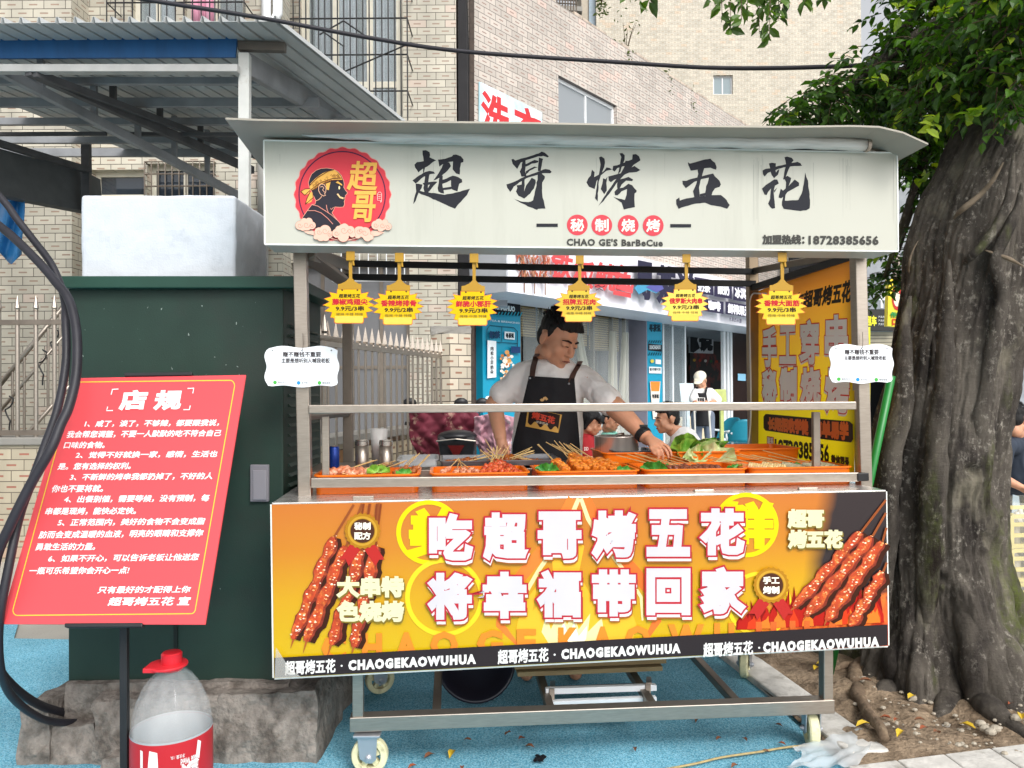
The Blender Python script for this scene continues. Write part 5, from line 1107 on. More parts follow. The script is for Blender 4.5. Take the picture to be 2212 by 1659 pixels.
for g_ in ((-152, .3, .3, .05, .1), (-122, .45, .34, .055, -.08), (-103, .62, .42, .06, .06), (-84, .4, .36, .05, -.1), (-66, .7, .46, .065, .08), (-45, .5, .42, .06, -.06), (-22, .6, .5, .065, .05), (5, .4, .4, .05, 0)): buttress(*g_)
for q, a, b2 in ((((2170, 350, 3.06), (2150, 385, 3.08), (2118, 420, 3.12), (2078, 452, 3.14), (2060, 472, 3.2)), .013, .02), (((2190, 330, 3.1), (2180, 420, 3.08), (2160, 480, 3.1), (2130, 525, 3.11), (2105, 550, 3.13), (2080, 570, 3.2)), .018, .026), (((2205, 395, 3.1), (2190, 470, 3.1), (2150, 560, 3.12), (2165, 640, 3.13), (2140, 760, 3.16), (2120, 900, 3.18), (2100, 1050, 3.2)), .02, .04), (((1985, 520, 3.32), (1970, 560, 3.3), (1968, 590, 3.34)), .008, .012), (((2130, 540, 3.12), (2180, 560, 3.1), (2212, 580, 3.12)), .02, .01), (((1965, 640, 3.24), (1952, 760, 3.22), (1948, 880, 3.22), (1925, 1000, 3.24), (1915, 1150, 3.28), (1915, 1320, 3.3)), .035, .06), (((2050, 560, 3.12), (2045, 700, 3.14), (2035, 860, 3.14), (2020, 1000, 3.16), (2010, 1200, 3.2), (2000, 1380, 3.2)), .03, .07)):
    k = MB(); p = smooth_path([at(*v[:2], d=v[2]+.06) for v in q], 7); n = len(p)
    k.tube([w+Vector((noise.noise(w*6), noise.noise(w*6+Vector((3, 3, 3))), 0))*.012 for w in p], [(a+(b2-a)*i/(n-1))*((.62 if len(q) < 6 else .9)*min(1, .25+.75*i/7, .25+.75*(n-1-i)/7)*(1+.25*noise.noise(p[i]*14))) for i in range(n)], 10); k.build('aerial_root', M_bark if len(q) > 5 else mat('pale aerial root', '#6f6252', rough=.9, var=.25, vscale=30, bump=.5, bscale=60), tree, smooth=True)
# crown: limbs, twigs and leaf sized faces
M_leaf = leaf_mat('fig leaves', '#22391a', '#4f7529', tr=.36); M_young = leaf_mat('young fig leaves', '#5c8420', '#a3b93a', rough=.42, tr=.35)
blobs = [(2150, 70, 3.15, .26, 420), (2060, 140, 3.35, .26, 380), (2215, 150, 3.05, .2, 260), (2010, 215, 3.5, .18, 200), (2120, 190, 3.3, .14, 120), (2210, -40, 3.0, .3, 380), (2180, 235, 3.2, .1, 60), (2130, 60, 3.7, .55, 1300), (2000, 140, 4.0, .42, 1000), (1890, 195, 4.0, .28, 620), (2060, 235, 3.9, .34, 650), (2010, 50, 4.3, .3, 600), (1785, 225, 3.95, .17, 300), (1725, 245, 3.9, .085, 110), (1690, 262, 3.9, .05, 40), (1905, 110, 4.3, .12, 90), (1985, 320, 4.15, .24, 420), (2020, 400, 4.2, .18, 260), (2015, 490, 4.2, .13, 150), (1975, 590, 4.3, .11, 120), (1910, 600, 4.3, .13, 150), (1940, 545, 4.4, .1, 80), (2170, -120, 3.7, .6, 900), (2040, -140, 4.1, .4, 600), (2330, 120, 3.8, .6, 800), (2220, 200, 4.4, .5, 800), (2120, 180, 4.6, .5, 900), (2000, 240, 4.8, .45, 800), (1860, 270, 4.6, .2, 240), (1700, -160, 3.4, .4, 420), (2400, -250, 3.6, .8, 800), (2080, 100, 4.9, .6, 900), (2200, 40, 4.9, .6, 900)]
lf = MB(); yg = MB(); tw = MB(); limbs = []
for bi, (px, py, d, r, n) in enumerate(blobs):
    c = at(px, py, d=d)
    for i in range(max(3, n//7)):
        while True:
            o = Vector((random.uniform(-1, 1), random.uniform(-1, 1), random.uniform(-1, 1)))
            if o.length < 1: break
        o = o*(.55+.45*random.random()); p = c+Vector((o.x*r, o.y*r, o.z*r*.85))
        if noise.noise(p*4.2) > .34: continue
        dr = Vector((random.gauss(0, 1), random.gauss(0, 1), random.uniform(-1.1, .3)))+o*.8; dr.normalize(); L0 = random.uniform(.1, .2)
        tw.tube([p, p+dr*L0*.5+Vector((0, 0, .01)), p+dr*L0-Vector((0, 0, .02))], [.0028, .002, .001], 4, caps=False)
        dst = yg if random.random() < .06 else lf
        k = random.randint(5, 9)
        for j in range(k):
            t = (j+.5)/k; q = p+dr*L0*t-Vector((0, 0, .02*t*t)); s = dr.cross(Vector((0, 0, 1))).normalized()*(1 if j % 2 else -1)
            dd = (dr*.6+s*.9+Vector((0, 0, -.35))+Vector((random.gauss(0, .3), random.gauss(0, .3), random.gauss(0, .3))))
            leaf(dst, q, dd, random.uniform(.05, .078), wr=.5, fold=.22, up=Vector((random.gauss(0, .4), random.gauss(0, .4), 1)))
    limbs.append(c)
lf.build('crown', M_leaf, tree, fix=False); yg.build('young_leaves', M_young, tree, fix=False); tw.build('twigs', M_twig, tree)
k = MB(); root_p = axis(.86)[0]
for i, c in enumerate(limbs):
    if blobs[i][3] < .1: continue
    s = axis(min(.99, max(.7, .74+.012*i)))[0]; k.tube(smooth_path([s, s.lerp(c, .5)+Vector((0, 0, .12)), c], 5), [.05*(1-j/11)+.006 for j in range(11)], 7)
k.build('limbs', M_bark, tree, smooth=True)
# bright sprays near the trunk
for px, py, d, n in ((2008, 268, 3.2, 14), (2100, 245, 3.1, 10), (2035, 255, 3.3, 8), (2042, 462, 3.7, 6), (2095, 205, 3.3, 8), (1990, 375, 3.6, 6), (2150, 20, 3.1, 12)):
    pass
yk = MB()
for px, py, d, n in ((2008, 268, 3.2, 7), (2100, 243, 3.1, 7), (2045, 262, 3.3, 5), (2042, 462, 3.8, 5), (2092, 200, 3.3, 5), (1990, 375, 3.9, 4), (2150, 12, 3.1, 8), (1945, 20, 3.6, 6), (1890, 165, 3.7, 5), (2200, 8, 3.0, 5)):
    c = at(px, py, d=d)
    for i in range(n): leaf(yk, c+Vector((random.gauss(0, .02), random.gauss(0, .02), random.gauss(0, .02))), Vector((random.gauss(0, 1), random.gauss(0, .6)-.3, random.uniform(-1, .5))), random.uniform(.06, .085), wr=.5, fold=.15)
yk.build('young_leaves', M_young, tree, fix=False)
# twigs hanging in from above
tips = []
for x0, x1, yb, n, d in ((1345, 1350, 12, 5, 2.9), (1378, 1382, 18, 7, 2.9), (1400, 1402, 20, 6, 2.9), (1545, 1560, 55, 9, 3.0), (1565, 1578, 78, 12, 3.0), (1590, 1602, 60, 10, 3.0), (1630, 1640, 88, 14, 3.0), (1655, 1662, 98, 16, 2.95), (1672, 1682, 60, 10, 3.0), (1690, 1684, 30, 6, 3.0), (1744, 1738, 20, 7, 3.0), (1770, 1778, 16, 8, 3.0), (1618, 1612, 40, 9, 3.05), (1530, 1530, 15, 5, 3.0)):
    tips.append((x0, x1, yb, n, d))
lk = MB(); tk = MB()
for x0, x1, yb, n, d in tips:
    a = at(x0, -90, d=d+.1); b2 = at(x1, yb-16, d=d); tk.tube([a, a.lerp(b2, .5)+Vector((.01, 0, 0)), b2], [.003, .0022, .001], 4)
    for j in range(n+6):
        t = 1-(j/(n+6))**1.2; q = a.lerp(b2, t); leaf(lk, q, Vector((random.choice((-1, 1))*random.uniform(.2, 1), random.gauss(0, .5), -random.uniform(.3, 1.1))), random.uniform(.042, .066), wr=.5, fold=.2)
tk.build('hanging_twigs', M_twig, tree); lk.build('hanging_leaves', leaf_mat('hanging fig leaves', '#2c4318', '#58772a', tr=.3), tree, fix=False)
# green pole leaning between cart and trunk
k = MB(); a, b2 = at(1926, 812, d=3.15), at(1850, 1180, d=3.3); e = a+(b2-a)*((a.z+.0)/(a.z-b2.z)); k.tube([a, e], .016, 12); tag(k.build('green_pole', mat('green enamel pipe', '#1e7a34', rough=.35, var=.12), smooth=True), 'green pipe leaning between the cart post and the fig trunk', 'pole')
# fallen leaves, pebbles
random.seed(9)
fl_m = [mat('brown leaf', '#7a4f35', rough=.8, var=.2), mat('yellow leaf', '#c9a92c', rough=.7, var=.15), mat('rusty leaf', '#8d4a2c', rough=.8, var=.2)]
spots = [(1180, 1850, 0), (1262, 1838, 0), (1312, 1865, 0), (1312, 1845, 2), (1135, 1875, 1), (1586, 1868, 0), (1060, 1895, 0), (1042, 1912, 2), (1155, 1915, 2), (1743, 1795, 0), (1790, 1850, 0), (1868, 1853, 0), (1937, 1810, 0), (1965, 1862, 2), (1925, 1880, 0), (1845, 1912, 0), (1915, 1722, 0), (2270, 1770, 1), (2140, 1848, 1), (2118, 1836, 1), (2230, 1805, 2), (2235, 1815, 2), (2258, 1870, 1), (2300, 1866, 2), (2555, 1830, 1), (2040, 1680, 1), (2035, 1690, 1), (2285, 1815, 0), (2520, 1795, 2), (1990, 1648, 0), (1880, 1660, 0), (2180, 1740, 0), (2350, 1850, 0), (2440, 1840, 1)]
for x, y, c in spots:
    p = at(x*.8641, y*.8641, z=.012); inside = (p-K1).dot(kn) > .1
    if inside: p.z = soil_z(p.x, p.y)+.03
    k = MB(); leaf(k, p, Vector((random.gauss(0, 1), random.gauss(0, 1), .1)), random.uniform(.03, .05) if c != 1 else .06, wr=.45, fold=.35, up=Vector((0, 0, 1)))
    tag(k.build('fallen_leaf', fl_m[c], fix=False), ('dry fallen leaf lying on the blue ground' if not inside else 'dry fallen leaf lying on the bare soil by the roots') if c != 1 else ('yellow fallen leaf lying on the bare soil by the roots' if inside else 'yellow fallen leaf lying on the blue ground'), 'leaf', 'fallen leaves')
k = MB()
for i in range(170):
    x, y = random.uniform(1840, 2230), random.uniform(1440, 1630); p = at(x, y, z=.03)
    if (p-K1).dot(kn) < .2: continue
    p.z = soil_z(p.x, p.y)+.022; s = random.uniform(.004, .013); k.ball(p, (s, s*.8, s*.55), 6)
for x, y in ((2118, 1570), (2128, 1580), (2140, 1588), (2150, 1583), (2195, 1565), (1975, 1490), (1970, 1510)): p = at(x, y, z=.03); p.z = soil_z(p.x, p.y)+.03; k.ball(p, (.022, .017, .014), 8)
tag(k.build('pebbles', mat('pale pebbles', '#a09788', rough=.9, var=.3, vscale=30)), kind='stuff')
# crumpled film and thin tape on the ground by the right castor
k = MB(); k.grid(lambda u, v: at(1712+(150*u)+20*math.sin(v*4), 1625+45*v-40*u*(1-v), z=.012)+Vector((0, 0, .02+.02*noise.noise(Vector((u*6, v*5, 2))))), 22, 14); tag(k.build('plastic_film', glass_mat('milky film', '#dfe5e8', alpha=.5, rough=.3), smooth=True, fix=False), 'crumpled milky plastic film on the kerb corner by the right castor', 'plastic film')
k = MB(); k.tube(smooth_path([at(x, y, z=.012) for x, y in ((1425, 1664), (1500, 1650), (1560, 1636), (1640, 1624), (1710, 1613), (1790, 1608))], 8), .004, 6); tag(k.build('twine', mat('tan twine', '#a89468', rough=.9, var=.3, vscale=60), smooth=True), 'tan twine lying across the blue ground at the right castor', 'twine')
k = MB(); k.grid(lambda u, v: at(1155+22*u+4*math.sin(v*6), 1632+14*v, z=.01)+Vector((0, 0, .012*abs(noise.noise(Vector((u*4, v*4, 0)))))), 6, 5); tag(k.build('black_scrap', M_black, fix=False), 'small black scrap on the blue ground in front of the cart', 'scrap')
# ------------------------------------------------------------------ price tags, payment plates, side poster
random.seed(31)
M_yel = mat('yellow clip plastic', '#ab8010', rough=.4, var=.08)
ZX = lambda x: 604.9+x*.2344; ZY = lambda y: 518.5+y*.2344
burst = [(745, 450), (748, 492), (818, 478), (800, 520), (868, 540), (815, 568), (878, 600), (815, 620), (862, 656), (795, 667), (808, 715), (772, 722), (772, 758), (760, 770), (510, 770), (498, 758), (498, 722), (462, 715), (475, 667), (408, 656), (455, 620), (392, 600), (455, 568), (402, 540), (470, 520), (452, 478), (522, 492), (525, 450)]
TAGS = [(0, 0, 1, '藤椒鸡翅尖', '9.9元/3串', 'price burst for pepper wing tips, leftmost of the hanging yellow tags', '#d4ae0c'), (105.5, 3, 1, '香辣烤排骨', '9.9元/2串', 'price burst reading two skewers, touching the leftmost tag', '#d4ae0c'), (267, 4.5, 1, '鲜脆小郡肝', '9.9元/3串', 'price burst for gizzard skewers in front of the blue shop pillar', '#d6b004'), (495.6, 9, .92, '招牌五花肉', '9.9元/3串', 'price burst hanging over the cook\'s forehead', '#ccae3c'), (726, 6, .93, '俄罗斯大肉串', '9.9元/3串', 'price burst with six red characters before the dark menu panels', '#ead05a'), (933, 3, 1, '香辣大面筋', '9.9元/3串', 'price burst hanging in front of the orange side poster', '#d6b832')]
PT_ = Plane((0, -.004, 0), (0, -1, 0))
for dx, dy, sc, name, price, lb, bgc in TAGS:
    X = lambda x, y: (ZX(635)+dx+(x-635)*.2344*sc, ZY(100)+dy+(y-100)*.2344*sc)
    P_ = lambda x, y, o=0: PT_.at(*X(x, y), o)
    t = thing('price_tag', P_(635, 770), lb, 'price tag', 'yellow price bursts hanging from the sign box')
    k = MB(); k.hexa([P_(608, 190, .008), P_(690, 190, .008), P_(690, 190, -.016), P_(608, 190, -.016), P_(608, 104, .008), P_(690, 104, .008), P_(690, 104, -.016), P_(608, 104, -.016)])
    k.hexa([P_(668, 235, .006), P_(688, 235, .006), P_(688, 235, -.01), P_(668, 235, -.01), P_(664, 180, .006), P_(680, 180, .006), P_(680, 180, -.01), P_(664, 180, -.01)])
    k.build('clip', M_yel, t, bevel=.0015)
    k = MB(); k.poly([P_(632, 191), P_(666, 191), P_(664, 350), P_(690, 380), P_(722, 402), P_(748, 404), P_(750, 452), P_(532, 452), P_(534, 404), P_(560, 402), P_(606, 380), P_(636, 350)], th=(0, .004, 0)); k.build('hanger', M_yel, t)
    k = MB(); k.poly([P_(x, y, -.001) for x, y in burst], th=(0, .0015, 0)); c = k.build('card', mat('card edge orange', '#d9662a', rough=.45, var=.05), t)
    pr = Print(PT_, -1); cx = 635; cy = 610
    pr.poly([X(cx+(x-cx)*.965, cy+(y-cy)*.962) for x, y in burst], bgc); pr.poly([X(*p) for p in ((506, 700), (764, 700), (764, 756), (752, 763), (518, 763), (506, 756))], '#dcc052')
    for x in (573, 713): pr.disc(X(x, 462), 2, '#5a3d20', n=8)
    pr.text('超哥烤五花', (*X(542, 497), *X(738, 532)), '#2c2412', bold=.25, shear=.12)
    for b_, c_ in ((.55, '#b81f30'),): pr.text(name, (*X(482, 542), *X(805, 596)), c_, bold=b_)
    pr.text(price, (*X(515, 608), *X(772, 652)), '#33261c', bold=.4); pr.text('·微辣·中辣·特辣', (*X(508, 670), *X(765, 696)), '#6b5530')
    pr.build('lettering', t)
def pay(cx, cy, w, h, lb, pl, l1, l2, ic):
    t = thing('payment_plate', pl.at(cx, cy+h/2), lb, 'payment sign', 'white payment plates wired to the cart posts')
    pts = []
    hw, hh = w/2, h/2
    for k_ in range(72):
        a = 2*math.pi*k_/72; c, s_ = math.cos(a), math.sin(a); n_ = 9
        r = 1/((abs(c)**n_+abs(s_)**n_)**(1/n_)); x, y = hw*r*c*.97, hh*r*s_*.95
        if abs(s_) > abs(c): y += hh*.05*math.cos(x/hw*math.pi*2.0)
        else: x += hw*.03*math.cos(y/hh*math.pi*2)
        pts.append((cx+x, cy+y))
    k = MB(); k.poly([pl.at(*p) for p in pts], th=(0, .004, 0)); k.build('plate', mat('white acrylic', '#eceef2', rough=.2, var=.02), t, bevel=.0008)
    pr = Print(pl, 2); pr.text('赚不赚钱不重要', l1, '#3a3436', bold=.35); pr.text('主要是想听别人喊我老板', l2, '#3a3436', bold=.3)
    for (x, y), c_, tx in zip(ic, ('#4fae4a', '#2b8fd9', '#4fae4a'), ('微信支付', '支付宝', '微信收款')):
        pr.disc((x, y), 4, c_, n=14); pr.text(tx, (x+6, y-2.6, x+6+4.6*len(tx), y+2.6), '#55575a')
    for x in (-.45, 0, .45): pr.disc((cx+x*hw*1.75, cy-hh*.78), 1.7, '#7d7f84', n=8)
    pr.build('lettering', t)
    k = MB(); k.tube([pl.at(cx+2, cy-hh*.8, .006), pl.at(cx+3, cy-hh*1.1, -.01), pl.at(cx+2, cy-hh*1.6, -.008)], .0012, 5); k.build('wire', M_steeld, t)
pay(652, 792, 162, 90, 'white payment plate wired to the left cart post beside the green cabinet', Plane((0, YF-.022, 0), (0, -1, 0)), (611, 760, 693, 771), (608, 774, 712, 784), ((594, 826), (645, 827), (690, 827)))
pay(1861, 786, 140, 86, 'white payment plate wired to the right cart post beside the fig trunk', Plane((0, YF-.022, 0), (0, -1, 0)), (1825, 755, 1898, 766), (1824, 769, 1914, 778), ((1812, 819), (1853, 820), (1893, 820)))
# side poster, facing into the cart
q0, q1, q2, q3 = at(1846, 1022, y=YF+.03), at(1638, 1003, y=YR-.02), at(1638, 628, y=YR-.02), at(1846, 560, y=YF+.03)
PSd = Plane.of(q0, q1, q3); q2 = PSd.at(1638, 628)
po = bpy.data.materials.new('yellow orange poster'); po.use_nodes = True; t_ = po.node_tree; tc = t_.nodes.new('ShaderNodeTexCoord'); sx = t_.nodes.new('ShaderNodeSeparateXYZ'); cr = t_.nodes.new('ShaderNodeValToRGB'); cr.color_ramp.elements[0].position = .25; cr.color_ramp.elements[0].color = lin('#f5dc14'); cr.color_ramp.elements[1].position = .95; cr.color_ramp.elements[1].color = lin('#ee9430'); t_.links.new(tc.outputs['UV'], sx.inputs[0]); t_.links.new(sx.outputs[1], cr.inputs[0]); t_.links.new(cr.outputs[0], t_.nodes['Principled BSDF'].inputs['Base Color']); pb_ = t_.nodes['Principled BSDF']; pb_.inputs['Roughness'].default_value = .3; tl_ = t_.nodes.new('ShaderNodeBsdfTranslucent'); mx_ = t_.nodes.new('ShaderNodeMixShader'); mx_.inputs[0].default_value = .6; t_.links.new(cr.outputs[0], tl_.inputs[0]); t_.links.new(pb_.outputs[0], mx_.inputs[1]); t_.links.new(tl_.outputs[0], mx_.inputs[2]); t_.links.new(mx_.outputs[0], t_.nodes['Material Output'].inputs[0])
m = MB(); m.uvquad([p+PSd.n*.0004 for p in (q0, q1, q2, q3)], [(1, 0), (0, 0), (0, 1), (1, 1)], 0)
sp_ = m.build('side_poster', [po, M_white], cart, fix=False)
pr = Print(PSd, 8, .00012)
SP = lambda x, y: (1555.4+x*.3282, 535.7+y*.3282)
def quadp(x0, x1, yl0, yl1, yr0, yr1): return (SP(x0, yl0), SP(x1, yr0), SP(x1, yr1), SP(x0, yl1))
pr.text('市超哥烤五花', quadp(490, 865, 305, 400, 212, 350), '#2b2118', bold=1.3, shear=.2)
for ch, q in (('手', (282, 368, 535, 770, 525, 775)), ('工', (395, 495, 520, 750, 510, 750)), ('穿', (530, 645, 490, 745, 480, 760)), ('串', (695, 835, 455, 720, 445, 730)), ('秘', (282, 368, 815, 1000, 810, 1010)), ('制', (398, 500, 800, 1005, 795, 1010)), ('烧', (535, 655, 800, 1010, 795, 1015)), ('烤', (695, 845, 800, 1060, 795, 1080))):
    q_ = quadp(*q)
    for b_, c_, d_ in ((4.3, '#f3e7dc', 5), (5.0, '#d8402f', 0), (3.0, '#f4ece2', 0)): pr.text(ch, q_, c_, bold=b_, dy=d_); pr.k -= .0
pr.poly([SP(*p) for p in ((300, 1092), (400, 1100), (700, 1128), (850, 1140), (873, 1160), (876, 1260), (862, 1280), (700, 1262), (400, 1216), (300, 1202), (286, 1185), (286, 1110))], '#2f1d16')
pr.text('长期招收学徒', quadp(318, 578, 1118, 1190, 1135, 1228), '#e0702c', bold=1.6); pr.text('简单易学', quadp(614, 842, 1138, 1232, 1150, 1262), '#e0702c', bold=1.8)
pr.poly([SP(*p) for p in ((308, 1238), (354, 1244), (354, 1356), (308, 1350))], '#c85a3a')
pr.text('联系', quadp(312, 350, 1246, 1290, 1250, 1295), '#f0dccb', bold=.5); pr.text('电话', quadp(312, 350, 1302, 1345, 1306, 1350), '#f0dccb', bold=.5)
pr.text('18728385656', quadp(362, 715, 1260, 1350, 1300, 1412), '#31241a', bold=1.3); pr.text('微信同号', quadp(732, 848, 1362, 1415, 1380, 1446), '#31241a', bold=.9)
pr.build('lettering', sp_)
k = MB(); k.tube(smooth_path([at(1830, 553, y=.5), at(1780, 580, y=.5), at(1735, 620, y=.7), at(1700, 634, y=.9), at(1645, 634, y=1.0), at(1623, 640, y=1.06), at(1620, 700, y=1.06), at(1622, 900, y=1.06), at(1612, 985, y=1.0)]), .004, 6); k.build('lamp_wire', M_alu, cart, smooth=True)
# ------------------------------------------------------------------ trays and food
M_orange = mat('orange melamine', '#ea7210', rough=.3, var=.05, vscale=6)
def tray_mb(x0, x1, y0, y1, z, h, sl=.018, th=.004, rim=.008, rc=.03):
    def ring(ins, zz):
        out = []; cx, cy = (x0+x1)/2, (y0+y1)/2; hx, hy = (x1-x0)/2-ins, (y1-y0)/2-ins; r = max(.006, rc-ins)
        for qx, qy, a0 in ((1, 1, 0), (-1, 1, 90), (-1, -1, 180), (1, -1, 270)):
            for i in range(6): a = R(a0+18*i); out.append(Vector((cx+qx*(hx-r)+r*math.cos(a), cy+qy*(hy-r)+r*math.sin(a), z+zz)))
        return out
    rs = [ring(sl, 0), ring(sl*.85, .004), ring(rim, h-.006), ring(0, h-.005), ring(0, h), ring(rim+.004, h), ring(sl+th, .007)]
    m = MB(); n = 24
    for r in rs: m.v += r
    for i in range(len(rs)-1):
        for j in range(n): m.f.append([i*n+j, i*n+(j+1) % n, (i+1)*n+(j+1) % n, (i+1)*n+j]); m.m.append(0)
    m.f.append(list(range(n))[::-1]); m.m.append(0); m.f.append(list(range((len(rs)-1)*n, len(rs)*n))); m.m.append(0)
    return m
ZC = zt+.007
TR5 = []
for px0, px1, lb in ((676, 908, 'leftmost orange tray behind the front rail with pale chicken skewers'), (928, 1146, 'orange tray second from left behind the front rail with red meat skewers'), (1160, 1384, 'middle orange tray behind the front rail with glazed cube skewers'), (1390, 1618, 'orange tray behind the front rail with dark meat strips below the lettuce'), (1617, 1845, 'rightmost orange tray behind the front rail with cream twisted skewers')):
    a, b2 = at(px0, 1050, y=.18), at(px1, 1050, y=.18); TR5.append((a.x, b2.x)); zb_ = PT[0].z+(PT[1].z-PT[0].z)*((a.x-xl)/(xr-xl))+.007
    tag(tray_mb(a.x, b2.x, .172, .43, zb_-.003, .07, sl=.01).build('food_tray', M_orange, smooth=False, bevel=0), lb, 'tray', 'orange trays on the cart')
for px0, px1, y0, y1, h, lb in ((1301, 1452, .46, .74, .1, 'raised orange tray holding a black dish beside the steel pot'), (1446, 1604, .46, .74, .1, 'raised orange tray under the lettuce'), (1562, 1735, .50, .78, .105, 'raised orange tray behind the cream skewers before the side poster')):
    a, b2 = at(px0, 1000, y=y0), at(px1, 1000, y=y0); tag(tray_mb(a.x, b2.x, y0, y1, ZC+.062, h-.055, sl=.014).build('food_tray', M_orange), lb, 'tray', 'orange trays on the cart')
a, b2 = at(1325, 1000, y=.5), at(1425, 1000, y=.5); tag(tray_mb(a.x, b2.x, .5, .7, ZC+.075, .035).build('black_dish', mat('grey black dish', '#4d5055', rough=.25, var=.1)), 'dark grey dish lying in the raised orange tray beside the pot', 'dish')
a, b2 = at(950, 1005, y=.44), at(1216, 1005, y=.44); tag(tray_mb(a.x, b2.x, .45, .74, ZC+.062, .022, sl=.006, rim=.004, rc=.015).build('griddle_tray', mat('dark griddle steel', '#77777a', rough=.35, metal=.8, var=.2)), 'dark steel griddle tray of grilled skewers in front of the cook', 'tray')
a, b2 = at(856, 1005, y=.46), at(948, 1005, y=.46); tag(tray_mb(a.x, b2.x, .45, .70, ZC+.062, .03, sl=.008, rc=.02).build('clear_box', glass_mat('clear plastic box', '#c8cdd0', alpha=.4, rough=.15)), 'clear plastic food box left of the griddle tray', 'box')
# skewers: one mesh each for stick and meat
def meat_mat(n, a, b2, r=.3): return mat(n, a, rough=r, var=.25, vscale=70, col2=b2, cscale=60, cthr=(.45, .62), bump=.6, bscale=140, bdist=.003)
MM = {'pink': meat_mat('raw pink chicken', '#c9744e', '#d9a184'), 'brown': meat_mat('browned meat', '#9a5026', '#b87a4a'), 'grill': meat_mat('grilled glazed meat', '#8a4318', '#bd6c2a'), 'red': meat_mat('red marinated meat', '#b23a1c', '#cf6a3c'), 'cube': meat_mat('golden glazed cubes', '#c26316', '#dd9238'), 'strip': meat_mat('dark brown strips', '#6d3826', '#93543a'), 'cream': meat_mat('cream gluten', '#d6b87c', '#e6d0a2', .45), 'grey': meat_mat('pale twisted gluten', '#a9a182', '#c9c1a2', .45)}
M_stick = mat('bamboo stick', '#cfae74', rough=.6, var=.12, vscale=40)
def skewer(kind, p0, p1, pe, w, lb, group, n=5):
    """meat from p0 to p1 threaded on a stick that goes on to pe"""
    t = thing('skewer', p0, lb, 'skewer', group); d = p1-p0; k = MB(); e = d.normalized()
    if kind in ('cream', 'grey'):
        nn = 40; q = [p0+d*(i/nn) for i in range(nn+1)]; k.tube(q, [w*(.8+.28*abs(math.sin(i*(.8 if kind == 'cream' else 1.3))))*min(1, .45+i/5, .45+(nn-i)/5) for i in range(nn+1)], 10); sm = True
        r3 = random.random()*6
        for i in range(len(k.v)): k.v[i] += Vector((0, 0, 1))*.0018*math.sin(i*.63+r3)
    else:
        sm = kind in ('red', 'grill', 'pink', 'brown')
        for i in range(n):
            c = p0+d*((i+.5)/n); L0 = d.length/n*(.62 if kind != 'strip' else .9)
            if kind == 'cube':
                a = e; s_ = a.cross(Vector((0, 0, 1))).normalized(); u_ = s_.cross(a); rt = random.uniform(-.5, .5); s2 = s_*math.cos(rt)+u_*math.sin(rt); u2 = u_*math.cos(rt)-s_*math.sin(rt); hw = w*random.uniform(.85, 1.1)
                k.hexa([c+a*x*L0*.72+s2*y*hw+u2*z*hw for z in (-1, 1) for x, y in ((-1, -1), (1, -1), (1, 1), (-1, 1))])
            else:
                o = len(k.v); rr = (w*random.uniform(.8, 1.15), L0*random.uniform(.8, 1.2), w*random.uniform(.65, 1)); M3 = Vector((0, 1, 0)).rotation_difference(e).to_matrix(); k.ball(c+Vector((random.gauss(0, w*.12), random.gauss(0, w*.12), random.gauss(0, w*.12))), rr, 10, rot=M3)
                for i2 in range(o, len(k.v)): v = k.v[i2]; k.v[i2] = v+(v-c).normalized()*w*.42*noise.noise(v*110)
    o = k.build('meat', MM[kind], t, smooth=sm, bevel=.004 if kind == 'cube' else 0)
    k = MB(); k.tube([p0-e*.012, p1, pe], .0019, 5); k.build('stick', M_stick, t)
zf = ZC+.066
def bunch(kind, n, A, B, ends, w, lb, group, lens, jit=.008, nn=5):
    """A, B: pixel+y of first and last meat tip; ends: function i/n -> (dx,dy,dz) world vector of meat direction, stick extra"""
    for i in range(n):
        t = i/max(1, n-1); p = at(A[0]+(B[0]-A[0])*t, A[1]+(B[1]-A[1])*t, y=A[2]+(B[2]-A[2])*t)+Vector((random.gauss(0, jit), random.gauss(0, jit*1.5), random.uniform(0, jit)))
        v = Vector(ends(t)); v = v+Vector((random.gauss(0, .006), random.gauss(0, .006), random.gauss(0, .003))); L0, S0 = lens
        skewer(kind, p, p+v.normalized()*L0, p+v.normalized()*(L0+S0)+Vector((0, 0, .012)), w, lb, group, nn)
bunch('pink', 7, (702, 1026, .24), (790, 1027, .27), lambda t: (.10, .10, .012), .017, 'pale raw chicken skewer in the leftmost orange tray', 'chicken skewers', (.09, .13), nn=4)
bunch('brown', 5, (845, 1026, .25), (885, 1026, .27), lambda t: (.05, .13, .03), .011, 'thin brown skewer at the right end of the leftmost tray', 'thin brown skewers', (.08, .12))
bunch('pink', 5, (960, 1027, .25), (1030, 1026, .27), lambda t: (.04-.1*t, .12, .02), .011, 'thin pinkish skewer at the left of the second tray', 'thin pink skewers', (.08, .1))
bunch('red', 9, (1042, 1026, .22), (1122, 1026, .25), lambda t: (.05-.12*t, .11, .03), .0135, 'red marinated skewer in the second orange tray', 'red marinated skewers', (.085, .16), nn=4)
bunch('red', 4, (1060, 1014, .3), (1110, 1014, .3), lambda t: (.05-.12*t, .1, .03), .013, 'red marinated skewer in the second orange tray', 'red marinated skewers', (.07, .15), nn=4)
bunch('grill', 6, (962, 1001, .56), (985, 999, .62), lambda t: (.13, .03+.05*t, .006), .011, 'grilled skewer at the left of the griddle tray', 'grilled skewers left on the griddle', (.1, .09))
bunch('grill', 9, (1046, 1001, .54), (1100, 999, .62), lambda t: (.1-.04*t, .04+.06*t, .012), .013, 'grilled glazed skewer in the middle of the griddle tray', 'grilled skewers at the centre of the griddle', (.1, .12))
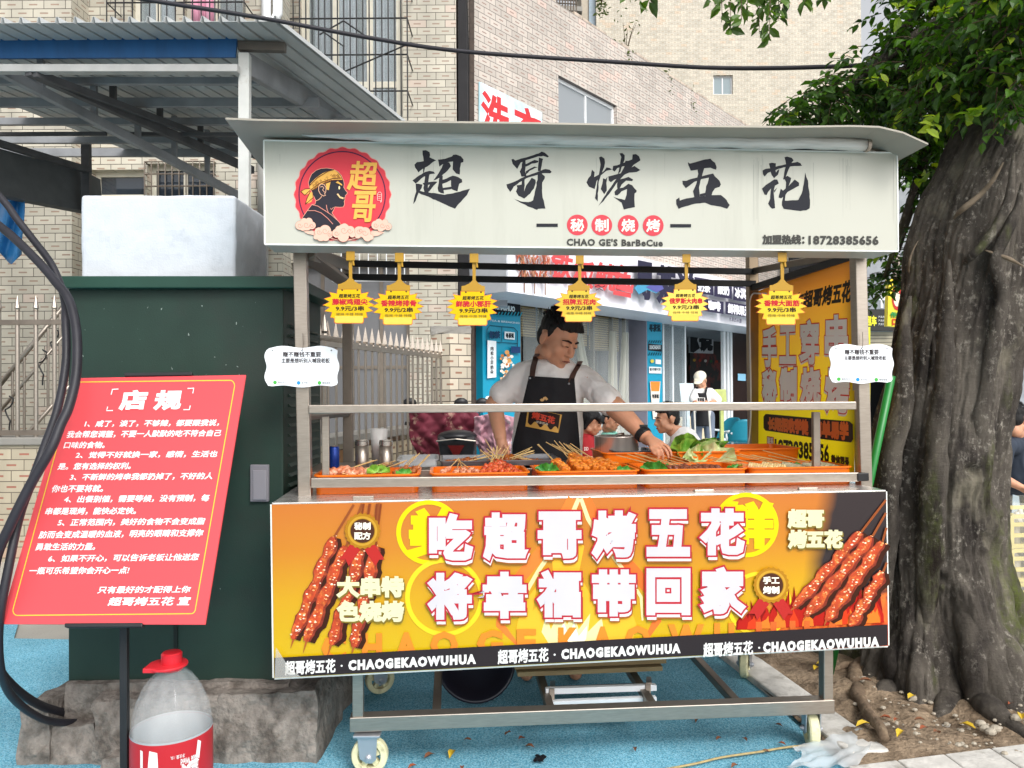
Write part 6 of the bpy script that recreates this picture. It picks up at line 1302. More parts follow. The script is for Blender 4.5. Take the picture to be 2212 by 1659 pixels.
bunch('grill', 7, (1205, 1002, .54), (1150, 999, .62), lambda t: (-.12, .03+.05*t, .006), .011, 'grilled skewer at the right of the griddle tray', 'grilled skewers right on the griddle', (.1, .08))
bunch('cube', 8, (1216, 1020, .22), (1330, 1019, .24), lambda t: (-.02-.04*t, .12, .035), .0155, 'glazed cube skewer in the middle orange tray', 'glazed cube skewers', (.105, .17), nn=5)
bunch('cube', 5, (1268, 1006, .27), (1330, 1012, .27), lambda t: (-.05-.03*t, .11, .03), .0155, 'glazed cube skewer in the middle orange tray', 'glazed cube skewers', (.1, .16), nn=5)
bunch('strip', 9, (1466, 1019, .23), (1555, 1018, .27), lambda t: (-.09, .1, .018), .013, 'dark meat strip skewer in the tray below the lettuce', 'dark strip skewers', (.07, .2), nn=3)
bunch('cream', 4, (1672, 1015, .24), (1712, 1014, .29), lambda t: (-.1, .1, .012), .0125, 'cream twisted skewer at the left of the rightmost tray', 'cream twisted skewers', (.1, .18))
bunch('grey', 6, (1742, 1016, .23), (1822, 1014, .27), lambda t: (-.1, .1, .014), .0135, 'pale grey twisted skewer at the right of the rightmost tray', 'grey twisted skewers', (.1, .2))
# lettuce and garnish
def lettuce_mat(n, a, b2):
    m = mat(n, a, rough=.45, var=.15, vscale=25, col2=b2, cscale=14, cthr=(.4, .62), bump=.5, bscale=70, bdist=.004); return m
M_let = lettuce_mat('green lettuce', '#5f9a2a', '#9cc050'); M_letp = lettuce_mat('pale lettuce', '#a9c270', '#d3dcaa'); M_herb = lettuce_mat('dark herb', '#2f7a2a', '#5aa03a')
def ruffle(mb, c, rx, rz, n, tilt, yaw, amp, fr, ph):
    Rm = Matrix.Rotation(yaw, 3, 'Z') @ Matrix.Rotation(tilt, 3, 'X')
    def f(u, v):
        a = (u-.5)*3.6; r = .12+v*.88; e = amp*v**1.6*(math.sin(a*fr+ph)+.5*math.sin(a*fr*2.3+ph*2)); cup = .35*v*v
        return c+Rm @ Vector((math.sin(a)*r*rx, -cup*rx+e, (math.cos(a)*.8+.15)*r*rz))
    mb.grid(f, n*3, n)
lt = thing('lettuce', at(1510, 1005, y=.55), 'pile of ruffled green lettuce heaped in the raised orange tray', 'lettuce')
for i, (px, py, y, rx, rz, tl, yw, am, fr_, m_) in enumerate(((1482, 985, .52, .062, .075, .1, -.3, .014, 7, M_let), (1478, 988, .49, .05, .062, -.2, .4, .014, 6, M_let), (1525, 992, .5, .085, .055, -.5, .3, .016, 6, M_letp), (1540, 998, .47, .085, .05, -.8, -.2, .014, 6, M_letp), (1520, 985, .58, .085, .06, .1, .1, .016, 6, M_letp), (1550, 990, .55, .06, .055, -.3, .6, .015, 7, M_let), (1508, 1000, .46, .06, .05, -.9, .2, .012, 7, M_letp), (1535, 985, .6, .07, .065, .2, -.5, .015, 6, M_let))):
    k = MB(); ruffle(k, at(px, py+3, y=y), rx*1.1, rz*1.45, 14, tl*.6, yw, am*1.5, fr_, i*1.7); o = k.build('leaf', m_, lt, smooth=True, fix=False)
for px, py, y, lb, s in ((812, 1022, .26, 'small green lettuce garnish in the leftmost tray', .034), (870, 1026, .24, 'flat green herb garnish right end of the leftmost tray', .026), (1094, 1024, .26, 'green garnish leaf between the meats of the second tray', .02), (1190, 1022, .24, 'dark green herb garnish at left of the middle tray', .04), (1345, 1022, .24, 'green herb garnish at right of the middle tray', .03), (1420, 1020, .24, 'dark green garnish at left of the tray below the lettuce', .045), (1585, 1018, .24, 'pale green garnish right of the dark strips', .03), (1721, 1012, .3, 'dark herb sprig between cream and grey skewers', .026)):
    k = MB()
    for i in range(3): ruffle(k, at(px+random.uniform(-8, 8), py, y=y+.02*i), s*1.15, s*.8, 8, random.uniform(-1.1, -.3), random.uniform(-.8, .8), s*.22, 6, i*2)
    tag(k.build('garnish', M_herb if 'dark' in lb or 'herb' in lb else M_let, smooth=True, fix=False), lb, 'garnish')
# pot, shakers, cup, can
pc = at(1332, 985, y=.66); r = 48/FL*3.25; pc.z = ZC+.062
t = thing('steel_pot', pc, 'shiny stainless steel pot on the counter beside the reaching hand', 'pot'); k = MB(); hp = at(1332, 941, y=.66).z-pc.z
k.lathe([(r*.96, 0), (r, .01), (r, hp-.006), (r*1.03, hp-.003), (r*1.03, hp), (r*.97, hp), (r*.965, .012), (.001, .01)], pc, 40); k.build('body', mat('polished pot steel', '#d9cfc6', rough=.3, metal=.7, var=.16, vscale=6, stretch=(6, 6, .3)), t, smooth=True)
k = MB(); k.tube([pc+Vector((-.02, 0, hp-.03)), pc+Vector((.0, -.01, hp+.004)), pc+Vector((.03, -.02, hp+.008))], .007, 8); k.build('ladle', M_steel, t, smooth=True)
for px, lb in ((782, 'steel spice shaker nearest the blue can'), (834, 'steel spice shaker beside the clear food box')):
    c = at(px, 1006, y=.49 if px < 800 else .475); c.z = ZC+.062; t = thing('spice_shaker', c, lb, 'shaker', 'steel spice shakers'); h = at(px, 949, y=.49).z-c.z; rr = 14.5/FL*3.0
    k = MB(); k.lathe([(rr*.96, 0), (rr, .004), (rr, h*.78)], c, 26); k.build('body', M_steel, t, smooth=True)
    k = MB(); k.lathe([(rr*1.01, h*.785), (rr*1.05, h*.79), (rr*1.05, h*.93), (rr*.98, h*.95), (rr*.98, h*.985), (rr*.6, h)], c, 26); k.build('cap', mat('shaker cap steel', '#bdb8b2', rough=.25, metal=.9, var=.08), t)
c = at(819, 1006, y=.56); c.z = ZC+.062; t = thing('drink_cup', c, 'tall frosted plastic cup half full of red brown drink behind the shakers', 'cup'); k = MB(); h = at(819, 926, y=.56).z-c.z
k.lathe([(.026, 0), (.036, h), (.034, h), (.0245, .004)], c, 24); k.build('cup', glass_mat('frosted cup', '#e6e4e2', alpha=.45, rough=.35), t, smooth=True)
k = MB(); k.lathe([(.024, .004), (.0295, h*.55), (.001, h*.55)], c, 24); k.build('drink', mat('red brown tea', '#7a3216', rough=.2, var=.1), t, smooth=True)
c = at(722, 1008, y=.48); c.z = ZC+.062; t = thing('drink_can', c, 'small blue drink can standing at the left end of the counter', 'can'); k = MB(); k.lathe([(.017, 0), (.02, .006), (.02, .078), (.0165, .084)], c, 24); k.build('body', mat('blue can paint', '#1c3c8e', rough=.25, metal=.4, var=.12, vscale=20), t, smooth=True)
k = MB(); k.lathe([(.0165, .0845), (.0168, .087), (.0145, .086), (.001, .085)], c, 24); k.build('lid', M_steel, t)
# things on the lower frame
t = thing('basin', at(1028, 1500, y=.45), 'round dark plastic basin tilted under the cart', 'basin')
k = MB(); cb2 = Vector((at(1028, 1445, y=.6).x, .64, .165)); ax = Vector((0, -.9, .38)).normalized()
k.lathe([(.11, -.03), (.125, -.028), (.155, .05), (.165, .052), (.165, .06), (.15, .06), (.12, -.02), (.001, -.022)], cb2, 44, ax=ax); k.build('bowl', mat('dark violet plastic', '#26242e', rough=.22, var=.1), t, smooth=True)
k = MB(); k.tube([cb2+ax*-.02+Vector((-.11, .0, 0)), cb2+ax*-.02+Vector((.11, 0, 0))], .004, 6); k.build('rib', M_black, t)
for i, (x0, x1, y0, y1, z, lb) in enumerate(((1118, 1432, .34, .8, .205, 'lowest tan board of the stack under the cart'), (1112, 1440, .36, .82, .226, 'middle tan board of the stack under the cart'), (1116, 1436, .35, .8, .247, 'uppermost tan board of the stack under the cart'))):
    a, b2 = at(x0, 1470, y=y0), at(x1, 1470, y=y0); k = MB(); k.box((a.x, y0, z), (b2.x, y1, z+.018)); tag(k.build('board', mat('tan board', '#8d7a58', rough=.8, var=.2, vscale=6, stretch=(1, 8, 8)), bevel=.002), lb, 'board')
t = thing('folding_stand', at(1297, 1520, y=.22), 'small folding stand of square aluminium bars under the cart', 'stand')
for q in (((1178, 1492, .24), (1417, 1484, .24)), ((1178, 1520, .2), (1417, 1510, .2)), ((1184, 1490, .45), (1410, 1482, .45))):
    k = MB(); k.bar(*[at(x, y, y=yy) for x, y, yy in q], .022, .022); k.build('bar', M_alu if q[0][1] != 1490 else M_steeld, t, bevel=.002)
for x, yb in ((1192, 1516), (1400, 1507)):
    k = MB(); k.bar(at(x, yb-28, y=.235), at(x, yb, y=.21), .02, .02); k.build('joint', M_steeld, t, bevel=.002); k = MB(); k.bar(at(x+2, yb-26, y=.24), at(x+2, yb-40, y=.6), .02, .02, up=(1, 0, 0)); k.build('bar', M_steeld, t)
# big water bottle standing upside label at the lower left
bc = at(372, 1744, z=0); bc = at(372, 1760, z=0); t = thing('water_bottle', bc, 'large clear plastic water bottle with red cap and red label in front of the plinth', 'water bottle')
dd = (bc-CAM).dot(FD); s = .89*dd/FL; Zp = lambda y: at(372, y, d=dd).z
def rz_(px, y): return (px*s, Zp(y))
pf_ = [(.001, .004), (84*s, .002), (88*s, .012)]+[(q[0], q[1]) for q in (rz_(86, 1700), rz_(86, 1625), rz_(90, 1612), rz_(85, 1590), rz_(90, 1570), rz_(87, 1540), rz_(80, 1515), rz_(66, 1485), rz_(48, 1462), rz_(30, 1448), rz_(22, 1440), rz_(22, 1418))]
k = MB(); k.lathe(pf_, Vector((bc.x, bc.y, 0)), 48, lobes=10, la=.035, caps=False); M_pet = bpy.data.materials.new('clear pet plastic'); M_pet.use_nodes = True; b = M_pet.node_tree.nodes['Principled BSDF']; b.inputs['Base Color'].default_value = (.93, .95, .96, 1); b.inputs['Roughness'].default_value = .06; b.inputs['Alpha'].default_value = .15; b.inputs['Specular IOR Level'].default_value = 1.0
o = k.build('body', M_pet, t, smooth=True, fix=False); 
k = MB(); yz = [(1447, 26), (1440, 27), (1438, 24), (1412, 24), (1409, 21), (1408, 1)]
k.lathe([(p*s, Zp(y)) for y, p in yz], Vector((bc.x, bc.y, 0)), 30); k.build('cap', mat('red cap plastic', '#c8202c', rough=.35, var=.08), t)
k = MB(); c = Vector((bc.x, bc.y, Zp(1438))); k.lathe([(28*s, -.004), (46*s, -.002), (46*s, .006), (30*s, .008)], c-RT*.012, 26); k.hexa([c+RT*a*s+FD*b2*s+Vector((0, 0, z)) for z in (-.006, .008) for a, b2 in ((-52, -40), (-20, -40), (-20, 10), (-52, 10))]); k.build('handle', mat('red handle plastic', '#d02a34', rough=.4, var=.08), t, bevel=.002)
k = MB(); zl, zh = Zp(1668), Zp(1578); cc_ = Vector((bc.x, bc.y, 0)); k.lathe([(93.5*s, zl-.06), (93.5*s, zl-.012)], cc_, 48, 1, caps=False); k.lathe([(93.5*s, zl-.012), (93.5*s, zl), (93.5*s, (zl+zh)/2), (93.3*s, zh+.006)], cc_, 48, 0, caps=False); k.lathe([(92.6*s, zl-.06), (92.6*s, zh+.006)], cc_, 48, 1, caps=False); k.lathe([(93.3*s, zh+.006), (93.2*s, zh+.012)], cc_, 48, 1, caps=False)
o = k.build('label', [mat('red paper label', '#b8222a', rough=.4, var=.06), mat('label back', '#a5a8aa', rough=.5)], t, smooth=True, fix=False)
k = MB(); f0 = (bc-CAM); f0.z = 0; f0.normalize()
def onlab(pts, mi_): k.poly([Vector((bc.x, bc.y, 0))+(Matrix.Rotation((x-372)/91*.9, 3, 'Z') @ (-f0))*(94.6*s)+Vector((0, 0, Zp(y))) for x, y in pts], mi_)
onlab([(318, 1584), (338, 1588), (340, 1618), (334, 1640), (322, 1640), (314, 1620)], 0); onlab([(322, 1640), (333, 1640), (332, 1652), (323, 1652)], 1); onlab([(292, 1584), (300, 1586), (300, 1660), (292, 1660)], 0); onlab([(436, 1580), (446, 1586), (440, 1620), (430, 1612)], 0)
def labtext(s_, x0, y0, x1, y1, bold=0):
    V_, F_ = glyphs(s_, 1, 2, 0); xs = [v[0] for v in V_]; ys = [v[1] for v in V_]; vv = []
    for X, Y, _z in V_:
        u = 1-(X-min(xs))/(max(xs)-min(xs)); w = (Y-min(ys))/(max(ys)-min(ys)); x = x0+(x1-x0)*u; y = y0+(y1-y0)*w
        vv.append(Vector((bc.x, bc.y, 0))+(Matrix.Rotation((x-372)/91*.9, 3, 'Z') @ (-f0))*(94.8*s)+Vector((0, 0, Zp(y))))
    for i in range(5 if bold else 1):
        o_ = Vector((0, 0, 0)) if i == 0 else RT*bold*s*math.cos(i*1.57)+Vector((0, 0, bold*s*math.sin(i*1.57))); k.add([v+o_-f0*.0003*i for v in vv], F_, 0)
labtext('天然水', 350, 1632, 392, 1648, .8); labtext('蓝风', 396, 1618, 436, 1660, 2.0); labtext('Blue Wind', 392, 1608, 434, 1620, .3); labtext('净含量: 15L', 368, 1598, 402, 1606)
k.build('label_print', [ink('#e9e6e4'), ink('#d9a58c')], t, fix=False)
# ------------------------------------------------------------------ people
random.seed(41)
def bake_blob(mb, name, mats, parent, voxel=.007, sm=6, noise_amp=0, nsc=30):
    """one continuous skin grown over overlapping forms"""
    o = mb.build(name, mats, parent); rm = o.modifiers.new('r', 'REMESH'); rm.mode = 'VOXEL'; rm.voxel_size = voxel; rm.use_smooth_shade = True
    s = o.modifiers.new('s', 'SMOOTH'); s.factor = .5; s.iterations = sm
    dg = bpy.context.evaluated_depsgraph_get(); me = bpy.data.meshes.new_from_object(o.evaluated_get(dg)); o.modifiers.clear(); old = o.data; o.data = me; bpy.data.meshes.remove(old)
    if noise_amp:
        for v in me.vertices:
            p = v.co; w = Vector((p.x*nsc, p.y*nsc, p.z*nsc*.5+p.x*nsc*.4)); v.co = p+v.normal*noise_amp*(noise.noise(w)-.8*max(0, .25-abs(noise.noise(w*.8+Vector((7, 2, 5)))))*2)
    me.name = name; me.polygons.foreach_set('use_smooth', [True]*len(me.polygons))
    me.materials.clear()
    for m in (mats if isinstance(mats, (list, tuple)) else [mats]): me.materials.append(m)
    return o
def capsule(mb, p, q, r0, r1, n=14, fl=1):
    p = Vector(p); q = Vector(q); d = (q-p).normalized(); pts = []; rr = []
    for i in range(5): a = i/4*math.pi/2; pts.append(p-d*r0*math.cos(a)); rr.append(max(1e-4, r0*math.sin(a)))
    for i in range(5): a = i/4*math.pi/2; pts.append(q+d*r1*math.sin(a)); rr.append(max(1e-4, r1*math.cos(a)))
    mb.tube(pts, rr, n); return mb
def chain(mb, pts, rad):
    for i in range(len(pts)-1): capsule(mb, pts[i], pts[i+1], rad[i], rad[i+1])
M_skin = mat('tanned skin', '#cd9475', rough=.5, var=.06, vscale=30, sss=.15); M_skin2 = mat('light skin', '#c99476', rough=.5, var=.06, vscale=30, sss=.12)
M_hair = mat('black hair', '#0e0d0f', rough=.7, var=.3, vscale=90, stretch=(1, 1, .2), bump=.8, bscale=200, bdist=.004)
M_lip = mat('lips', '#8a4a3c', rough=.45); M_eye = mat('eye white', '#d9d4cc', rough=.2); M_iris = mat('dark eye', '#15100e', rough=.15)
class Head:
    def __init__(s, c, yaw, pitch, roll=0, sc=1.0):
        """yaw: face turned to picture right (+); pitch: face turned down (+)"""
        face = -Vector((FD.x, FD.y, 0)).normalized(); right = Vector((RT.x, RT.y, 0)).normalized(); up = Vector((0, 0, 1))
        B = Matrix((right, -face, up)).transposed()      # local x right, y back, z up
        s.M = B @ Matrix.Rotation(yaw, 3, 'Z') @ Matrix.Rotation(pitch, 3, 'X') @ Matrix.Rotation(roll, 3, 'Y') * sc; s.c = Vector(c); s.sc = sc
        s.Rm = s.M.normalized() if False else (B @ Matrix.Rotation(yaw, 3, 'Z') @ Matrix.Rotation(pitch, 3, 'X') @ Matrix.Rotation(roll, 3, 'Y'))
    def __call__(s, x, y, z): return s.c+s.M @ Vector((x, y, z))
    def ball(s, mb, c, r, n=14): mb.ball(s(*c), tuple(k*s.sc for k in r), n, rot=s.Rm)
    def cap(s, mb, a, b, r0, r1): capsule(mb, s(*a), s(*b), r0*s.sc, r1*s.sc)
def head_forms(h, mb):
    h.ball(mb, (0, .012, .032), (.076, .096, .084), 20); h.ball(mb, (0, -.03, -.025), (.064, .064, .085), 20); h.ball(mb, (0, -.04, -.072), (.05, .048, .04), 16); h.ball(mb, (0, -.066, -.093), (.026, .026, .02))
    for k in (-1, 1):
        h.ball(mb, (k*.036, -.058, -.03), (.026, .026, .03)); h.ball(mb, (k*.031, -.081, .004), (.018, .012, .011)); h.ball(mb, (k*.079, .012, -.008), (.010, .02, .032)); h.ball(mb, (k*.081, .0, .014), (.009, .014, .014)); h.ball(mb, (k*.011, -.1, -.034), (.009, .011, .008)); h.cap(mb, (k*.012, -.088, .022), (k*.045, -.074, .022), .009, .007); h.ball(mb, (k*.055, -.01, -.065), (.02, .04, .028))
    h.cap(mb, (0, -.09, .012), (0, -.113, -.03), .008, .012); h.cap(mb, (-.018, -.092, -.06), (.018, -.092, -.06), .007, .007); h.cap(mb, (-.014, -.09, -.071), (.014, -.09, -.071), .008, .008)
def face_parts(h, parent, lid=.6, brow='#1a1512'):
    for k in (-1, 1):
        m = MB(); h.cap(m, (k*.018, -.0945, .001), (k*.043, -.085, .001), .0022, .002); m.build('eye', M_iris, parent, smooth=True)
        m = MB(); h.cap(m, (k*.014, -.098, .024), (k*.03, -.093, .028), .004, .0045); h.cap(m, (k*.03, -.093, .028), (k*.05, -.077, .023), .0045, .002); m.build('eyebrow', M_hair, parent, smooth=True)
    m = MB(); h.cap(m, (-.02, -.0985, -.0655), (0, -.101, -.0645), .003, .0045); h.cap(m, (0, -.101, -.0645), (.02, -.0985, -.0655), .0045, .003); m.build('mouth', M_lip, parent, smooth=True)
def short_hair(h, parent, spikes=420, top=.012, mat_=None):
    m = MB(); h.ball(m, (0, .024, .048), (.0795, .091, .076), 20); h.ball(m, (0, .06, .0), (.069, .05, .072), 16); h.cap(m, (-.045, -.052, .086), (.045, -.052, .086), .02, .02); h.ball(m, (0, -.03, .08), (.066, .05, .04)); h.ball(m, (0, -.02, .1), (.062, .06, .032))
    for k in (-1, 1): h.cap(m, (k*.074, -.01, .05), (k*.077, -.012, .012), .014, .008)
    for i in range(16): x = -.06+.12*i/15; h.cap(m, (x, -.06, .085), (x+random.uniform(-.006, .006), -.076-.004*random.random(), .07+random.uniform(-.01, .01)), .009, .004)
    o = bake_blob(m, 'hair', mat_ or M_hair, parent, .006*max(1, h.sc), 5, .003, 60)
    m = MB()
    for i in range(spikes):
        a = random.uniform(0, 6.28); b = random.uniform(0.05, 1.35); d = Vector((math.sin(b)*math.cos(a), math.sin(b)*math.sin(a), math.cos(b)))
        if d.y < -.72 and d.z < .5: continue
        p = (d.x*.08, .022+d.y*.094, .055+d.z*.078); q = (p[0]+d.x*.018, p[1]+d.y*.012-.006, p[2]+d.z*.02+.004); m.tube([h(*p), h(*q)], [.0035, .0006], 4, caps=False)
    m.build('hair_strands', mat_ or M_hair, parent)
    return o
def fingers(mb, lists, r=.0082):
    for i, f in enumerate(lists): rr = [r, r*.92, r*.78] if len(f) == 3 else [r, r*.95, r*.85, r*.75]; chain(mb, f, rr)
# --- the cook
D0 = 3.5
cook = thing('person', at(1185, 1400, d=D0+.05), 'cook in white tee and black printed apron looking down while reaching over the trays', 'person'); cook.location.z = 0; ORG[cook.name].z = 0
h = Head(at(1206, 733, d=D0-.06), R(38), R(27), R(5), 1.0)
m = MB(); head_forms(h, m)
nb = at(1194, 795, d=D0+.03); h.cap(m, (0, .02, -.05), (0, .04, -.09), .052, .054); capsule(m, h(0, .025, -.07), nb, .052, .062)
sL, sR = at(1131, 806, d=D0+.03), at(1258, 818, d=D0+.0)
eL, wL = at(1068, 872, d=D0+.02), at(1081, 945, d=D0-.1)
eR, wR = at(1340, 890, d=D0-.2), at(1398, 947, d=3.2)
chain(m, [sL, eL, wL], [.05, .041, .028]); chain(m, [sR, eR, wR], [.058, .046, .03])
capsule(m, nb, at(1190, 840, d=D0+.03), .075, .13); hip = at(1180, 1000, d=D0+.06)
capsule(m, at(1190, 840, d=D0+.03), hip, .135, .15); capsule(m, sL, sR, .05, .05)
for k in (-1, 1):
    a = hip+RT*k*.09; b2 = Vector((a.x+k*RT.x*.02, a.y+.02, .48)); c = Vector((b2.x, b2.y+.02, .07)); chain(m, [a, b2, c], [.085, .058, .042]); capsule(m, c-Vector((0, 0, .03)), c+Vector((0, -.15, -.04)), .036, .03)
# hands
kn_ = [at(1429, 957, d=3.12), at(1424, 961, d=3.10), at(1418, 964, d=3.09), at(1412, 966, d=3.08)]
for p in kn_: capsule(m, wR, p, .024, .0105)
fingers(m, [[kn_[0], at(1442, 965, d=3.1), at(1449, 977, d=3.09), at(1450, 985, d=3.08)], [kn_[1], at(1437, 970, d=3.07), at(1443, 982, d=3.06), at(1443, 989, d=3.06)], [kn_[2], at(1429, 973, d=3.05), at(1433, 985, d=3.05), at(1432, 992, d=3.05)], [kn_[3], at(1420, 975, d=3.05), at(1423, 984, d=3.05), at(1422, 990, d=3.05)], [at(1403, 957, d=3.12), at(1407, 970, d=3.07), at(1414, 981, d=3.05)]])
kl = [at(1078+i*6, 972, d=D0-.13+.012*abs(i-1.5)) for i in range(4)]
for p in kl: capsule(m, wL, p, .024, .011)
fingers(m, [[p, at(1080+i*6, 986, d=D0-.15), at(1083+i*5, 998, d=D0-.13)] for i, p in enumerate(kl)]+[[at(1090, 962, d=D0-.15), at(1098, 975, d=D0-.17), at(1098, 986, d=D0-.17)]])
bake_blob(m, 'body', M_skin, cook, .0048, 4)
face_parts(h, cook); short_hair(h, cook)
M_tee = mat('white cotton tee', '#ebe6e3', rough=.85, var=.05, vscale=9, bump=.6, bscale=22, bdist=.015)
m = MB(); cp = at(1190, 835, d=D0+.03)
chain(m, [sL+Vector((0, 0, -.005)), sL.lerp(eL, .74)], [.062, .06]); chain(m, [sR, sR.lerp(eR, .72)], [.064, .062]); capsule(m, sL+RT*.03, sR-RT*.03, .066, .066); capsule(m, cp, hip, .155, .168); capsule(m, nb+Vector((0, 0, -.035)), cp, .082, .15)
tee = bake_blob(m, 'tee_shirt', M_tee, cook, .007, 6, .011, 15)
m = MB(); m.lathe([(.068, 0), (.076, -.006), (.074, -.016), (.066, -.012)], nb+Vector((0, 0, .012))-FD*.0, 26, ax=(nb-cp)*-1+FD*.05, caps=False); 
k = MB(); c = nb-FD*.02+Vector((0, 0, -.012)); k.tube([c+RT*math.cos(a)*.074-FD*math.sin(a)*.062+Vector((0, 0, -.03*math.sin(a))) for a in [math.pi*i/14 for i in range(15)]], .0075, 8); k.build('collar', M_tee, tee, smooth=True)
# bake normal-offset cloth fronts: apron, straps and print follow the shirt by casting onto it
def cast(px, py, off):
    o = tee.matrix_local.inverted() if False else None
    org = ORG[tee.name]; d = ray(px, py).normalized(); ok, loc, nrm, _ = tee.ray_cast(CAM-org, d)
    if ok: return loc+org-d*off
    return None
def drape(x0, x1, y0, y1, nx, ny, edge, off=.010, dflt=D0-.12):
    vs = []; prev = None
    for j in range(ny+1):
        y = y0+(y1-y0)*j/ny; xl_, xr_ = edge(j/ny)
        for i in range(nx+1):
            x = xl_+(xr_-xl_)*i/nx; p = cast(x, y+ (0 if y1 < 0 else 0), off)
            if p is None: p = at(x, y, d=dflt+.02)
            vs.append(p)
    # relax
    W_ = nx+1
    for _ in range(12):
        nv = list(vs)
        for j in range(ny+1):
            for i in range(W_):
                nb_ = [vs[b*W_+a] for a, b in ((i-1, j), (i+1, j), (i, j-1), (i, j+1)) if 0 <= a <= nx and 0 <= b <= ny]; av = sum(nb_, Vector())/len(nb_); q = vs[j*W_+i]; dd_ = (q-CAM).normalized(); nv[j*W_+i] = q+dd_*min(0, (av-q).dot(dd_))*.6
        vs = nv
    return vs, [(j*W_+i, j*W_+i+1, (j+1)*W_+i+1, (j+1)*W_+i) for j in range(ny) for i in range(nx)]
bpy.context.view_layer.update()
def aedge(t):
    y = 812+t*(1008-812)
    a = 1142-(1142-1107)*min(1, max(0, (y-815)/(963-815))); b2 = 1241+(1254-1241)*min(1, max(0, (y-823)/(980-823))); return a, b2
vs, fs = drape(0, 0, 812, 1008, 26, 34, aedge, .012)
vs = [v+Vector((0, 0, -.013*((i % 27)/26))) if i < 27 else v for i, v in enumerate(vs)]
m = MB(); m.add(vs, fs); ap = m.build('apron', mat('black apron cotton', '#17161a', rough=.8, var=.2, vscale=6, bump=.3, bscale=30, bdist=.01), cook, smooth=True, fix=False); md = ap.modifiers.new('t', 'SOLIDIFY'); md.thickness = .003; md.offset = 0
for pts in (((1149, 816), (1151, 795), (1156, 776), (1161, 764)), ((1233, 826), (1240, 806), (1249, 790), (1254, 780))):
    m = MB(); L_ = []; P3 = smooth_path([Vector((*q, 0)) for q in pts], 6)
    for x, y, _z in P3: L_.append([cast(x-5.5, y, .016) or at(x-5.5, y, d=D0-.05), cast(x+5.5, y, .016) or at(x+5.5, y, d=D0-.05)])
    m.add([p for r in L_ for p in r], [(2*i, 2*i+1, 2*i+3, 2*i+2) for i in range(len(L_)-1)]); o = m.build('apron_strap', mat('brown leather strap', '#4c3128', rough=.6, var=.15), ap, fix=False); md = o.modifiers.new('t', 'SOLIDIFY'); md.thickness = .003
for x, y in ((1145, 817), (1229, 829)):
    m = MB(); p = cast(x, y, .016); m.ball(p, (.005, .005, .005), 8); m.build('stud', M_zinc, ap)
fr_ = vs[27*16+13]; PA = Plane(fr_-FD*.012, -FD)
p0_, p1_ = vs[27*18+8], vs[27*18+17]
class OnCloth:
    def at(s, px, py, off=0): return (capron(px, py) or at(px, py, d=D0-.16))-ray(px, py).normalized()*(.004+off)
def capron(px, py):
    ok, loc, nrm, _ = ap.ray_cast(CAM-ORG[ap.name], ray(px, py).normalized()); return loc+ORG[ap.name] if ok else None
bpy.context.view_layer.update(); pr = Print(OnCloth(), 4)
pr.mb.grid(lambda u, v: pr.P(1140+74*u-5*v-3*u*v, 880+16*u+41*v-2*u*v), 14, 8, pr.mi('#c79a4f')); pr.k += 12; pr.mb.grid(lambda u, v: pr.P(1144+66*u-4*v, 881+15*u+(31+5*math.sin(u*19))*v), 26, 8, pr.mi('#2a1c18')); pr.k += 12; pr.line([(1168+i*2, 862+3*math.sin(i)) for i in range(8)], 5, '#c9a06a')
pr.text('烤五花', ((1151, 889), (1199, 902), (1197, 916), (1149, 903)), '#b8402c', bold=.9); pr.text('滋滋冒油', ((1158, 908), (1184, 914), (1183, 919), (1157, 913)), '#cfc4b4')
pr.build('apron_print', ap)
m = MB(); c = wR.lerp(eR, .16); dw = (wR-eR).normalized(); m.lathe([(.033, -.014), (.036, -.012), (.036, .012), (.033, .014)], c, 20, ax=dw); m.box(c+Vector((-.017, -.017, .026)), c+Vector((.017, .017, .04))); m.build('wrist_watch', M_black, cook, bevel=.002)
pr = Print(Plane(cast(1330-45, 850, .01) or at(1285, 850, d=D0-.1), -FD+RT*.3), 2); pr.poly([(1307, 856), (1325, 845), (1328, 848), (1326, 853), (1311, 863), (1307, 861)], '#2f6a4a'); pr.build('sleeve_mark', tee)
pr = Print(Plane(nb-FD*.095+Vector((0, 0, -.03)), -FD), 2); pr.poly([(1177, 792), (1213, 790), (1213, 796), (1178, 798)], '#d9d4cf'); pr.text('COLONE', (1185, 791.5, 1212, 797), '#2c4a38', bold=.4); pr.poly([(1178, 792.5), (1183, 792), (1183, 797), (1178, 797.5)], '#2c5a40'); pr.build('collar_mark', tee)
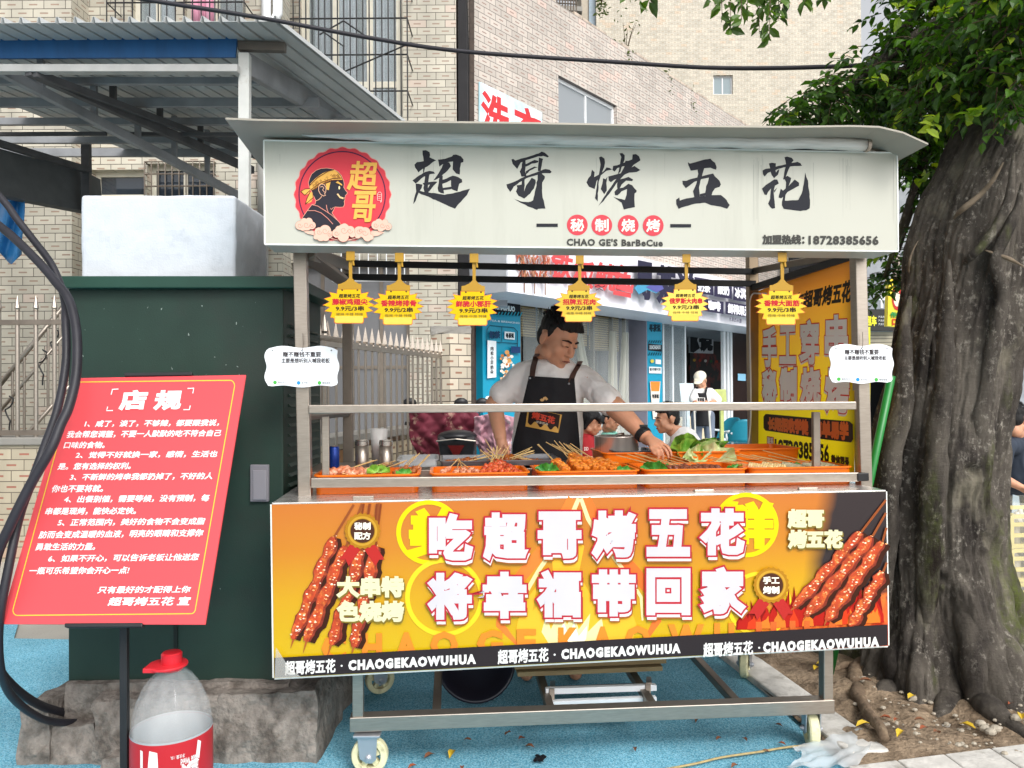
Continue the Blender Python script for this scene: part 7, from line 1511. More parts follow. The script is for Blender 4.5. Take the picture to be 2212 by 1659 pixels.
# --- seated diners and staff beyond the cart
def sitter(hx, hy, d, yaw, pitch, lb, shirt, hairfn, sh, arms, skin=M_skin2, lean=(0, 0), sc=1.0, seat=.45):
    c = at(hx, hy, d=d); t = thing('person', Vector((c.x, c.y, 0)), lb, 'person'); h = Head(c, yaw, pitch, 0, sc); m = MB(); head_forms(h, m)
    ns = at(*sh[:2], d=d+sh[2]); h.cap(m, (0, .02, -.05), (0, .035, -.1), .05, .054); capsule(m, h(0, .03, -.08), ns, .052*sc, .06*sc)
    hp = Vector((ns.x+lean[0], ns.y+lean[1], seat+.12)); capsule(m, ns-Vector((0, 0, .05)), hp, .075*sc, .13*sc)
    for ch in arms: chain(m, [at(x, y, d=d+k) for x, y, k in ch], [.05*sc, .042*sc, .03*sc, .026*sc][:len(ch)])
    dirx = Vector((h.Rm @ Vector((0, -1, 0)))); dirx.z = 0; dirx.normalize(); sx_ = Vector((-dirx.y, dirx.x, 0))
    for k in (-1, 1):
        a = hp+sx_*k*.09-Vector((0, 0, .04)); b2 = a+dirx*.4; e = Vector((b2.x, b2.y, .08)); chain(m, [a, b2, e], [.085, .065, .045]); capsule(m, e-Vector((0, 0, .03)), e+dirx*.13-Vector((0, 0, .04)), .035, .03)
    for ch in arms:                                              # a hand with five fingers at the end of every arm
        w_, e_ = at(*ch[-1][:2], d=d+ch[-1][2]), at(*ch[-2][:2], d=d+ch[-2][2]); dd_ = (w_-e_).normalized(); sd = dd_.cross(Vector((0, 0, 1))).normalized(); capsule(m, w_, w_+dd_*.06, .028, .032)
        for i in range(4): p = w_+dd_*.085+sd*(i-1.5)*.019; chain(m, [p, p+dd_*.035-Vector((0, 0, .012)), p+dd_*.05-Vector((0, 0, .035))], [.0095, .009, .007])
        p = w_+dd_*.03+sd*.034; chain(m, [p, p+dd_*.03+sd*.022, p+dd_*.055+sd*.02], [.011, .01, .008])
    bake_blob(m, 'body', skin, t, .0085, 4); face_parts(h, t); hairfn(h, t)
    m = MB(); capsule(m, ns-Vector((0, 0, .05)), hp, .125*sc, .165*sc); s1 = sx_ if not arms else None
    for ch in arms: p = at(*ch[0][:2], d=d+ch[0][2]); q = at(*ch[1][:2], d=d+ch[1][2]); chain(m, [ns-Vector((0, 0, .06)), p, p.lerp(q, .75)], [.09*sc, .075*sc, .07*sc])
    bake_blob(m, 'shirt', shirt, t, .012, 6, .008, 14)
    m = MB()
    for k in (-1, 1):
        a = hp+sx_*k*.09-Vector((0, 0, .04)); b2 = a+dirx*.4; chain(m, [a, b2, Vector((b2.x, b2.y, .2))], [.1, .078, .06])
    bake_blob(m, 'trousers', mat('dark trousers', '#2f3440', rough=.85, var=.15), t, .012, 5)
    return t, h
def bob_hair(h, t):
    m = MB(); h.ball(m, (0, .028, .045), (.088, .098, .088), 20); h.ball(m, (0, .075, -.04), (.075, .05, .1), 16); h.cap(m, (-.055, -.07, .07), (.055, -.07, .07), .026, .026); h.cap(m, (-.05, -.085, .045), (.05, -.085, .045), .016, .016)
    for k in (-1, 1): h.cap(m, (k*.078, .0, .04), (k*.08, .02, -.07), .024, .016)
    bake_blob(m, 'hair', M_hair, t, .008, 4, .004, 50)
def boy_hair(h, t): short_hair(h, t, 200)
M_redt = mat('red tee', '#a8262c', rough=.85, var=.1, bump=.3, bscale=20, bdist=.01); M_mint = mat('mint tee', '#8fd6c4', rough=.85, var=.08); M_whitet = mat('bright white tee', '#e4e2e0', rough=.85, var=.05, vscale=8, bump=.35, bscale=16, bdist=.02)
tg, hg = sitter(1278, 912, 7.0, R(66), R(22), 'girl with black fringe in a red tee bending over the table behind the cook', M_redt, bob_hair, (1262, 945, .05), [[(1268, 958, -.05), (1272, 992, -.15), (1302, 1000, -.25)], [(1250, 955, .15), (1262, 990, .2), (1300, 996, .1)]], lean=(-.12, .0), sc=.95)
pr = Print(Plane(at(1268, 968, d=6.78), -FD), 1); pr.text('DD', (1262, 966, 1271, 973), '#e9d9d4', bold=.4); pr.build('shirt_print', tg)
tb2, hb2 = sitter(1319, 908, 7.3, R(50), R(12), 'boy with glasses in a mint green tee seated beyond the steel pot', M_mint, boy_hair, (1318, 940, .05), [[(1335, 952, -.05), (1345, 985, -.1), (1365, 990, -.2)]], sc=.85)
m = MB()
for k in (-1, 1): m.tube([hb2(k*.032+.018*math.cos(a), -.102, .003+.014*math.sin(a)) for a in [i*.52 for i in range(13)]], .0022, 5)
m.tube([hb2(-.014, -.104, .005), hb2(.014, -.104, .005)], .002, 5); m.tube([hb2(.05, -.098, .006), hb2(.078, .0, .008)], .002, 5); m.build('glasses', M_black, tb2)
sitter(1441, 906, 7.0, R(-78), R(6), 'man with cropped black hair in a white tee seated in profile before the blue pillar', M_whitet, boy_hair, (1478, 940, .0), [[(1490, 965, -.22), (1455, 1000, -.3), (1415, 985, -.35)], [(1470, 955, .2), (1440, 985, .25), (1410, 985, .2)]], lean=(.12, 0), sc=1.08)
tr_, hr_ = sitter(2190, 905, 6.2, R(150), R(10), 'person in a dark blue jacket seated behind the fig trunk at the right edge', mat('dark blue jacket', '#26303f', rough=.7, var=.15, vscale=8), boy_hair, (2200, 945, .1), [[(2168, 965, -.1), (2160, 1030, -.15), (2200, 1050, -.2)]], sc=1.0)
# staff member standing with a mop stick by the shop door
c = at(1513, 822, d=11); t = thing('person', Vector((c.x, c.y, 0)), 'shop girl in white cap and black apron standing before the shop door', 'person'); h = Head(c, R(-30), R(28), 0, 1.0); m = MB(); head_forms(h, m)
ns = at(1516, 843, d=11.03); capsule(m, h(0, .03, -.07), ns, .05, .055); hp = at(1518, 898, d=11.05); capsule(m, ns, hp, .09, .12)
chain(m, [at(1503, 848, d=10.95), at(1498, 866, d=10.9), at(1508, 874, d=10.75)], [.045, .036, .028]); chain(m, [at(1535, 849, d=11.05), at(1548, 866, d=11), at(1530, 872, d=10.8)], [.045, .036, .028])
for cc, s_ in ((at(1508, 874, d=10.75), 1), (at(1530, 872, d=10.8), -1)):
    capsule(m, cc, cc+RT*.05*s_, .026, .026)
    for i in range(4): p = cc+RT*.075*s_+Vector((0, 0, .02*(i-1.5))); capsule(m, p, p+RT*.045*s_-Vector((0, 0, .015)), .009, .008)
    capsule(m, cc+Vector((0, 0, .02)), cc+RT*.04*s_+Vector((0, 0, .05)), .01, .008)
for k in (-1, 1):
    a = hp+RT*k*.085; b2 = a-Vector((-.01*k, .02, .42)); e = Vector((b2.x, b2.y, .08)); chain(m, [a, b2, e], [.08, .055, .04]); capsule(m, e-Vector((0, 0, .03)), e-FD*.14-Vector((0, 0, .04)), .034, .03)
bake_blob(m, 'body', M_skin2, t, .01, 4); face_parts(h, t)
m = MB(); h.ball(m, (0, .045, .0), (.08, .07, .1), 14); h.cap(m, (.02, .09, 0), (.03, .12, -.14), .03, .02); bake_blob(m, 'hair', mat('brown hair', '#3a241a', rough=.6, var=.3), t, .01, 3, .004, 40)
m = MB(); h.ball(m, (0, .01, .062), (.09, .105, .075), 18); h.cap(m, (-.04, -.085, .045), (.04, -.085, .045), .03, .03); h.ball(m, (0, -.12, .035), (.065, .07, .012)); bake_blob(m, 'cap', mat('cream cap', '#e4dcc8', rough=.8, var=.06), t, .009, 4)
m = MB(); capsule(m, ns-Vector((0, 0, .04)), hp, .11, .13); chain(m, [ns-Vector((0, 0, .05)), at(1503, 848, d=10.95), at(1499, 862, d=10.9)], [.08, .07, .075]); chain(m, [ns-Vector((0, 0, .05)), at(1535, 849, d=11.05), at(1547, 864, d=11)], [.08, .075, .08]); bake_blob(m, 'shirt', M_whitet, t, .014, 5, .008, 12)
m = MB(); m.grid(lambda u, v: at(1503+(22+8*v)*u-3*v+(4*math.sin(v*2)), 849+72*v, d=10.9-.05*math.sin(u*3.14)-.0*v), 10, 16); o = m.build('apron', mat('black apron cotton', '#17161a'), t, smooth=True, fix=False); md = o.modifiers.new('t', 'SOLIDIFY'); md.thickness = .006
for x0, x1 in ((1507, 1506), (1523, 1527)):
    m = MB(); m.bar(at(x0, 852, d=10.87), at(x1, 836, d=10.93), .03, .01, up=(0, 1, 0)); m.build('apron_strap', mat('black apron cotton', '#17161a'), o)
pr = Print(Plane(at(1514, 862, d=10.82), -FD), 1); pr.poly([(1505, 858), (1523, 859), (1523, 869), (1505, 868)], '#e4e2de'); pr.text('寻茶说', (1507, 860, 1521, 867), '#222226', bold=.5); pr.build('apron_print', o)
m = MB()
for k in (-1, 1): a = hp+RT*k*.085; chain(m, [a, a-Vector((-.01*k, .02, .42)), Vector((a.x, a.y-.02, .14))], [.09, .066, .055])
bake_blob(m, 'jeans', mat('grey jeans', '#6d7686', rough=.85, var=.2), t, .012, 4)
for x0, y0, x1, lb in ((1499, 870, 1506, 'left of two pale broom sticks held by the shop girl'), (1530, 868, 1542, 'right of two pale broom sticks held by the shop girl')):
    p = at(x0, y0, d=10.7); q = at(x1, 1040, d=10.75); q.z = .02; k = MB(); k.tube([p, q], .013, 6); tag(k.build('broom_stick', mat('pale broom stick', '#d8d3c8', rough=.5)), lb, 'stick')
# ------------------------------------------------------------------ shops under the wing, scooters, chairs, far street
random.seed(51)
FO = .8                                                     # how far the fascia stands out from the wing
WF = Wall(WE.P(0, 0, FO), WE.P(1, 0, FO)); WF.len = 16
u0, zlo = WF.uz(1097, 630); uR = 14.5; zhi = WF.uz(1409, 562)[1]
fa = thing('shop_fascia', WF.P(u0, zlo), 'long white shop fascia with red brush characters and dark menu panels', 'shop sign')
M_fas = mat('white fascia sheet', '#e9e7ee', rough=.35, var=.04); M_fasg = mat('pale grey fascia end', '#b9bcc2', rough=.45, var=.06)
m = MB(); m.hexa([WF.P(u0, zlo), WF.P(uR, zlo), WF.P(uR, zlo, -FO+.02), WF.P(u0, zlo, -FO+.02), WF.P(u0, zhi), WF.P(uR, zhi), WF.P(uR, zhi, -FO+.02), WF.P(u0, zhi, -FO+.02)]); m.build('box', M_fas, fa)
m = MB(); m.slab([WF.P(u0-.004, zlo), WF.P(u0-.004, zlo, -FO+.02), WF.P(u0-.004, zhi, -FO+.02), WF.P(u0-.004, zhi)], WF.d*-.02); m.slab([at(1036, 662, d=9.6), at(1096, 662, d=9.6), at(1096, 470, d=9.6), at(1036, 470, d=9.6)], FD*.3); m.build('end_panel', M_fasg, fa)
pr = Print(WF.pl, 3, .003)
# dried reed skewers
for cx in (1130, 1152, 1175):
    pr.line([(cx+3, 632+(cx-1130)*.12), (cx+2, 560)], 2.4, '#8a6a58')
    for i in range(34):
        t = random.random(); x = cx+random.gauss(0, 6); y = 545+65*t+(cx-1130)*.12; pr.line([(x, y), (x+random.gauss(0, 5), y-random.uniform(10, 22))], random.uniform(1.5, 4), random.choice(('#a8745a', '#c08a6c', '#8d4f40', '#b5604a'))); pr.k -= .8
    pr.k += 1
for ch, q in zip('铁板鱿鱼', ((1192, 542, 1236, 600), (1240, 560, 1282, 616), (1286, 566, 1330, 622), (1326, 570, 1362, 634))): pr.text(ch, ((q[0], q[1]), (q[2], q[1]+8), (q[2], q[3]+7), (q[0], q[3])), '#cf4f52', bold=2.0, shear=.12)
pr.line([(1285, 620), (1293, 616), (1300, 621), (1307, 617)], 1.8, '#4a2a38'); pr.line([(1287, 627), (1295, 623), (1302, 628)], 1.6, '#4a2a38')
pr.poly([(1330, 622), (1345, 612), (1360, 620), (1370, 610), (1366, 634), (1350, 630)], '#d9555a')
for ch, q in zip('寻茶说', ((1376, 566, 1412, 640), (1420, 575, 1458, 652), (1462, 582, 1500, 656))): pr.text(ch, ((q[0], q[1]), (q[2], q[1]+7), (q[2], q[3]+6), (q[0], q[3])), '#2c2b40', bold=3.6)
pr.poly([(1370, 622), (1385, 608), (1405, 612), (1425, 612), (1432, 622), (1418, 634), (1398, 626), (1380, 636), (1376, 630)], '#4a93b5'); pr.poly([(1395, 620), (1412, 612), (1430, 616), (1434, 624), (1418, 632)], '#5a5a9a')
SL = .17
def pbox(x0, y0, x1, y1, c): pr.poly([(x0, y0), (x1, y0+(x1-x0)*SL), (x1, y1+(x1-x0)*SL*.9), (x0, y1)], c)
DK = '#332f48'
pbox(1500, 598, 1541, 632, DK); pbox(1543, 608, 1581, 640, DK); pbox(1584, 616, 1625, 648, DK); pbox(1515, 644, 1563, 671, DK); pbox(1567, 651, 1630, 678, DK)
for t, q in (('奶茶', (1508, 608, 1534, 628)), ('酸奶', (1551, 613, 1575, 634)), ('冰淇淋', (1588, 621, 1623, 642)), ('咖啡', (1531, 649, 1556, 668)), ('鲜榨果汁', (1573, 656, 1620, 676))): pr.text(t, ((q[0], q[1]), (q[2], q[1]+(q[2]-q[0])*SL), (q[2], q[3]+(q[2]-q[0])*SL), (q[0], q[3])), '#eceaf2', bold=.9)
pr.text('水果西米露', ((1575, 684), (1602, 689), (1602, 698), (1575, 693)), '#6a6876', bold=.2)
pr.build('lettering', fa)
# shop interior and front
shop = thing('tea_shop', WE.P(5, 0), 'drinks shop front with glazed bays, bamboo blinds and dark interior below the white fascia', 'shop')
m = MB(); M_in = mat('dim interior wall', '#4a3a34', rough=.8, var=.2, vscale=2)  # walls coloured dark to make the shop interior dim
zc_ = zlo+.05
m.slab([WE.P(0, -.02, -3), WE.P(16, -.02, -3), WE.P(16, 3, -3), WE.P(0, 3, -3)], WE.pl.n*-.1); m.slab([WE.P(.1, 0, -.05), WE.P(.1, 0, -3), WE.P(.1, 3, -3), WE.P(.1, 3, -.05)], WE.d*-.1); m.slab([WE.P(15.5, 0, -.05), WE.P(15.5, 0, -3), WE.P(15.5, 3, -3), WE.P(15.5, 3, -.05)], WE.d*.1); m.build('interior', M_in, shop)
m = MB(); m.slab([WE.P(.1, zc_+.01, -.02), WE.P(15.5, zc_+.01, -.02), WE.P(15.5, zc_+.01, -3), WE.P(.1, zc_+.01, -3)], (0, 0, .1)); m.build('ceiling', M_fasg, shop)
U = lambda px: WE.uz(px, 842)[0]
M_tblue = mat('teal blue panel', '#1597b8', rough=.4, var=.05)
def pillar(x0, x1, out, dep, m_, lb=None):
    k = MB(); a, b2 = WE.pl.at(x0, 842, out), WE.pl.at(x1, 842, out); ua, ub = (a-WE.p0).dot(WE.d), (b2-WE.p0).dot(WE.d)
    k.hexa([WE.P(u, z, o) for z in (0, zc_) for u, o in ((ua, out), (ub, out), (ub, out-dep), (ua, out-dep))]); return k.build('pillar', m_, shop), Plane(WE.P(0, 0, out), WE.pl.n)
p1, L1 = pillar(1043, 1125, .06, .3, M_tblue); p2_, L2 = pillar(1399, 1431, .06, .7, M_tblue)
k = MB(); a = WE.pl.at(1399, 842, .06); ua = (a-WE.p0).dot(WE.d); k.slab([WE.P(ua-.006, 0, .06), WE.P(ua-.006, 0, -.9), WE.P(ua-.006, zc_, -.9), WE.P(ua-.006, zc_, .06)], WE.d*-.02); k.build('pillar_side', mat('lilac grey side', '#9b98a6', rough=.6, var=.05), shop)
pr = Print(L1, 2, .002)
S = .16
def pq4(x0, y0, x1, y1): return ((x0, y0), (x1, y0+(x1-x0)*S*.7), (x1, y1+(x1-x0)*S*.35), (x0, y1))
pr.poly(list(pq4(1044, 641, 1124, 678)), '#16181f')
for i in range(12): x = 1046+i*7; pr.line([(x, 650), (x+5, 643)], 2.2, '#2a9ab5'); pr.line([(x, 684), (x+5, 674)], 2.6, '#2a9ab5'); pr.k -= 1.6
pr.text('XUNCHASHUO', ((1052, 655), (1112, 663), (1112, 673), (1052, 665)), '#d9e4e8', bold=.7)
pr.text('TEA & BREAKING', ((1058, 690), (1122, 696), (1122, 700), (1058, 694)), '#cfe6ee', bold=.2)
pr.line([(1052, 745), (1052, 712), (1058, 703), (1110, 708), (1118, 716), (1118, 752)], 1.5, '#143a4a'); pr.line([(1084, 706), (1084, 738)], 1.4, '#143a4a'); pr.line([(1052, 738), (1118, 742)], 1.4, '#143a4a')
pr.poly([(1090, 716), (1112, 718), (1112, 734), (1090, 732)], '#e6eef0'); pr.text('寻茶说', (1093, 720, 1110, 730), '#17202a', bold=.5); pr.text('奶茶', (1058, 716, 1080, 730), '#173a5a', bold=1.0)
pr.poly([(1053, 735), (1072, 737), (1072, 815), (1053, 817)], '#ecf0f2')
for i, ch in enumerate('肉松小贝奶朵'): pr.text(ch, (1060, 749+i*10, 1066, 757+i*10), '#2a2a30', bold=.2)
pr.poly([(1104, 748), (1124, 749), (1124, 763), (1104, 762)], '#23406e')
# printed ice cream on the pillar
for i in range(46): a = random.uniform(0, 6.28); r_ = random.random(); pr.disc((1095+14*r_*math.cos(a), 795+30*r_*math.sin(a)-8), random.uniform(2, 5), random.choice(('#f2e6d8', '#e9d2b8', '#d99a5a', '#f6f0ea', '#c97a3c')), n=9); pr.k -= .85
pr.k += 1; pr.poly([(1080, 815), (1110, 815), (1099, 850), (1091, 850)], '#d9b58a'); pr.disc((1055, 862), 7, '#e9eef0', n=16); pr.build('pillar_print', p1)
pr = Print(L2, 2, .002)
pr.text('寻茶说', (1403, 701, 1427, 716), '#17303c', bold=.7); pr.poly([(1400, 742), (1430, 745), (1430, 760), (1400, 757)], '#16181f'); pr.text('XUNCHASHUO', (1403, 746, 1427, 754), '#d9e4e8', bold=.3)
for i in range(6): pr.line([(1401+i*5, 741), (1404+i*5, 735)], 1.5, '#16242c'); pr.line([(1401+i*5, 768), (1404+i*5, 761)], 1.5, '#16242c'); pr.k -= 1.5
pr.poly([(1416, 776), (1428, 777), (1428, 787), (1416, 786)], '#e9eef0'); pr.poly([(1402, 792), (1429, 793), (1429, 807), (1402, 806)], '#e9eef0'); pr.text('霸汁柠檬手打茶', (1404, 795, 1427, 801), '#33383c', bold=.15)
pr.disc((1409, 780), 4, '#d9c84a', n=14); pr.poly([(1404, 824), (1427, 824), (1424, 868), (1421, 905), (1411, 905), (1407, 868)], '#ecdfd2'); pr.poly([(1405, 824), (1426, 824), (1424, 845), (1407, 845)], '#e98a3c'); pr.text('可茶说', (1409, 852, 1423, 860), '#2a2a30', bold=.4); pr.build('pillar_print', p2_)
# glazed bays
def post(px, w=.06, m_=M_alu, out=.0, z1=None):
    u = U(px); k = MB(); k.hexa([WE.P(uu, z, o) for z in (0, z1 or zc_) for uu, o in ((u-w/2, out), (u+w/2, out), (u+w/2, out-.06), (u-w/2, out-.06))]); k.build('mullion', m_, shop)
for px in (1131, 1180, 1240, 1290, 1330, 1358): post(px, .035, M_steeld, -.05)
for px in (1440, 1460, 1487): post(px, .05, M_alu, -.05)
for px in (1566, 1574, 1581): post(px, .09, M_alu)
def sheet(x0, x1, z0, z1, out, m_, name, amp=.0, folds=8, parent=None):
    a, b2 = U(x0), U(x1); k = MB(); k.grid(lambda u, v: WE.P(a+(b2-a)*u, z0+(z1-z0)*v, out+amp*(math.sin(u*folds*6.28+2*v)+.5*math.sin(u*23+v*5))), 50, 8); o = k.build(name, m_, parent or shop, smooth=True, fix=False); md = o.modifiers.new('t', 'SOLIDIFY'); md.thickness = .003; return o
bam = bpy.data.materials.new('bamboo blind'); bam.use_nodes = True; t_ = bam.node_tree; wv = t_.nodes.new('ShaderNodeTexWave'); wv.bands_direction = 'Z'; wv.inputs['Scale'].default_value = 9; wv.inputs['Distortion'].default_value = .6; tc = t_.nodes.new('ShaderNodeTexCoord'); t_.links.new(tc.outputs['Object'], wv.inputs[0]); cr = t_.nodes.new('ShaderNodeValToRGB'); cr.color_ramp.elements[0].color = lin('#6a5638'); cr.color_ramp.elements[1].color = lin('#b59c6c'); t_.links.new(wv.outputs[0], cr.inputs[0]); t_.links.new(cr.outputs[0], t_.nodes['Principled BSDF'].inputs['Base Color'])
for x0, x1, y in ((1132, 1178, 724), (1182, 1238, 735), (1242, 1288, 745), (1292, 1356, 755)): sheet(x0, x1, WE.uz(x0, y)[1], zc_, -.16, bam, 'bamboo_blind')
sheet(1132, 1358, .05, 2.4, -.03, M_clear, 'plastic_curtain', .03, 9)
for x0, x1, xt in ((1262, 1300, 1240), (1300, 1330, 1318), (1322, 1352, 1345)):
    k = MB(); a, b2, c = U(x0), U(x1), U(xt); k.grid(lambda u, v: WE.P((a+(b2-a)*u)*(1-v)+(c+.1*u)*v, .5+1.7*v, .03+.04*math.sin(u*14+v*3)), 24, 12); o = k.build('plastic_curtain', glass_mat('hazy vinyl strip', '#d9d8cc', alpha=.42, rough=.25), shop, smooth=True, fix=False)
sheet(1432, 1486, .05, 2.4, -.06, glass_mat('shop glass', '#aab4b8', alpha=.35), 'pane'); sheet(1132, 1358, .0, .75, -.4, mat('grey blue bench front', '#6f8492', rough=.6, var=.15), 'low_panel'); sheet(1432, 1560, .0, .78, -.3, mat('cream counter front', '#d6c6a6', rough=.6, var=.08), 'counter_front')
# items inside: menu board, dark red shelf, counter machines
bd = Plane(WE.P(0, 0, -1.6), WE.pl.n); k = MB(); k.slab([bd.at(1490, 762), bd.at(1541, 764), bd.at(1541, 716), bd.at(1490, 708)], bd.n*-.03); sgm = k.build('menu_board', mat('white menu board', '#dcdce0', rough=.4), shop)
pr = Print(bd, 2, .002); pr.poly([(1491, 712), (1512, 715), (1506, 735), (1512, 752), (1498, 762), (1491, 760)], '#22222a'); pr.text('说', (1512, 722, 1538, 756), '#1e2028', bold=2.4); pr.build('lettering', sgm)
bd2 = Plane(WE.P(0, 0, -1.9), WE.pl.n); k = MB(); k.slab([bd2.at(1490, 850), bd2.at(1566, 850), bd2.at(1566, 690), bd2.at(1490, 690)], bd2.n*-.03); k.build('back_panel', mat('dark red shelf', '#8a2a22', rough=.5, var=.5, vscale=3, col2='#231a1c', cscale=2.2, cthr=(.42, .5)), shop)
for i, px in enumerate((1500, 1512, 1524, 1536, 1548)): pr = Print(bd2, 3, .003); pr.disc((px, 778+i*.8), 3.2, ('#e0b03c', '#c8402c', '#d9d4cc', '#3a6a3c', '#c8402c')[i], n=12); pr.build('lamp_ball', shop)
k = MB(); k.slab([WE.pl.at(1583, 870, -.02), WE.pl.at(1612, 874, -.02), WE.pl.at(1612, 716, -.02), WE.pl.at(1583, 710, -.02)], WE.pl.n*-.06); dr = k.build('door', mat('dark brown door', '#2c201e', rough=.35, var=.15), shop); pr = Print(WE.pl, 2, .003); pr.poly([(1594, 807), (1611, 808), (1611, 823), (1594, 822)], '#8fc4e0'); pr.build('notice', dr)
sheet(1582, 1625, .0, zc_, -.1, mat('dark brown door', '#2c201e'), 'door_side')
for x0, y0, x1, y1, c_, lb in ((1471, 828, 1500, 868, '#d6e2e6', 'pale paper menu stand inside the tea shop left of the shop girl'), (1547, 841, 1570, 868, '#b5bd72', 'yellow green poster stand right of the shop girl')):
    pl_ = Plane(at(x0, 850, d=11.6), -FD+RT*.2); k = MB(); k.slab([pl_.at(x0, y1), pl_.at(x1, y1), pl_.at(x1-2, y0), pl_.at(x0-3, y0)], FD*.02); z_ = pl_.at(x0, y1); k.bar(pl_.at((x0+x1)/2, y1, -.03), Vector((pl_.at((x0+x1)/2, y1, -.03).x, pl_.at((x0+x1)/2, y1, -.03).y, 0)), .05, .05); tag(k.build('menu_stand', mat('stand '+c_, c_, rough=.5, var=.15, vscale=14)), lb, 'menu stand')
# teal chairs
def chair(px, py, d, rz, lb):
    c = at(px, py, d=d); c.z = 0; t = thing('teal_chair', c, lb, 'chair', 'teal chairs outside the tea shop'); Q = Matrix.Rotation(rz, 3, 'Z'); P = lambda x, y, z: c+Q @ Vector((x, y, z)); m_t = mat('teal chair plastic', '#1b7f94', rough=.4, var=.06); m_w = mat('white chair frame', '#dfe4e8', rough=.4)
    k = MB(); k.grid(lambda u, v: P(.25*math.sin((u-.5)*2.4), .23*math.cos((u-.5)*2.4)+.03*v, .5+.34*v*(1-.75*abs(2*u-1)**3)), 20, 8); o = k.build('backrest', m_t, t, smooth=True, fix=False); md = o.modifiers.new('t', 'SOLIDIFY'); md.thickness = .02
    k = MB(); k.lathe([(.001, .43), (.2, .43), (.225, .445), (.22, .465), (.001, .46)], P(0, 0, 0), 24); k.build('seat', m_t, t, smooth=False)
    for sx in (-1, 1):
        for sy in (-1, 1): k = MB(); k.tube([P(sx*.23, sy*.23, 0), P(sx*.18, sy*.12, .44), P(sx*.2, sy*.1+.05, .62 if sy > 0 else .46)], .02, 8); k.build('leg', m_w, t, smooth=True)
        k = MB(); k.tube([P(sx*.2, -.18, .62), P(sx*.24, .02, .64), P(sx*.2, .18, .62)], .018, 8); k.tube([P(sx*.2, -.18, .62), P(sx*.18, -.13, .43)], .018, 8); k.build('arm', m_w, t, smooth=True)
chair(1560, 950, 12.2, R(-70), 'teal chair seen side on beside the seated man in white'); chair(1603, 960, 11.8, R(175), 'teal chair seen from behind next to the cart rear post')
# small table with the diners
tp = at(1340, 1000, d=6.7); t = thing('snack_table', Vector((tp.x, tp.y, 0)), 'low wooden snack table between the girl in red and the man in white', 'table'); k = MB(); c = Vector((tp.x, tp.y, 0)); k.box((c.x-.42, c.y-.3, .66), (c.x+.42, c.y+.3, .69)); k.build('tabletop', mat('orange wood', '#b5743c', rough=.5, var=.15, vscale=4, stretch=(1, 8, 1)), t, bevel=.004)
for a in (-1, 1):
    for b2 in (-1, 1): k = MB(); k.bar(c+Vector((a*.36, b2*.24, 0)), c+Vector((a*.36, b2*.24, .66)), .035, .035); k.build('leg', M_blk, t)
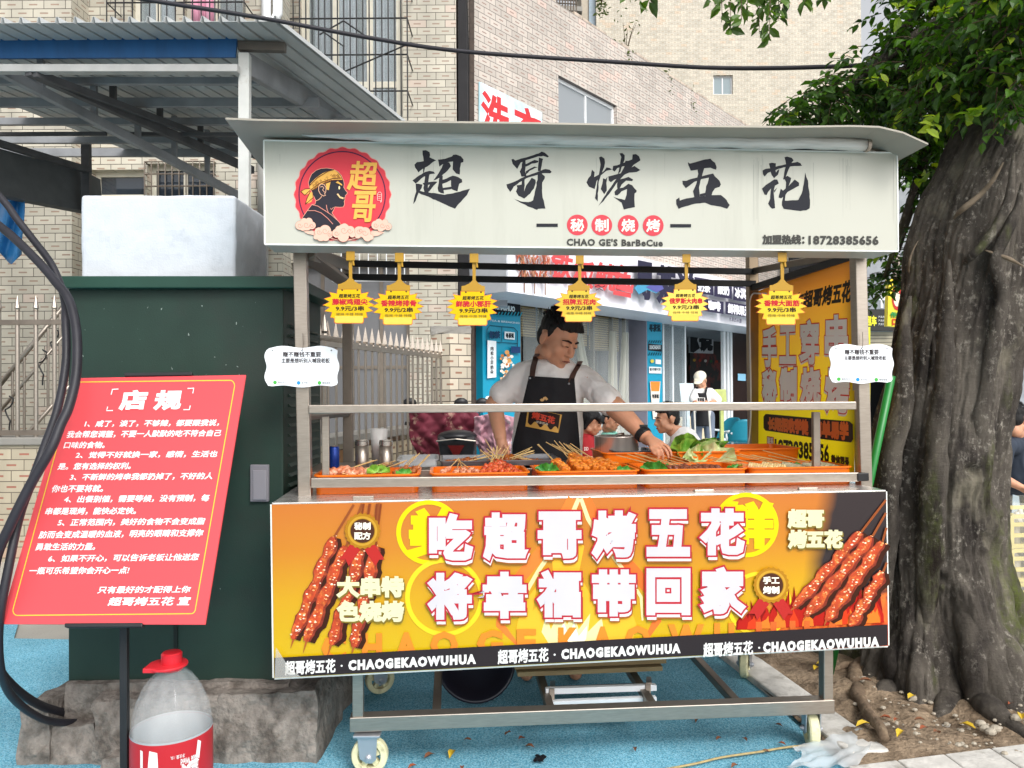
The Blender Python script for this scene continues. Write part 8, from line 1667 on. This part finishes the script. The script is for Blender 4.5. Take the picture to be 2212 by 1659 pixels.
# parked scooters with quilted wind covers
def quilt(mb, fn, nu, nv, q=.02):
    mb.grid(lambda u, v: fn(u, v)-FD*q*abs(math.sin((u*5+v*4)*math.pi))*abs(math.sin((u*5-v*4)*math.pi)), nu, nv)
def scooter(px, d, qc, qc2, lb, box, rng_):
    g_ = at(px, 842, d=d); g_.z = 0; t = thing('electric_scooter', g_, lb, 'scooter'); P = lambda x, y, z: g_+RT*x+FD*y+Vector((0, 0, z)); m_b = mat('black scooter plastic', '#1d1d20', rough=.35, var=.1)
    for y in (-.55, .55):
        k = MB(); k.lathe([(.12, -.04), (.2, -.045), (.21, -.02), (.21, .02), (.2, .045), (.12, .04)], P(0, y, .21), 26, ax=RT, caps=False); k.lathe([(.02, -.05), (.13, -.03), (.13, .03), (.02, .05)], P(0, y, .21), 16, ax=RT); k.build('wheel', M_black, t, smooth=True)
    k = MB(); rough_block(k, [P(x, y, z) for z in (.25, .5) for x, y in ((-.14, -.5), (.14, -.5), (.14, .5), (-.14, .5))], (6, 10, 4), .01); k.build('body', m_b, t, smooth=True, fix=False)
    k = MB(); k.ball(P(0, -.2, .72), (.15, .35, .09), 14); k.build('seat', m_b, t, smooth=True); k = MB(); k.tube([P(0, .5, .3), P(0, .42, .95)], .03, 8); k.tube([P(-.34, .3, 1.02), P(-.1, .42, .98), P(.1, .42, .98), P(.34, .3, 1.02)], .016, 8); k.build('handlebar', M_blk, t, smooth=True)
    for sx in (-1, 1):
        k = MB(); k.tube([P(sx*.25, .36, 1.0), P(sx*.3, .36, 1.14)], .006, 5); k.ball(P(sx*.31, .36, 1.19), (.06, .02, .045), 10); k.build('mirror', m_b, t, smooth=True)
    x0, x1, y0, y1 = rng_; k = MB(); quilt(k, lambda u, v: at(x0+(x1-x0)*(.5+(u-.5)*(1-.35*(1-v)**2))+3*math.sin(v*9), y1+(y0-y1)*v-8*math.sin(u*3.14)*v, d=d-.35+.18*abs(u-.5)+.1*(1-v)+.05*noise.noise(Vector((u*5, v*4, px)))), 60, 50, .014)
    o = k.build('quilted_cover', mat('quilt '+qc, qc, rough=.7, var=.15, vscale=12, col2=qc2, cscale=9, cthr=(.56, .62)), t, smooth=True, fix=False); md = o.modifiers.new('t', 'SOLIDIFY'); md.thickness = .012
    if box:
        k = MB(); c = at(988, 968, d=d-.62); k.hexa([c+RT*x+FD*y+Vector((0, 0, z)) for z, w in ((-.1, .11), (.09, .14)) for x, y in ((-w, -.1), (w, -.1), (w, .12), (-w, .12))]); b_ = k.build('top_box', m_b, t, bevel=.02)
        k = MB(); k.ball(c+Vector((0, 0, .085)), (.145, .12, .05), 16); k.build('box_lid', m_b, b_, smooth=True); k = MB(); k.poly([c-FD*.122+RT*x+Vector((0, 0, z)) for x, z in ((-.06, .03), (.06, .03), (.0, -.07))], th=-FD*.006); k.build('reflector', mat('red reflector', '#5e1818', rough=.2), b_); k = MB(); k.tube([c-FD*.13+RT*(-.14)+Vector((0, 0, .06)), c-FD*.14+Vector((0, 0, .075)), c-FD*.13+RT*.14+Vector((0, 0, .06))], .006, 6); k.build('chrome_strip', M_steel, b_)
    return t
scooter(955, 6.2, '#7a3040', '#b08a7c', 'parked electric scooter with a maroon quilted wind cover and black rear box', True, (882, 1032, 892, 1004)); scooter(1075, 6.0, '#d9a4b2', '#ecd2d6', 'parked electric scooter with a pink quilted wind cover beside the cook', False, (1022, 1112, 902, 990))
# ------------------------------------------------------------------ far street at the right
FS = Wall(at(1790, 842, d=15), at(2700, 842, d=15)); fs_ = thing('far_shop_row', FS.P(3, 0), 'far grey row of shops with roller shutters seen between cart and fig trunk', 'building')
o1 = FS.rect(1866, 1010, 1945, 716); o1 = (o1[0], o1[1], .0, o1[3]); m = MB(); FS.faces(m, -.1, 5.2, ops=[o1], th=.3); m.build('wall', mat('grey street render', '#8f9296', rough=.8, var=.15), fs_, fix=False)
m = MB(); m.slab([FS.P(0, 0, -2), FS.P(FS.len, 0, -2), FS.P(FS.len, 5.2, -2), FS.P(0, 5.2, -2)], FS.pl.n*-.1); m.build('back_wall', M_dark, fs_)
m = MB(); a, b2, c, d = o1
for i in range(9): z = d-.07*i; m.hexa([FS.P(u, zz, o) for zz in (z-.06, z) for u, o in ((a, -.08), (b2, -.08), (b2, -.1), (a, -.1))])
m.build('roller_shutter', mat('beige shutter', '#a29a86', rough=.6, var=.1), fs_)
for pts, c_, nm, tx in ((((1866, 601), (1934, 601), (1934, 668), (1866, 668)), '#7d8288', 'grey_sign', '牛'), (((1864, 669), (1936, 669), (1936, 714), (1864, 714)), '#1c1c1c', 'black_sign', '租车')):
    pl_ = Plane(FS.P(0, 0, .12), FS.pl.n); t = thing('shop_sign', pl_.at(*pts[3]), 'grey board with one big white character at the far shops' if tx == '牛' else 'black board with yellow car hire lettering at the far shops', 'sign'); k = MB(); k.slab([pl_.at(*p) for p in pts], pl_.n*-.1); k.build('board', mat('board '+c_, c_, rough=.5), t); pr = Print(pl_, 3, .003)
    if tx == '牛': pr.text('牛', (1894, 618, 1916, 662), '#e6e8ea', bold=2.5)
    else:
        pr.text('租车', (1872, 683, 1893, 703), '#d9d23c', bold=.9)
        for i, y in enumerate((682, 690, 698)): pr.text('汽车租赁 自驾', (1897, y, 1930, y+5), '#d4d4d0')
    pr.build('lettering', t)
k = MB(); k.slab([at(1873, 930, d=13.5), at(1880, 930, d=13.5), at(1880, 706, d=13.5), at(1873, 706, d=13.5)], FD*.03); z_ = at(1876, 930, d=13.5); k.bar(Vector((z_.x, z_.y, 0)), z_, .04, .04); tag(k.build('banner_strip', mat('yellow banner', '#d9d42c', rough=.5, var=.1, vscale=20)), 'narrow yellow vertical banner between the right cart post and the tree', 'banner')
pl_ = Plane(at(1935, 650, d=9), -FD); t = thing('hanging_sign', pl_.at(1930, 708), 'yellow hanging sign with a red oval beside the fig trunk', 'sign'); k = MB(); k.slab([pl_.at(1917, 704), pl_.at(1952, 708), pl_.at(1956, 606), pl_.at(1920, 602)], FD*.08); k.build('board', mat('yellow sign', '#e8cf2c', rough=.45, var=.04), t); pr = Print(pl_, 3, .002); pr.disc((1938, 643), 11, '#c03a34', n=30, ry=27); pr.disc((1938, 646), 7.5, '#f0e2c8', n=30, ry=16); pr.text('口味', (1928, 688, 1950, 702), '#c0392c', bold=.8); pr.text('传统', (1924, 674, 1948, 686), '#2f8a4a', bold=.6); pr.build('lettering', t)
k = MB(); q = at(1936, 608, d=9.05); k.bar(Vector((q.x, q.y, 0)), q+Vector((0, 0, .3)), .06, .06); k.build('post', M_steeld, t)
ks = thing('red_kiosk', at(2230, 930, d=18), 'far red fronted kiosk right of the fig trunk', 'kiosk'); k = MB(); k.hexa(vbox(2170, 2420, 980, 800, 18, 21)); k.build('body', mat('grey kiosk', '#5d6a62', rough=.6, var=.2), ks); k = MB(); k.hexa(vbox(2165, 2425, 800, 745, 17.8, 18)); kb = k.build('sign', mat('red kiosk sign', '#b8242c', rough=.4), ks); pr = Print(Plane(at(2200, 770, d=17.8), -FD), 3, .003); pr.text('花花小吃', (2190, 752, 2320, 792), '#e9e4de', bold=1.5); pr.build('lettering', kb)
# distant street trees
def far_tree(px, d, hgt, r, lb):
    g_ = at(px, 842, d=d); g_.z = 0; t = thing('street_tree', g_, lb, 'tree'); k = MB(); k.tube([g_, g_+Vector((.1, 0, hgt*.5)), g_+Vector((0, .1, hgt*.8))], [.2, .15, .08], 8); k.build('trunk', M_bark, t, smooth=True); k = MB()
    for i in range(2600):
        o = Vector((random.gauss(0, .45), random.gauss(0, .45), random.gauss(0, .4))); p = g_+Vector((0, 0, hgt))+Vector((o.x*r, o.y*r, o.z*r*.9))
        if noise.noise(p*.9) > .25: continue
        leaf(k, p, Vector((random.gauss(0, 1), random.gauss(0, 1), random.gauss(-.2, .7))), random.uniform(.18, .32), wr=.55)
    k.build('crown', leaf_mat('street leaves', '#2f4a1f', '#5d8238', tr=.25), t, fix=False)
far_tree(2260, 24, 6, 3.2, 'far street tree above the red kiosk'); far_tree(2420, 30, 8, 4.5, 'far street tree beyond the right edge of the kiosk'); far_tree(1960, 26, 6.5, 2.6, 'far street tree glimpsed over the distant shops')
# wrapped crates at the right edge
for i in range(3):
    c = at(2215, 1322-70*i, d=4.45); t = thing('bottle_crate', c, ('lowest', 'middle', 'top')[i]+' yellowish wrapped crate of the stack at the right edge behind the trunk', 'crate', 'wrapped crates behind the trunk'); z0 = .02+.19*i; c = Vector((at(2215, 1300, d=4.45).x, at(2215, 1300, d=4.45).y, z0))
    k = MB(); m_c = mat('yellow cream crate', '#d2c477', rough=.5, var=.12)
    for z in (0, .06, .12, .165): 
        for a, b2 in (((-.2, -.15), (.2, -.15)), ((.2, -.15), (.2, .15)), ((.2, .15), (-.2, .15)), ((-.2, .15), (-.2, -.15))): k.bar(c+Vector((*a, z+.012)), c+Vector((*b2, z+.012)), .012, .022)
    for a in (-.2, -.1, 0, .1, .2):
        for b2 in (-.152, .152): k.bar(c+Vector((a, b2, 0)), c+Vector((a, b2, .18)), .02, .014)
    k.box(c+Vector((-.19, -.14, .002)), c+Vector((.19, .14, .02))); k.build('frame', m_c, t)
    k = MB()
    for a in range(4):
        for b2 in range(3): k.lathe([(.035, .02), (.035, .12), (.012, .17), (.012, .176)], c+Vector((-.14+.093*a, -.09+.09*b2, 0)), 10)
    k.build('bottles', mat('cloudy bottles', '#cfcabc', rough=.2, var=.1), t, smooth=True)
c = Vector((at(2215, 1300, d=4.45).x, at(2215, 1300, d=4.45).y, 0)); k = MB()
k.grid(lambda u, v: c+Vector(((.235+.012*noise.noise(Vector((u*14, v*5, 1))))*max(-1, min(1, 1.6*math.cos(u*6.283)))*(1-.25*max(0, v-.85)/.15), (.185+.012*noise.noise(Vector((u*14, v*5, 4))))*max(-1, min(1, 1.6*math.sin(u*6.283)))*(1-.25*max(0, v-.85)/.15), .03+.62*v+.02*noise.noise(Vector((u*9, v*3, 7))))), 60, 20)
tag(k.build('plastic_wrap', glass_mat('loose clear wrap', '#e6e4dc', alpha=.22, rough=.2), smooth=True, fix=False), 'loose clear plastic wrap round the stacked crates at the right edge', 'wrap')
